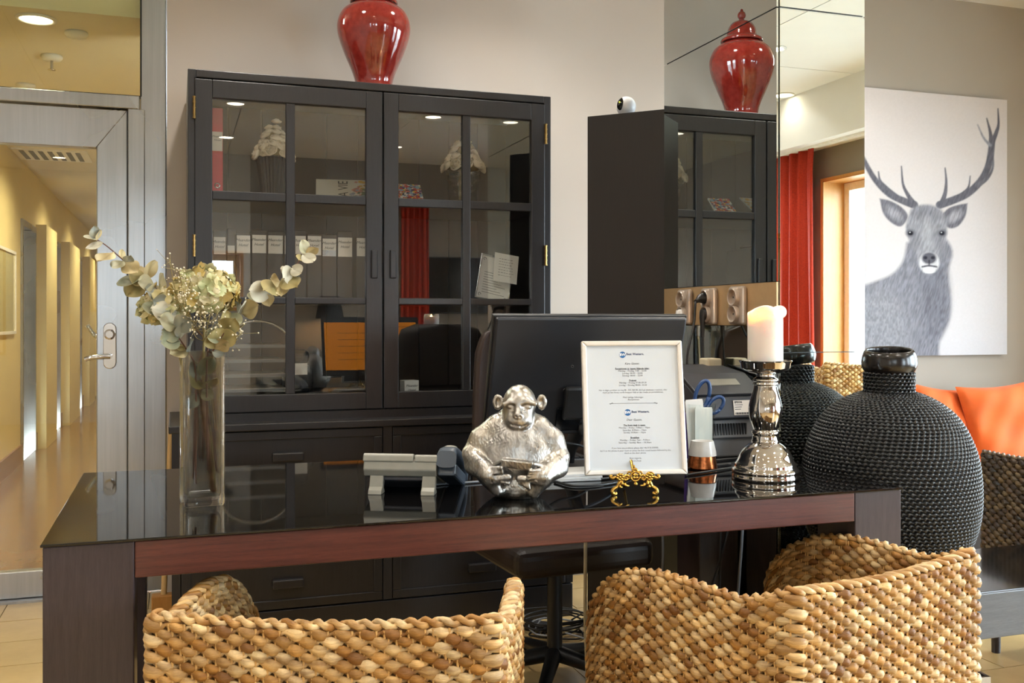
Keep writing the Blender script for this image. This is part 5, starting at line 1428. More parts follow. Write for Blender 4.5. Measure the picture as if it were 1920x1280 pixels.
# ------------------------------------------------------------------ small pot, glass of papers, scissors, pen, printer
pp_ = PZ(1317, 878, DZ); sp = pp_.y / ray(1317, 600)[1]
pot = thing('copper_pot', 'small white pot with a copper flaked foot in front of the printer', 'pot', (pp_.x, pp_.y, DZ))
obj('copper_foot', MB().lathe([(26 * sp, 0), (28 * sp, 0.004), (27 * sp, 0.014), (24 * sp, 25 * sp), (22.5 * sp, 25 * sp)], n=32), 'copper', pot, smooth=True, sharp=40)
obj('white_body', MB().lathe([(22 * sp, 24 * sp), (26 * sp, 25 * sp), (25.5 * sp, 32 * sp), (21 * sp, 52 * sp), (19.5 * sp, 52 * sp), (20 * sp, 40 * sp), (0.002, 38 * sp)], n=32, close_bottom=False), 'ceramic', pot, smooth=True, sharp=40)
obj('gold_mark', MB().prism([(0, 0), (0.008, 0.008), (0, 0.016), (-0.008, 0.008)], -24.6 * sp, -24.2 * sp, 'xz').xform(Matrix.Translation((-0.004, 0.001, 32 * sp)) @ Matrix.Scale(0.8, 4)), 'gold', pot)
gp = PZ(1315, 869, DZ); sg = gp.y / ray(1315, 600)[1]
cup = thing('drinking_glass', 'clear tumbler used as a holder for paper slips and scissors', 'glass', (gp.x, gp.y, DZ))
hg = (869 - 757) * sg
obj('glass_body', MB().lathe([(19 * sg, 0), (19.5 * sg, 0.002), (27 * sg, hg), (26 * sg, hg), (18.2 * sg, 0.012), (0.001, 0.010)], n=36), 'win_glass', cup, smooth=True, sharp=40)
for k, (dx, dy, w, h, a, lab) in enumerate(((-0.012, -0.004, 0.055, 0.175, -0.06, 'taller folded white paper slip in the tumbler'), (-0.002, -0.018, 0.054, 0.152, 0.02, 'shorter white paper slip in front in the tumbler'))):
    t = thing('paper_slip', lab, 'paper', (gp.x + dx, gp.y + dy, DZ + 0.014), 0, None, (math.radians(-3), a, math.radians(-10)))
    obj('slip', MB().bb(-w / 2 * 0.75, w / 2 * 0.75, 0, 0.004, 0, 0.02).bb(-w / 2, w / 2, 0, 0.003, 0.02, h).bb(-w / 2 + 0.003, w / 2, 0.004, 0.006, 0.03, h + 0.004), 'paper', t)
scs = thing('scissors', 'scissors with blue and black handles standing in the tumbler', 'scissors', (gp.x + 0.01, gp.y + 0.012, DZ + 0.014), math.radians(-18))
ov = lambda cx, cz, rx, rz, rot: [(cx + rx * math.cos(a) * math.cos(rot) - rz * math.sin(a) * math.sin(rot), 0, cz + rx * math.cos(a) * math.sin(rot) + rz * math.sin(a) * math.cos(rot)) for a in np.linspace(0, 2 * PI, 28)]
s1 = sg
obj('handle', MB().tube(ov(0.0, 0.190, 0.020, 0.045, -0.28), 0.0075, 8, flat=0.8), 'steel_blue', scs, smooth=True)
obj('handle', MB().tube(ov(0.040, 0.160, 0.018, 0.030, -0.75), 0.0070, 8, flat=0.8), 'steel_blue', scs, smooth=True)
obj('blade', MB().bb(-0.004, 0.010, -0.002, 0.0, 0.0, 0.15), 'steel', scs); obj('blade', MB().bb(-0.008, 0.006, 0.0005, 0.0025, 0.0, 0.15), 'steel', scs)
t = thing('pen', 'slim purple pen standing beside the tumbler behind the framed notice', 'pen', tuple(PZ(1287, 866, DZ)), 0, None, (0.02, -0.03, 0))
obj('barrel', MB().tube([(0, 0, 0.012), (0, 0, 0.15)], 0.0055, 10), 'purple', t, smooth=True, sharp=50)
obj('tip', MB().lathe([(0.0006, 0), (0.0045, 0.012)], n=10), 'steel', t, smooth=True); obj('clip', MB().bb(-0.0015, 0.0015, -0.0085, -0.0065, 0.10, 0.145), 'steel', t)
# printer
pr = thing('label_printer', 'dark grey desktop printer with sloping back and vent slots beside the column', 'printer', (1.655, 2.86, DZ))
pxl, pxr, pf_, pb_ = -0.12, 0.113, -0.15, 0.12
obj('base', MB().bb(pxl + 0.02, pxr, pf_ + 0.01, pb_, 0.0, 0.060), 'mid_grey', pr, bevel=0.006)
obj('vent_panel', MB().prism([(pf_, 0.060), (pb_, 0.060), (pb_, 0.118), (pf_ + 0.012, 0.118)], pxl + 0.02, pxr, 'yz'), 'mid_grey', pr, bevel=0.004)
for k in range(15): obj('vent_slot', MB().bb(pxl + 0.028 + k * 0.0098, pxl + 0.033 + k * 0.0098, pf_ + 0.001, pf_ + 0.014, 0.070, 0.106).xform(Matrix.Identity(4)), 'black_plastic', pr)
obj('upper_body', MB().prism([(pf_ - 0.006, 0.122), (pb_ + 0.01, 0.122), (pb_ + 0.01, 0.270), (pf_ + 0.12, 0.246), (pf_ + 0.01, 0.19)], pxl, pxr, 'yz'), 'dark_grey', pr, bevel=0.006)
obj('lid', MB().prism([(pf_ + 0.008, 0.192), (pf_ + 0.118, 0.250), (pb_ + 0.01, 0.273), (pb_ + 0.01, 0.280), (pf_ + 0.112, 0.258), (pf_ + 0.0, 0.199)], pxl - 0.004, pxr, 'yz'), 'dark_grey', pr, bevel=0.003)
obj('paper_slot_cover', MB().box((0.0, pf_ + 0.06, 0.231), (0.11, 0.035, 0.006), (math.radians(30), 0, 0)), 'stone_grey', pr, bevel=0.002)
lb = obj('rating_label', MB().box((0.045, pf_ - 0.0005, 0.155), (0.085, 0.002, 0.046), (math.radians(-11.5), 0, 0)), 'label', pr)
tt_ = MB()
R_ = Matrix.Translation((0.045, pf_ - 0.002, 0.155)) @ Matrix.Rotation(math.radians(-11.5), 4, 'X')
tt_.join(text_mb('EPSON', 0.009, 'LEFT', 0, 0.0004).xform(R_ @ Matrix.Translation((-0.039, 0, 0.017))))
for i in range(3): tt_.bb(0, 0, 0, 0, 0, 0) if False else tt_.join(MB().bb(-0.039, -0.01 - 0.004 * i, -0.0003, 0, 0.008 - i * 0.007, 0.0098 - i * 0.007).xform(R_))
for i in range(22): tt_.join(MB().bb(-0.039 + i * 0.003, -0.0375 + i * 0.003 + 0.0006 * (i % 3), -0.0003, 0, -0.021, -0.015).xform(R_))
tt_.join(text_mb('UL', 0.009, 'LEFT').xform(R_ @ Matrix.Translation((0.02, 0, 0.006))))
obj('label_print', tt_, 'ink', lb)
# small cream adapter on a cream lead, half hidden behind the printer
t = thing('power_adapter', 'cream box-shaped adapter standing behind the printer against the mirrored column', 'adapter', (1.735, 2.985, DZ))
obj('adapter_body', MB().bb(-0.028, 0.028, -0.03, 0.03, 0, 0.30), 'white_cable', t, bevel=0.006)
obj('adapter_slot', MB().bb(-0.018, 0.018, -0.032, -0.03, 0.20, 0.26), 'dark_grey', t)

# ------------------------------------------------------------------ surface nets (turns a signed distance field into one continuous mesh)
def surface_nets(D, origin, h):
    S = D < 0
    nx, ny, nz = D.shape
    c = [S[:-1, :-1, :-1], S[1:, :-1, :-1], S[:-1, 1:, :-1], S[1:, 1:, :-1], S[:-1, :-1, 1:], S[1:, :-1, 1:], S[:-1, 1:, 1:], S[1:, 1:, 1:]]
    cnt_ = sum(x.astype(np.int8) for x in c)
    act = (cnt_ > 0) & (cnt_ < 8)
    I = np.argwhere(act)
    idx = -np.ones(act.shape, dtype=np.int64); idx[act] = np.arange(len(I))
    acc = np.zeros((len(I), 3)); num = np.zeros(len(I))
    off = [np.array(o) for o in ((0, 0, 0), (1, 0, 0), (0, 1, 0), (1, 1, 0), (0, 0, 1), (1, 0, 1), (0, 1, 1), (1, 1, 1))]
    for a, b in ((0, 1), (2, 3), (4, 5), (6, 7), (0, 2), (1, 3), (4, 6), (5, 7), (0, 4), (1, 5), (2, 6), (3, 7)):
        pa, pb = I + off[a], I + off[b]
        da, db = D[tuple(pa.T)], D[tuple(pb.T)]
        m = (da < 0) != (db < 0)
        t_ = np.where(m, da / np.where(np.abs(da - db) < 1e-12, 1, da - db), 0)
        acc += m[:, None] * (pa + t_[:, None] * (pb - pa)); num += m
    V_ = origin + h * acc / num[:, None]
    F = []
    for ax in range(3):
        sl0 = [slice(None)] * 3; sl1 = [slice(None)] * 3
        sl0[ax] = slice(0, -1); sl1[ax] = slice(1, None)
        A, B = S[tuple(sl0)], S[tuple(sl1)]
        E_ = np.argwhere(A != B)
        u, w = [(1, 2), (2, 0), (0, 1)][ax]
        lim = [nx - 1, ny - 1, nz - 1]
        ok = (E_[:, u] > 0) & (E_[:, w] > 0) & (E_[:, u] < lim[u]) & (E_[:, w] < lim[w])
        E_ = E_[ok]
        eu = np.zeros(3, int); eu[u] = 1; ew = np.zeros(3, int); ew[w] = 1
        q = np.stack([idx[tuple((E_ - eu - ew).T)], idx[tuple((E_ - ew).T)], idx[tuple(E_.T)], idx[tuple((E_ - eu).T)]], 1)
        fl_ = A[tuple(E_.T)]
        q = np.where(fl_[:, None], q, q[:, ::-1])
        F.append(q[(q >= 0).all(1)])
    return V_, np.concatenate(F)

# ------------------------------------------------------------------ SILVER APE FIGURINE
h_ = 0.0019
gx = np.arange(-0.135, 0.135, h_); gy = np.arange(-0.11, 0.095, h_); gz = np.arange(-0.004, 0.285, h_)
X, Y, Z = (a.astype(np.float32) for a in np.meshgrid(gx, gy, gz, indexing='ij'))
def mk(cx, cy): return ((cx - 590) * 0.000244, (1215 - cy) * 0.000244)
def ell(c, r): 
    k = np.sqrt(((X - c[0]) / r[0]) ** 2 + ((Y - c[1]) / r[1]) ** 2 + ((Z - c[2]) / r[2]) ** 2)
    return (k - 1) * min(r)
def cap(a, b, r0, r1):
    a = np.array(a, np.float32); b = np.array(b, np.float32); d = b - a; L2 = float(d @ d)
    t_ = np.clip(((X - a[0]) * d[0] + (Y - a[1]) * d[1] + (Z - a[2]) * d[2]) / L2, 0, 1)
    return np.sqrt((X - a[0] - t_ * d[0]) ** 2 + (Y - a[1] - t_ * d[1]) ** 2 + (Z - a[2] - t_ * d[2]) ** 2) - (r0 + (r1 - r0) * t_)
def smin(a, b, k):
    hh = np.clip(0.5 + 0.5 * (b - a) / k, 0, 1); return b + (a - b) * hh - k * hh * (1 - hh)
def smax(a, b, k): return -smin(-a, -b, k)
def P3(cx, cy, y): x, z = mk(cx, cy); return (x, y, z)
D = ell(P3(590, 640, 0.012), (0.064, 0.050, 0.085))
D = smin(D, ell(P3(600, 520, 0.006), (0.054, 0.036, 0.034)), 0.02)
D = smin(D, ell(P3(588, 850, 0.008), (0.112, 0.072, 0.095)), 0.02)
D = smin(D, ell(P3(590, 700, -0.022), (0.040, 0.030, 0.050)), 0.02)
for pts in ([(385, 515, 0.0), (235, 640, -0.004), (142, 780, -0.012)], [(820, 520, 0.0), (955, 650, -0.004), (1030, 805, -0.012)]):
    D = smin(D, cap(P3(*pts[0]), P3(*pts[1]), 0.027, 0.026), 0.012); D = smin(D, cap(P3(*pts[1]), P3(*pts[2]), 0.026, 0.022), 0.012)
D = smin(D, cap(P3(140, 790, -0.02), P3(300, 880, -0.062), 0.021, 0.013), 0.008)
D = smin(D, cap(P3(1030, 820, -0.02), P3(870, 900, -0.062), 0.021, 0.013), 0.008)
# knees and shins, feet drawn in to the middle
D = smin(D, cap(P3(170, 900, -0.02), P3(330, 960, -0.068), 0.024, 0.020), 0.012)
D = smin(D, cap(P3(1010, 920, -0.02), P3(860, 970, -0.068), 0.024, 0.020), 0.012)
D = smin(D, cap(P3(330, 970, -0.066), P3(420, 1120, -0.060), 0.018, 0.014), 0.010)
D = smin(D, cap(P3(850, 980, -0.066), P3(770, 1140, -0.060), 0.018, 0.014), 0.010)
D = smin(D, cap(P3(330, 1010, -0.070), P3(520, 975, -0.078), 0.013, 0.011), 0.006)
D = smin(D, cap(P3(850, 1010, -0.070), P3(640, 985, -0.078), 0.013, 0.011), 0.006)
# hollow under the feet
D = smin(D, ell(P3(590, 1110, -0.006), (0.060, 0.056, 0.040)), 0.012)
D = smax(D, -ell(P3(575, 1120, -0.082), (0.030, 0.020, 0.021)), 0.006)
# neck and head
D = smin(D, cap(P3(600, 520, 0.0), P3(615, 400, -0.008), 0.034, 0.034), 0.014)
H = ell(P3(622, 285, -0.014), (0.0405, 0.044, 0.0465))
H = smin(H, ell(P3(620, 436, -0.040), (0.034, 0.026, 0.025)), 0.014)
for pts in ([(478, 285), (545, 258), (605, 275)], [(620, 275), (690, 248), (775, 272)]):
    for a_, b_2 in zip(pts[:-1], pts[1:]): H = smin(H, cap(P3(*a_, -0.048), P3(*b_2, -0.050), 0.0065, 0.0065), 0.006)
for ex in (541, 706):
    H = smax(H, -ell(P3(ex, 305, -0.060), (0.015, 0.011, 0.0085)), 0.004)
    H = smin(H, ell(P3(ex, 306, -0.0455), (0.0085, 0.007, 0.0062)), 0.0015)
    H = smax(H, -cap(P3(ex - 26, 307, -0.0535), P3(ex + 26, 306, -0.0535), 0.0009, 0.0009), 0.0008)
    for k in range(3): H = smax(H, -cap(P3(ex - 45, 335 + 14 * k, -0.053 - 0.001 * k), P3(ex + 45, 335 + 14 * k, -0.053 - 0.001 * k), 0.0011, 0.0011), 0.001)
H = smin(H, cap(P3(610, 310, -0.054), P3(615, 375, -0.062), 0.0055, 0.0085), 0.006)
H = smin(H, ell(P3(615, 388, -0.062), (0.0115, 0.007, 0.0075)), 0.003)
for nx_ in (596, 636): H = smax(H, -ell(P3(nx_, 395, -0.0695), (0.0028, 0.004, 0.0036)), 0.001)
for a_, b_2 in (((505, 452), (550, 478)), ((550, 478), (640, 492)), ((640, 492), (735, 470))): 
    H = smax(H, -cap(P3(*a_, -0.0575), P3(*b_2, -0.0625), 0.0026, 0.0026), 0.0015)
for k, sx in ((405, -1), (845, 1)):
    cx_, cz_ = mk(k, 272)
    ear = ell((cx_, -0.006, cz_), (0.0125, 0.0075, 0.0195))
    ear = smax(ear, -ell((cx_ - 0.001 * sx, -0.015, cz_), (0.0078, 0.009, 0.0140)), 0.002)
    H = smin(H, ear, 0.004)
D = smin(D, H, 0.005)
# the little tray it holds, hands and fingers around it
hx, hz = mk(605, 850)
ca_, sa_ = math.cos(0.10), math.sin(0.10)
bx_ = (X - hx) * ca_ - (Z - hz) * sa_; bz_ = (X - hx) * sa_ + (Z - hz) * ca_
by_ = Y + 0.076 + 0.25 * bz_
q_ = np.maximum(np.maximum(np.abs(bx_) - 0.036, np.abs(by_) - 0.016), np.abs(bz_) - 0.0095)
D = smin(D, q_, 0.002)
for i in range(4):
    D = smin(D, cap(P3(330 + i * 8, 893 + i * 15, -0.072 - 0.003 * i), P3(455 + i * 3, 878 + i * 17, -0.088 + 0.001 * i), 0.0052, 0.0040), 0.0022)
    D = smin(D, cap(P3(870 - i * 20, 905 + i * 22, -0.074 - 0.002 * i), P3(735 - i * 8, 905 + i * 26, -0.090 + 0.001 * i), 0.0054, 0.0040), 0.0022)
D = smin(D, cap(P3(390, 860, -0.066), P3(460, 815, -0.082), 0.0055, 0.004), 0.003)
D = smin(D, cap(P3(850, 870, -0.066), P3(770, 845, -0.084), 0.0055, 0.004), 0.003)
for i in range(5):
    D = smin(D, cap(P3(450 + i * 17, 990 + 4 * abs(i - 2), -0.080), P3(455 + i * 18, 1022 + 3 * i, -0.083), 0.0042, 0.0034), 0.0018)
    D = smin(D, cap(P3(640 + i * 19, 1000 + i * 8, -0.082), P3(630 + i * 24, 1030 + i * 13, -0.083), 0.0042, 0.0034), 0.0018)
# hair: fine downward strokes over limbs and chest, smooth face
fur = (np.sin(X * 900 + 3 * np.sin(Z * 160 + Y * 90)) * np.sin(Z * 260 + 2 * np.sin(X * 210)) + 0.6 * np.sin(Y * 820 + 2.5 * np.sin(Z * 190)) * np.sin(Z * 310))
face = np.clip(((Z - 0.175) / 0.03), 0, 1) * np.clip((-0.02 - Y) / 0.02, 0, 1)
D = D + 0.0004 * fur.astype(np.float32) * (1 - 0.85 * face)
D = smax(D, -(Z - 0.0), 0.001)
Vm, Fm = surface_nets(D, np.array([gx[0], gy[0], gz[0]]), h_)
Vm[:, 2] = np.maximum(Vm[:, 2], 0.0)
mp_ = PZ(966, 938, DZ)
ape = thing('ape_figurine', 'silver leaf seated ape figurine holding a small tray', 'figurine', (mp_.x + 0.022, mp_.y + 0.055, DZ), math.radians(-21), None)
mb = MB(); mb.v = [Vm]; mb.n = len(Vm); mb.f = [tuple(q) for q in Fm.tolist()]; mb.c = [np.ones((len(Vm), 3))]
obj('figure', mb, 'silver_leaf', ape, smooth=True)
del D, H, X, Y, Z, fur, face, q_, bx_, bz_, by_

# ------------------------------------------------------------------ WOVEN SHELL (chairs): every horizontal strand is a part
STRAW = [lin(c)[:3] for c in ('#c9a874', '#b68f58', '#d3b888', '#a97f46', '#96692f', '#bd9862', '#d0b384', '#84592a')]
DARK = [lin(c)[:3] for c in ('#5f4a2f', '#4a3723', '#6f5a3c', '#3a2918', '#57402a', '#7a6547', '#2e2014')]
def chair_path(wb, la, bow, rc, n):
    """plan outline: left arm front -> back left -> back right -> right arm front; returns points, outward normals, arc length, arm distance"""
    pts = []
    hw = wb / 2
    m = 60
    for t_ in np.linspace(1, 0, m, endpoint=False):
        d = t_ * la; x = -hw - bow * math.sin(PI * min(1, d / la * 0.9)) ; pts.append((x, d))
    for t_ in np.linspace(0, 1, m): pts.append((-hw + t_ * wb, -0.006 * math.sin(PI * t_)))
    for t_ in np.linspace(0, 1, m + 1)[1:]:
        d = t_ * la; x = hw + bow * math.sin(PI * min(1, d / la * 0.9)); pts.append((x, d))
    P = np.array(pts)
    # round the corners by local averaging
    seg = np.r_[0, np.cumsum(np.linalg.norm(np.diff(P, axis=0), axis=1))]
    S = np.linspace(0, seg[-1], n)
    Q = np.stack([np.interp(S, seg, P[:, 0]), np.interp(S, seg, P[:, 1])], 1)
    k = max(1, int(rc / (S[1] - S[0])))
    ker = np.hanning(2 * k + 3)[1:-1]; ker /= ker.sum()
    Qp = np.pad(Q, ((k, k), (0, 0)), mode='edge'); 
    Qp[:k] = 2 * Q[0] - Q[1:k + 1][::-1]; Qp[-k:] = 2 * Q[-1] - Q[-k - 1:-1][::-1]
    Q = np.stack([np.convolve(Qp[:, 0], ker, 'valid'), np.convolve(Qp[:, 1], ker, 'valid')], 1)
    seg = np.r_[0, np.cumsum(np.linalg.norm(np.diff(Q, axis=0), axis=1))]
    T_ = np.gradient(Q, axis=0); T_ /= np.linalg.norm(T_, axis=1)[:, None]
    N = np.stack([T_[:, 1], -T_[:, 0]], 1)
    return Q, N, seg
def woven_chair(name, label, cat, loc, rotz, wb, la, topfn, pal, mats, period=0.042, pitch=0.0135, bow=0.022, z0=0.05, seed=1, group=None, htop=0.81, inner=True, frame_mat='broom_wood', seat=True):
    rg = np.random.default_rng(seed)
    root = thing(name, label, cat, loc, rotz, group)
    Q0, N0, S0 = chair_path(wb, la, bow, 0.022, 700)
    Ltot = S0[-1]
    topz = np.array([topfn(s, Ltot) for s in S0])
    per = Ltot / round(Ltot / period)
    ns = int(round(Ltot / per)) * 8
    S = np.linspace(0, Ltot, ns + 1)
    Q = np.stack([np.interp(S, S0, Q0[:, i]) for i in (0, 1)], 1); N = np.stack([np.interp(S, S0, N0[:, i]) for i in (0, 1)], 1)
    N /= np.linalg.norm(N, axis=1)[:, None]
    TZ = np.interp(S, S0, topz)
    nr = int((htop - z0) / pitch)
    pal = np.array(pal)
    nsec = 6; ang = np.linspace(0, 2 * PI, nsec, endpoint=False)
    for r in range(nr):
        f = (r + 0.5) / nr
        zr = z0 + (TZ - 0.012 - z0) * f
        hh = (TZ - 0.012 - z0) / nr
        mb = MB()
        for side in ((1, -1) if inner else (1,)):
            phase = 0.5 * (r % 2) + (0.0 if side > 0 else 0.25)
            u = S / per + phase
            w = np.cos(2 * PI * u); lump = np.floor(u + 0.5).astype(int)
            jit = rg.uniform(-1, 1, lump.max() + 3); cidx = rg.choice(len(pal), lump.max() + 3, p=None); br = rg.uniform(0.75, 1.2, lump.max() + 3)
            over = 0.5 + 0.5 * w
            off = side * (0.012 + 0.0036 * (over - 0.35) * 1.6 + 0.0010 * jit[lump])
            du = u - lump
            tri = np.clip(1 - np.abs(du) * 2.0, 0, 1)
            ha = hh * (0.26 + 0.56 * tri ** 0.55) * (1 + 0.14 * jit[lump]); da = 0.0026 + 0.0036 * tri ** 0.6
            zc_ = zr + hh * (-0.55 * du * side) * (0.6 + 0.4 * over) + 0.0006 * jit[(lump + 1) % len(jit)]
            C3 = np.stack([Q[:, 0] + N[:, 0] * off, Q[:, 1] + N[:, 1] * off, zc_], 1)
            ring = C3[:, None, :] + (np.cos(ang)[None, :, None] * (side * da)[:, None, None] * np.stack([N[:, 0], N[:, 1], np.zeros(len(S))], 1)[:, None, :]) + (np.sin(ang)[None, :, None] * ha[:, None, None] * np.array([0, 0, 1.0]))
            cc = pal[cidx[lump]] * br[lump][:, None]
            cc = np.repeat(cc[:, None, :], nsec, 1)
            cc = cc * (1 + 0.22 * np.sin(ang[None, :] * 2 + 1.3 + 2.0 * jit[lump][:, None] + 5 * du[:, None]))[:, :, None]
            g_ = ring if side > 0 else ring[::-1]; c_ = cc if side > 0 else cc[::-1]
            mb.grid(g_ if True else ring, np.clip(c_, 0, 1).reshape(-1, 3), wrap=True)
        obj('woven_strand', mb, mats[0], root, smooth=True, vcol=True)
    # core sheet and upright stakes
    zz = np.linspace(0, 1, 8)
    sub = slice(0, None, 5)
    def sheet(o):
        return np.array([np.stack([Q[sub, 0] + N[sub, 0] * o, Q[sub, 1] + N[sub, 1] * o, z0 + (TZ[sub] - 0.008 - z0) * v], 1) for v in zz])
    obj('core_panel', MB().grid(sheet(0.0078)).grid(sheet(-0.0078)[::-1]), mats[1], root, smooth=True)
    st = MB()
    k = 0
    for i in np.arange(0.25, Ltot / per, 0.5):
        s = i * per
        for side in ((1, -1) if inner else (1,)):
            for dd in (-0.0032, 0.0032):
                x, y = [np.interp(s + dd, S, Q[:, j] + N[:, j] * side * 0.0135) for j in (0, 1)]
                tz = np.interp(s, S, TZ)
                nx_, ny_ = np.interp(s, S, N[:, 0]), np.interp(s, S, N[:, 1])
                st.tube([(x, y, z0), (x, y, tz - 0.012)], 0.0024, 4, cap=False)
    stuff(obj('upright_stakes', st, mats[2], root))
    # plaited rim: two strands twisted round each other along the top edge and down the arm fronts
    R3 = [(Q[0, 0], Q[0, 1], z) for z in np.linspace(z0, TZ[0] - 0.02, 14)] + [(Q[i, 0], Q[i, 1], TZ[i] - 0.006) for i in range(0, len(S), 3)] + [(Q[-1, 0], Q[-1, 1], z) for z in np.linspace(TZ[-1] - 0.02, z0, 14)]
    R3 = np.array(R3); sg_ = np.r_[0, np.cumsum(np.linalg.norm(np.diff(R3, axis=0), axis=1))]
    n3 = int(sg_[-1] / 0.0045); SS = np.linspace(0, sg_[-1], n3); R3 = np.stack([np.interp(SS, sg_, R3[:, i]) for i in range(3)], 1)
    T3 = np.gradient(R3, axis=0); T3 /= np.linalg.norm(T3, axis=1)[:, None]
    cx3 = np.stack([np.interp(SS, [0, SS[-1]], [0, 0]), np.zeros(n3), np.zeros(n3)], 1)
    cen = np.array([0, la * 0.45, 0]); rad_ = R3 - cen; rad_[:, 2] = 0; rad_ /= np.linalg.norm(rad_, axis=1)[:, None]
    rad_ -= (rad_ * T3).sum(1)[:, None] * T3; rad_ /= np.linalg.norm(rad_, axis=1)[:, None]
    bn = np.cross(T3, rad_)
    for q in range(2):
        ph_ = SS / 0.027 * PI + q * PI
        pts = R3 + rad_ * (np.cos(ph_) * 0.0105)[:, None] + bn * (np.sin(ph_) * 0.0036)[:, None]
        mb = MB()
        rr = 0.0064 + 0.0010 * np.sin(SS * 310 + q)
        kk = np.floor(ph_ / PI).astype(int); cidx = rg.integers(0, len(pal) - (2 if len(pal) > 7 else 1), kk.max() + 2)
        mb.tube(pts, rr, 6)
        cc = np.repeat((pal[cidx[kk]] * 1.08)[:, None, :], 6, 1).reshape(-1, 3)
        mb.c = [np.clip(cc, 0, 1)]
        obj('rim_strand', mb, mats[0], root, smooth=True, vcol=True)
    if seat:
        hw = wb / 2 - 0.02
        obj('seat', MB().bb(-hw, hw, 0.03, la - 0.02, 0.30, 0.42), mats[1], root, bevel=0.01)
        cu = MB(); n = 14; g2 = np.linspace(-1, 1, n); P = np.zeros((n, n, 3))
        for i, a in enumerate(g2):
            for j, b in enumerate(g2): P[i, j] = (hw * 0.96 * b, 0.03 + (la - 0.06) * (a + 1) / 2, 0.42 + 0.05 * (1 - a ** 6) ** 0.5 * (1 - b ** 6) ** 0.5)
        obj('seat_cushion', cu.grid(P), 'seat_fabric', root, smooth=True)
    for (x, y) in ((-wb / 2 + 0.03, 0.03), (wb / 2 - 0.03, 0.03), (-wb / 2 + 0.02, la - 0.05), (wb / 2 - 0.02, la - 0.05)):
        obj('leg', MB().tube([(x, y, 0), (x, y, z0 + 0.03)], (0.017, 0.02), 10), frame_mat, root, smooth=True, sharp=50)
    return root
ARM = ([0, 0.05, 0.11, 0.25, 0.34, 0.437, 0.52, 0.577, 0.60], [0.812, 0.790, 0.772, 0.778, 0.777, 0.760, 0.718, 0.662, 0.60])
def mk_top(wb, la, sc=1.0, back_sag=0.012, lift=0.0):
    def fn(s, L):
        arm = (L - wb) / 2
        if s < arm: d = arm - s
        elif s > L - arm: d = s - (L - arm)
        else:
            t_ = (s - arm) / wb
            return sc * (0.812 - back_sag * math.sin(PI * t_)) + lift
        return sc * float(np.interp(d * 0.6 / la, *ARM)) + lift
    return fn
WB, LA = 0.585, 0.60
# left chair: back corners measured on the photograph at rim height
ZR = 0.812
A1, C1 = PZ(281, 1150, ZR), PZ(935, 1157, ZR)
m1 = (A1 + C1) / 2; r1 = math.atan2(C1.y - A1.y, C1.x - A1.x); w1 = (C1 - A1).length
chL = woven_chair('woven_armchair', 'straw coloured woven armchair on the left, its flat back square to the viewer', 'chair', (m1.x, m1.y + 0.01, 0), r1, w1 - 0.01, LA, mk_top(w1, LA), STRAW, ('straw', 'straw_core', 'straw_stake'), seed=4, group='woven armchairs at the desk')
A2, C2 = PZ(1499, 1103, ZR), PZ(1822, 1030, ZR)
m2 = (A2 + C2) / 2; r2 = math.atan2(C2.y - A2.y, C2.x - A2.x)
chR = dup(chL, (m2.x, m2.y + 0.005, 0), r2, 'straw coloured woven armchair on the right, one back corner towards the viewer')

# dark woven armchair beyond the low table
chD = woven_chair('dark_woven_armchair', 'dark brown woven armchair behind the black vase, side towards the viewer', 'chair', (3.03, 2.70, 0), math.radians(-94), 0.86, 0.72, mk_top(0.86, 0.72, 0.985, 0.0), DARK, ('dark_straw', 'dark_core', 'dark_stake'), period=0.046, pitch=0.0165, z0=0.20, seed=9, htop=0.80, inner=False, frame_mat='desk_leg')
obj('stretcher', MB().tube([(-0.40, 0.03, 0.13), (0.40, 0.03, 0.13)], 0.014, 10), 'broom_wood', chD, smooth=True)

# ------------------------------------------------------------------ LOW TABLE and black woven vase
TZ0 = CAMZ - 0.77
ty = 0.77 / 510.0 * ray(1865, 600)[1]
lt = thing('low_table', 'low black lacquered table with a thick grey front edge', 'table', (0, 0, 0))
tx0, tx1, ty0, ty1 = 1.84, 2.96, ty, 2.645
edge_h = 85.0 / 1440 * ty
obj('table_top', MB().bb(tx0, tx1, ty0 + 0.012, ty1, TZ0 - edge_h, TZ0), 'table_top', lt, bevel=0.003)
obj('front_edge', MB().bb(tx0, tx1, ty0, ty0 + 0.0115, TZ0 - edge_h, TZ0 - 0.001), 'table_edge', lt, bevel=0.003)
for (x, y) in ((tx0 + 0.05, ty0 + 0.08), (tx1 - 0.07, ty0 + 0.06), (tx0 + 0.05, ty1 - 0.06), (tx1 - 0.07, ty1 - 0.06)): obj('leg', MB().bb(x - 0.035, x + 0.035, y - 0.035, y + 0.035, 0, TZ0 - edge_h), 'table_top', lt, bevel=0.003)
bxp = Vector((2.05, 2.0))
t = thing('storage_box', 'small black box with a silver rim on the floor beside the right chair', 'box', (2.13, 2.46, 0), math.radians(-8))
obj('box_body', MB().bb(-0.14, 0.14, -0.16, 0.16, 0, 0.27), 'black_plastic', t, bevel=0.004)
obj('silver_rim', MB().bb(-0.145, 0.145, -0.165, -0.155, 0.262, 0.28).bb(-0.145, 0.145, 0.155, 0.165, 0.262, 0.28).bb(-0.145, -0.135, -0.155, 0.155, 0.262, 0.28).bb(0.135, 0.145, -0.155, 0.155, 0.262, 0.28), 'steel', t)

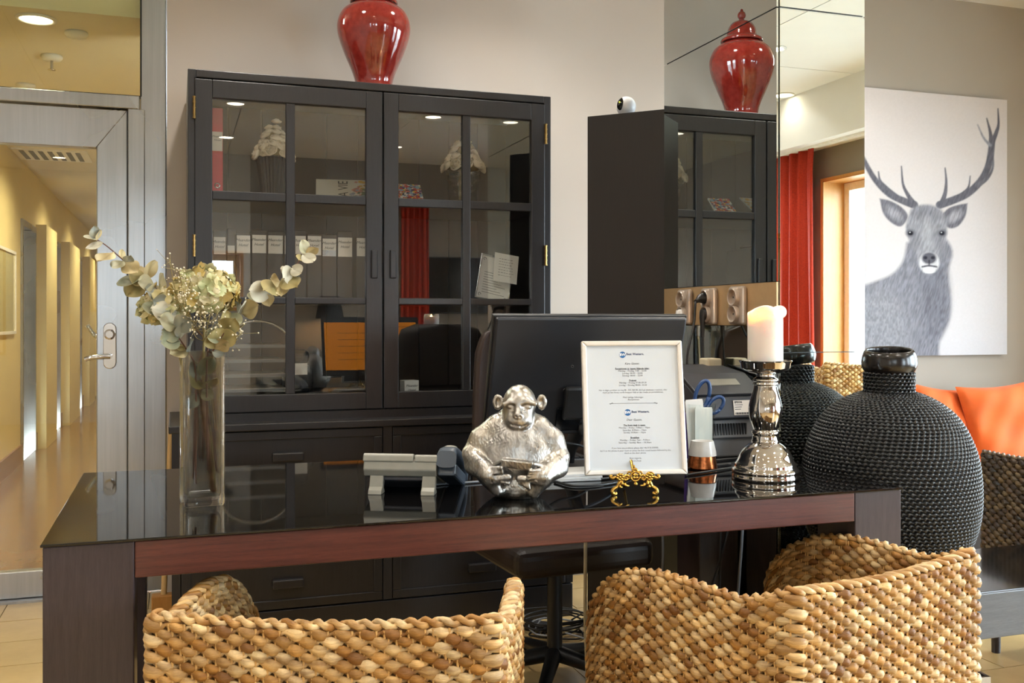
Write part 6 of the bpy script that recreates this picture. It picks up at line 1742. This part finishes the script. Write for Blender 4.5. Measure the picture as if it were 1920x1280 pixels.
vX, vY = 2.006, 2.416
sv = vY / ray(1672, 600)[1]
vz = lambda py: CAMZ - (py - 600) * sv - TZ0
prof = [(62, 1086), (85, 1072), (112, 1045), (136, 1018), (149, 986), (156, 949), (157, 913), (155, 880), (149, 844), (134, 806), (116, 778), (92, 757), (66, 743), (46, 736)]
pr_ = smoothpath([(r * sv, vz(py)) for r, py in prof], 120)
bv = thing('woven_vase', 'large round black woven vase with a short neck on the low table', 'vase', (vX, vY, TZ0))
pr_[:, 1] -= min(0, pr_[0, 1]); 
base_lift = pr_[0, 1]
core = [(0.05, 0.0), (max(0.05, pr_[0, 0]), 0.0)] + [(r - 0.006, max(z, 0.001)) for r, z in pr_]
obj('vase_core', MB().lathe(core, n=64, close_top=False), 'rattan_core', bv, smooth=True)
seg = np.r_[0, np.cumsum(np.linalg.norm(np.diff(pr_, axis=0), axis=1))]
nrow = int(seg[-1] / 0.0108)
dprof = np.gradient(pr_, axis=0); dprof /= np.linalg.norm(dprof, axis=1)[:, None]
ncol = 90
for i in range(nrow):
    s = (i + 0.5) * seg[-1] / nrow
    r0, z0 = np.interp(s, seg, pr_[:, 0]), np.interp(s, seg, pr_[:, 1])
    tr, tz = np.interp(s, seg, dprof[:, 0]), np.interp(s, seg, dprof[:, 1])
    nc = max(24, int(round(ncol * (0.35 + 0.65 * r0 / (157 * sv)))))
    m = nc * 6
    a = np.linspace(0, 2 * PI, m, endpoint=False)
    ph_ = 0.5 * (i % 2)
    w = np.cos(2 * PI * (a / (2 * PI) * nc + ph_)); ov_ = 0.5 + 0.5 * w
    nr_, nz_ = tz, -tr
    off = -0.0015 + 0.0036 * ov_
    along = 0.0022 * np.sin(2 * PI * (a / (2 * PI) * nc + ph_))
    rr = r0 + nr_ * off + tr * along; z = z0 + nz_ * off + tz * along
    half = 0.0036 + 0.0020 * ov_; dep = 0.0022 + 0.0008 * ov_
    sec = np.linspace(0, 2 * PI, 6, endpoint=False)
    R_ = rr[:, None] + np.cos(sec)[None] * dep[:, None] * nr_ + np.sin(sec)[None] * half[:, None] * tr
    Z_ = z[:, None] + np.cos(sec)[None] * dep[:, None] * nz_ + np.sin(sec)[None] * half[:, None] * tz
    G = np.stack([R_ * np.cos(a)[:, None], R_ * np.sin(a)[:, None], np.maximum(Z_, 0.001)], -1)
    G = np.concatenate([G, G[:1]], 0)
    obj('woven_strand', MB().grid(G, wrap=True), 'rattan_black', bv, smooth=True)
nk0, nk1 = vz(742), vz(697)
obj('neck_core', MB().lathe([(41 * sv, nk0), (42 * sv, nk1)], n=48, close_bottom=False, close_top=False), 'rattan_core', bv, smooth=True)
nm = MB()
for i in range(7):
    z = nk0 + (i + 0.5) * (nk1 - nk0) / 7; n = 30
    a = np.linspace(0, 2 * PI, n * 6 + 1); w = np.cos(2 * PI * (a / (2 * PI) * n + 0.5 * (i % 2)))
    pts = np.stack([(43.5 * sv + 0.0025 * w) * np.cos(a), (43.5 * sv + 0.0025 * w) * np.sin(a), z + 0.003 * np.sin(2 * PI * (a / (2 * PI) * n + 0.5 * (i % 2)))], 1)
    nm.tube(pts, 0.0034, 6)
obj('neck_weave', nm, 'rattan_black', bv, smooth=True)
tc = vz(678); mr = smoothpath([(36 * sv, vz(697)), (44 * sv, vz(696)), (49 * sv, vz(686)), (50 * sv, vz(676)), (47 * sv, vz(662)), (43 * sv, vz(656)), (40 * sv, vz(655)), (38 * sv, vz(660)), (37 * sv, vz(676)), (36 * sv, vz(697))], 44)
_h = Vector((-vX, -vY, 0)).normalized(); _tm = Matrix.Translation((0, 0, tc)) @ Matrix.Rotation(math.radians(8), 4, Vector((0, 0, 1)).cross(_h)) @ Matrix.Translation((0, 0, -tc))
obj('mouth_ring', MB().lathe([tuple(p) for p in mr], n=56, close_bottom=False, close_top=False).xform(_tm), 'lacquer', bv, smooth=True)
obj('neck_inside', MB().lathe([(36 * sv, vz(697)), (0.001, vz(705))], n=32, close_bottom=False, close_top=False), 'rattan_core', bv)

# ------------------------------------------------------------------ SOFA with orange cushions against the back wall
sf = thing('sofa', 'dark wicker sofa against the wall below the deer canvas', 'sofa', (3.35, 4.28, 0))
obj('seat_base', MB().bb(0, 1.85, -0.38, 0.42, 0.08, 0.44), 'dark_core', sf, bevel=0.02)
obj('backrest', MB().bb(0, 1.85, 0.30, 0.44, 0.44, 0.80), 'dark_core', sf, bevel=0.03)
obj('armrest', MB().bb(-0.02, 0.10, -0.38, 0.30, 0.44, 0.62), 'dark_core', sf, bevel=0.03)
obj('armrest', MB().bb(1.75, 1.87, -0.38, 0.30, 0.44, 0.62), 'dark_core', sf, bevel=0.03)
obj('seat_cushion', MB().bb(0.11, 1.74, -0.38, 0.29, 0.44, 0.52), 'seat_fabric', sf, bevel=0.03)
def cushion(label, loc, rot, s, seed):
    rg = np.random.default_rng(seed); n = 26
    mb = MB()
    for sd in (1, -1):
        P = np.zeros((n, n, 3))
        for i, a in enumerate(np.linspace(-1, 1, n)):
            for j, b in enumerate(np.linspace(-1, 1, n)):
                e = max(0, (1 - abs(a) ** 3.2)) ** 0.55 * max(0, (1 - abs(b) ** 3.2)) ** 0.55
                pin = 1 - 0.07 * (1 - abs(a) ** 2) * (abs(b) > 0.99) - 0.0
                edge = 1 - 0.09 * (math.cos(a * PI / 2) ** 1) * abs(b) ** 4; edge2 = 1 - 0.09 * math.cos(b * PI / 2) * abs(a) ** 4
                wr = 0.016 * math.sin(5 * a + 3 * b + seed) * e + 0.012 * math.sin(10 * b - 7 * a + seed) * e
                P[i, j] = (s * b * edge * 0.5, sd * (0.075 * e + wr * 0.6), s * (a * edge2 * 0.5 + 0.5))
        mb.grid(P if sd < 0 else P[:, ::-1])
    t = tag(obj('cushion', mb, 'cushion', smooth=True), label, 'cushion'); t.location = loc; t.rotation_euler = rot
    return t
c1 = PY(1805, 735, 4.36); c2 = PY(1905, 735, 4.30)
cushion('orange velvet cushion on the left, just right of the black woven vase', (XY(1795, 4.42), 4.42, 0.46), (math.radians(-14), math.radians(5), 0.05), 0.50, 2)
cushion('orange velvet cushion on the right, overlapping the other orange cushion', (XY(1906, 4.30), 4.30, 0.46), (math.radians(-14), math.radians(-4), -0.12), 0.52, 5)

# ------------------------------------------------------------------ DEER CANVAS (a flat print on a stretched canvas)
yc = YB - 0.035
xl_, xr_ = XY(1590, yc), XY(1888, yc)
zt_, zb_ = PY(1760, 176, yc).z, PY(1760, 666, yc).z
cv = thing('canvas_print', 'large pale canvas print of an antlered deer on the wall beside the column', 'picture', (xl_, YB, zb_))
obj('canvas_block', MB().bb(0, xr_ - xl_, -0.035, -0.001, 0, zt_ - zb_), 'canvas_side', cv)
nu, nv = 250, 400
uu, vv = np.meshgrid(np.linspace(0, 1, nu), np.linspace(0, 1, nv))
wx = xl_ + (xr_ - xl_) * uu; wz = zb_ + (zt_ - zb_) * vv
px_, py_ = project(wx, np.full(wx.shape, yc), wz)
# straighten the print: rows of the photo picture follow the canvas edges already
def noise2(x, y, s, seed):
    rg = np.random.default_rng(seed); tb_ = rg.random((128, 128))
    X_ = x / s; Y_ = y / s; i = np.floor(X_).astype(int); j = np.floor(Y_).astype(int); fx, fy = X_ - i, Y_ - j
    fx = fx * fx * (3 - 2 * fx); fy = fy * fy * (3 - 2 * fy)
    g_ = lambda a, b: tb_[a % 128, b % 128]
    return (g_(i, j) * (1 - fx) + g_(i + 1, j) * fx) * (1 - fy) + (g_(i, j + 1) * (1 - fx) + g_(i + 1, j + 1) * fx) * fy
def seg_d(x0, y0, x1, y1, r0, r1):
    dx, dy = x1 - x0, y1 - y0; t_ = np.clip(((px_ - x0) * dx + (py_ - y0) * dy) / (dx * dx + dy * dy), 0, 1)
    return np.hypot(px_ - x0 - t_ * dx, py_ - y0 - t_ * dy) - (r0 + (r1 - r0) * t_)
def stroke(pts, r0, r1):
    P = smoothpath(pts, 24); d = np.full(px_.shape, 1e9); n = len(P) - 1
    for i in range(n): d = np.minimum(d, seg_d(*P[i], *P[i + 1], r0 + (r1 - r0) * i / n, r0 + (r1 - r0) * (i + 1) / n))
    return d
def ellp(cx, cy, rx, ry, rot=0.0):
    c, s = math.cos(rot), math.sin(rot); x = (px_ - cx) * c + (py_ - cy) * s; y = -(px_ - cx) * s + (py_ - cy) * c
    return (np.hypot(x / rx, y / ry) - 1) * min(rx, ry)
def polyd(pts):
    P = np.array(smoothpath(pts + [pts[0]], 60)); inside_ = np.zeros(px_.shape, bool); d = np.full(px_.shape, 1e9)
    for i in range(len(P) - 1):
        x0, y0 = P[i]; x1, y1 = P[i + 1]
        if abs(y1 - y0) > 1e-9:
            cnd = ((y0 > py_) != (y1 > py_)) & (px_ < (x1 - x0) * (py_ - y0) / (y1 - y0) + x0); inside_ ^= cnd
        d = np.minimum(d, seg_d(x0, y0, x1, y1, 0, 0))
    return np.where(inside_, -d, d)
def sm(d, w): return np.clip(0.5 - d / w, 0, 1)
sr = lambda c: np.array(lin(c)[:3])
n1_ = noise2(px_, py_, 60, 1); n2_ = noise2(px_, py_, 25, 2); 
fur1 = noise2(px_ * 2.2 + 0.6 * py_, py_ * 0.5, 4, 3); fur2 = noise2(px_ * 1.5, py_ * 0.7, 3, 4); fur3 = noise2(px_, py_, 9, 8)
g_ = np.clip((py_ - 170) / 500, 0, 1)
img = sr('#cfc8c5')[None, None] * (1 - g_[..., None]) + sr('#cbcace')[None, None] * g_[..., None]
img = img * (1 + 0.05 * (n1_ - 0.5))[..., None]
smoke = np.clip((py_ - 380) / 160, 0, 1) * np.clip(n1_ * 0.7 + n2_ * 0.3 - 0.35, 0, 1) * 0.55
img = img * (1 - smoke * 0.35)[..., None] + sr('#b9bac2') * (smoke * 0.35)[..., None]
def paint(d, col, w=2.5, k=1.0, tex=0.0, t_=None):
    global img
    m = sm(d, w) * k
    c = sr(col)[None, None] * (1 + tex * ((t_ if t_ is not None else fur1) - 0.5))[..., None]
    img = img * (1 - m[..., None]) + np.clip(c, 0, 1) * m[..., None]
# body, neck
paint(polyd([(1700, 455), (1692, 490), (1670, 515), (1628, 532), (1560, 560), (1560, 700), (1740, 700), (1762, 640), (1780, 600), (1783, 560), (1778, 510), (1786, 470), (1760, 440)]), '#80818a', 7, 1, 0.55)
paint(polyd([(1722, 505), (1770, 500), (1780, 560), (1772, 610), (1750, 640), (1730, 600)]), '#6a6b75', 22, 0.65, 0.6)
paint(polyd([(1590, 560), (1660, 545), (1700, 600), (1690, 670), (1590, 680)]), '#92939a', 34, 0.7, 0.6, fur2)
# antlers
AN = '#62626b'
paint(stroke([(1714, 384), (1695, 377), (1668, 364), (1645, 342), (1628, 316), (1606, 270), (1600, 230)], 7.5, 3.5), AN, 2.5, 1, 0.5)
paint(stroke([(1712, 380), (1702, 365), (1693, 345), (1690, 312)], 5, 1.2), AN, 2, 1, 0.4)
paint(stroke([(1680, 368), (1662, 352), (1650, 338), (1647, 322)], 4.5, 1.2), AN, 2, 1, 0.4)
paint(stroke([(1762, 384), (1790, 374), (1815, 362), (1838, 340), (1852, 314), (1858, 285), (1860, 262)], 7.5, 6), AN, 2.5, 1, 0.5)
paint(stroke([(1766, 380), (1772, 362), (1774, 340), (1772, 315)], 5, 1.2), AN, 2, 1, 0.4)
paint(stroke([(1790, 374), (1806, 362), (1816, 350), (1819, 330)], 4.2, 1.0), AN, 2, 1, 0.4)
paint(stroke([(1832, 348), (1850, 335), (1861, 315), (1862, 288)], 4.5, 1.2), '#6b6b74', 2, 1, 0.4)
paint(stroke([(1859, 270), (1868, 248), (1872, 232), (1871, 204)], 5, 1.2), AN, 2, 1, 0.4)
paint(stroke([(1859, 265), (1856, 245), (1850, 222)], 4.5, 1.2), AN, 2, 1, 0.4)
paint(stroke([(1856, 272), (1844, 258), (1833, 234)], 3, 1.0), '#8a8a92', 2.5, 1, 0.4)
# ears
for pts in ([(1649, 372), (1668, 376), (1690, 388), (1702, 405), (1690, 424), (1672, 418), (1656, 400)], [(1814, 381), (1796, 384), (1776, 392), (1764, 410), (1778, 427), (1796, 424), (1810, 405)]):
    paint(polyd(pts), '#6c6c75', 3, 1, 0.5)
paint(ellp(1676, 400, 17, 8, 0.75), '#9b9ba2', 8, 0.8, 0.6); paint(ellp(1790, 405, 15, 8, -0.65), '#a5a5ac', 8, 0.8, 0.6)
# head
paint(polyd([(1708, 392), (1728, 384), (1750, 386), (1768, 398), (1776, 425), (1772, 455), (1762, 480), (1758, 505), (1742, 515), (1726, 505), (1720, 480), (1706, 455), (1698, 425)]), '#8d8e95', 5, 1, 0.5)
paint(ellp(1738, 400, 24, 13), '#74747d', 14, 0.7, 0.6); paint(ellp(1737, 440, 11, 34), '#a4a5ab', 12, 0.6, 0.4)
paint(ellp(1715, 455, 8, 18, 0.3), '#77777f', 9, 0.6, 0.4); paint(ellp(1764, 458, 7, 18, -0.3), '#77777f', 9, 0.6, 0.4)
for ex in (1707, 1766):
    paint(ellp(ex, 437, 9, 7), '#5b5b64', 5, 0.8); paint(ellp(ex, 437, 5, 4.2), '#1f1f26', 2)
    paint(ellp(ex - 1, 435.5, 1.2, 1.0), '#d5d5da', 1)
paint(ellp(1742, 492, 19, 19), '#d3d3d7', 5, 0.9, 0.2); paint(ellp(1742, 484, 14, 11), '#595962', 4); paint(ellp(1735, 483, 3.6, 3), '#2b2b33', 2); paint(ellp(1749, 483, 3.6, 3), '#2b2b33', 2)
paint(seg_d(1742, 488, 1742, 496, 1.0, 1.0), '#2b2b33', 1.5); paint(stroke([(1729, 500), (1742, 498), (1756, 500)], 1.6, 1.6), '#4a4a53', 2); paint(ellp(1742, 508, 10, 4), '#e3e3e6', 3, 0.9)
img = np.clip(0.86 * img * (1 + 0.04 * (noise2(px_, py_, 2.2, 11) - 0.5))[..., None], 0, 1)
obj('deer_print', MB().grid(np.stack([wx - xl_, np.full(wx.shape, -0.0356), wz - zb_], -1), img.reshape(-1, 3)), 'canvas_print', cv, smooth=True, vcol=True)

# ------------------------------------------------------------------ OFFICE CHAIR behind the desk
oc = thing('office_chair', 'dark brown leather office chair behind the monitor', 'chair', (1.268, 3.55, 0), math.radians(4))
yb0 = 0.0
sil = [(-0.255, 0.62), (-0.245, 0.72), (-0.235, 0.88), (-0.232, 1.05), (-0.228, 1.20), (-0.212, 1.272), (-0.16, 1.298), (0.0, 1.305), (0.16, 1.298), (0.212, 1.272), (0.228, 1.20), (0.232, 1.05), (0.235, 0.88), (0.245, 0.72), (0.255, 0.62)]
n = 30; Zs = np.linspace(0.55, 1.30, n); grid_f = []; grid_b = []
def halfw(z): return float(np.interp(z, [0.55, 0.62, 0.70, 0.78, 0.88, 1.05, 1.20, 1.27, 1.295, 1.30], [0.36, 0.325, 0.285, 0.255, 0.238, 0.232, 0.226, 0.205, 0.165, 0.13]))
for z in Zs:
    hw = halfw(z); yoff = 0.06 * math.sin((z - 0.55) * 3.2) - 0.05
    row = []
    for u in np.linspace(0, 2 * PI, 36, endpoint=False):
        cx_ = math.copysign(abs(math.cos(u)) ** 0.55, math.cos(u)); sy_ = math.copysign(abs(math.sin(u)) ** 0.7, math.sin(u))
        row.append((hw * cx_, yoff + 0.045 * sy_ - 0.05 * abs(cx_) ** 3, z))
    grid_f.append(row)
mb = MB().grid(np.array(grid_f), wrap=True); mb.f.append(tuple(range(35, -1, -1))); mb.f.append(tuple((n - 1) * 36 + j for j in range(36)))
obj('backrest', mb, 'leather', oc, smooth=True, sharp=70)
obj('seat', MB().bb(-0.26, 0.26, -0.52, 0.0, 0.47, 0.57), 'leather', oc, bevel=0.035, seg=4)
for sx in (-1, 1):
    obj('armrest', MB().tube(smoothpath([(sx * 0.29, -0.05, 0.52), (sx * 0.31, -0.08, 0.70), (sx * 0.31, -0.30, 0.72), (sx * 0.29, -0.36, 0.55)], 18), 0.02, 10), 'black_plastic', oc, smooth=True)
obj('gas_lift', MB().tube([(0, -0.25, 0.12), (0, -0.25, 0.48)], 0.028, 14), 'black_plastic', oc, smooth=True, sharp=50)
for k in range(5):
    a = 2 * PI * k / 5 + 0.35
    obj('base_spoke', MB().tube([(0, -0.25, 0.13), (0.29 * math.cos(a), -0.25 + 0.29 * math.sin(a), 0.085)], (0.03, 0.02), 10), 'black_plastic', oc, smooth=True, sharp=50)
    x, y = 0.29 * math.cos(a), -0.25 + 0.29 * math.sin(a)
    obj('caster', MB().tube([(x - 0.025, y, 0.031), (x - 0.005, y, 0.031)], 0.03, 16).tube([(x + 0.005, y, 0.031), (x + 0.025, y, 0.031)], 0.03, 16).tube([(x, y, 0.03), (x, y, 0.085)], 0.009, 8), 'black_plastic', oc, smooth=True, sharp=50)

# cable tangle and adapter on the floor behind the desk
def fl_(px, py, dz=0.006): q = PZ(px, py, 0.0); return (q.x, q.y, dz)
a0 = PZ(1018, 1182, 0.0)
t = thing('power_brick', 'black laptop power brick on the floor among the tangled cables', 'adapter', (a0.x, a0.y, 0), math.radians(-40))
obj('brick_body', MB().bb(-0.075, 0.075, -0.03, 0.03, 0, 0.034), 'black_plastic', t, bevel=0.006)
obj('brick_label', MB().bb(-0.05, 0.05, -0.02, 0.02, 0.0342, 0.0346), 'dark_grey', t)
rgc = np.random.default_rng(21)
for i in range(6):
    pts = []
    c0 = PZ(1052, 1192, 0.0)
    for k in range(9):
        a = k * 1.15 + i; rr = 0.06 + 0.035 * rgc.random() + 0.012 * i
        pts.append((c0.x + rr * math.cos(a) * 1.15 + 0.02 * rgc.normal(), c0.y + 0.02 * i + rr * math.sin(a) * 0.9 + 0.02 * rgc.normal(), 0.006 + 0.010 * i + 0.012 * rgc.random()))
    cable(['lowest loop of black cable in the tangle on the floor', 'second coil of black cable in the tangle on the floor', 'grey cable coiled within the floor tangle', 'black cable coil in the middle of the floor tangle', 'dark lead looped over the floor tangle', 'topmost black lead of the floor tangle'][i], pts, 'grey_cable' if i == 2 else 'black_rubber', 0.004)
up = PZ(1086, 1148, 0.0)
cable('cream cable dropping from the desk to the floor beside the tangle', [(1.275, 2.985, 0.80), (1.27, 2.985, 0.5), (1.275, 2.99, 0.25), (1.30, 2.99, 0.03), (1.42, 2.98, 0.008)], 'white_cable', 0.006)
cable('grey cable running up from the floor tangle to the desk', [fl_(1060, 1200, 0.03), (1.62, 3.55, 0.05), (1.60, 3.15, 0.25), (1.56, 3.0, 0.5), (1.54, 2.985, 0.80)], 'grey_cable', 0.004)
for i, (x, s) in enumerate(((1.52, 0.06), (1.57, -0.05), (1.60, 0.04))):
    cable(['black cable hanging under the desk, left of three', 'black cable hanging under the desk, middle of three', 'grey cable hanging under the desk, right of three'][i], [(x + 0.04, 2.62, 0.80), (x + s * 0.4, 2.60, 0.62), (x - 0.06 + s, 2.58, 0.40), (x - 0.1 + s, 2.6, 0.15), (x - 0.12, 2.62, 0.006)], 'grey_cable' if i == 2 else 'black_rubber', 0.0045)

# ------------------------------------------------------------------ the rest of the lobby behind the viewer (seen in the mirrors and panes)
tb_ = thing('console_table', 'dark console table against the wall behind the viewer', 'table', (1.75, YF + 0.26, 0))
obj('table_top', MB().bb(-0.55, 0.55, -0.22, 0.22, 0.66, 0.70), 'table_top', tb_, bevel=0.004)
for x in (-0.5, 0.5):
    for y in (-0.18, 0.18): obj('leg', MB().bb(x - 0.025, x + 0.025, y - 0.025, y + 0.025, 0, 0.66), 'table_top', tb_)
lx, ly = 1.70, YF + 0.26
lp_ = thing('table_lamp', 'table lamp with a black shade and slim dark baluster, lit, mirrored in the cabinet glass', 'lamp', (lx, ly, 0.70))
obj('lamp_base', MB().lathe([tuple(p) for p in smoothpath([(0.075, 0), (0.075, 0.012), (0.03, 0.03), (0.022, 0.06), (0.045, 0.16), (0.05, 0.24), (0.03, 0.36), (0.02, 0.44), (0.03, 0.47), (0.014, 0.50), (0.012, 0.62)], 50)], n=28), 'black_plastic', lp_, smooth=True)
obj('lamp_neck', MB().lathe([(0.026, 0.455), (0.032, 0.48), (0.018, 0.51), (0.013, 0.66), (0.002, 0.66)], n=20), 'brass', lp_, smooth=True)
obj('lamp_shade', MB().lathe([(0.165, 0.64), (0.115, 0.90), (0.112, 0.90), (0.162, 0.64)], n=36, close_bottom=False, close_top=False), 'lampshade', lp_, smooth=True, sharp=50)
obj('bulb', MB().ball((0, 0, 0.74), 0.03, 12, 8), emis('warm_bulb', (1.0, 0.62, 0.25), 30), lp_, smooth=True)
l = bpy.data.lights.new('lamp_light', 'POINT'); l.energy = 18; l.color = (1.0, 0.58, 0.22); l.shadow_soft_size = 0.035
lo = bpy.data.objects.new('lamp_light', l); COL.objects.link(lo); lo.location = (0, 0, 0.69); lo.parent = lp_

tvt = thing('television', 'black flat television on the wall behind the viewer', 'television', (3.35, YF + 0.02, 1.40))
obj('tv_body', MB().bb(-0.58, 0.58, 0, 0.05, 0, 0.70), 'black_plastic', tvt, bevel=0.006)
obj('tv_screen', MB().bb(-0.565, 0.565, 0.0501, 0.052, 0.015, 0.685), 'tv', tvt)

# a light high-backed pair of woven chairs by the window
h1 = dup(chL, (4.62, -0.45, 0), math.radians(200), 'tall pale woven armchair by the window, nearer one in the column mirror')
h1.scale = (1, 1, 1.26)
h2 = dup(chL, (4.42, -1.15, 0), math.radians(160), 'tall pale woven armchair by the window, farther one in the column mirror')
h2.scale = (1, 1, 1.26)
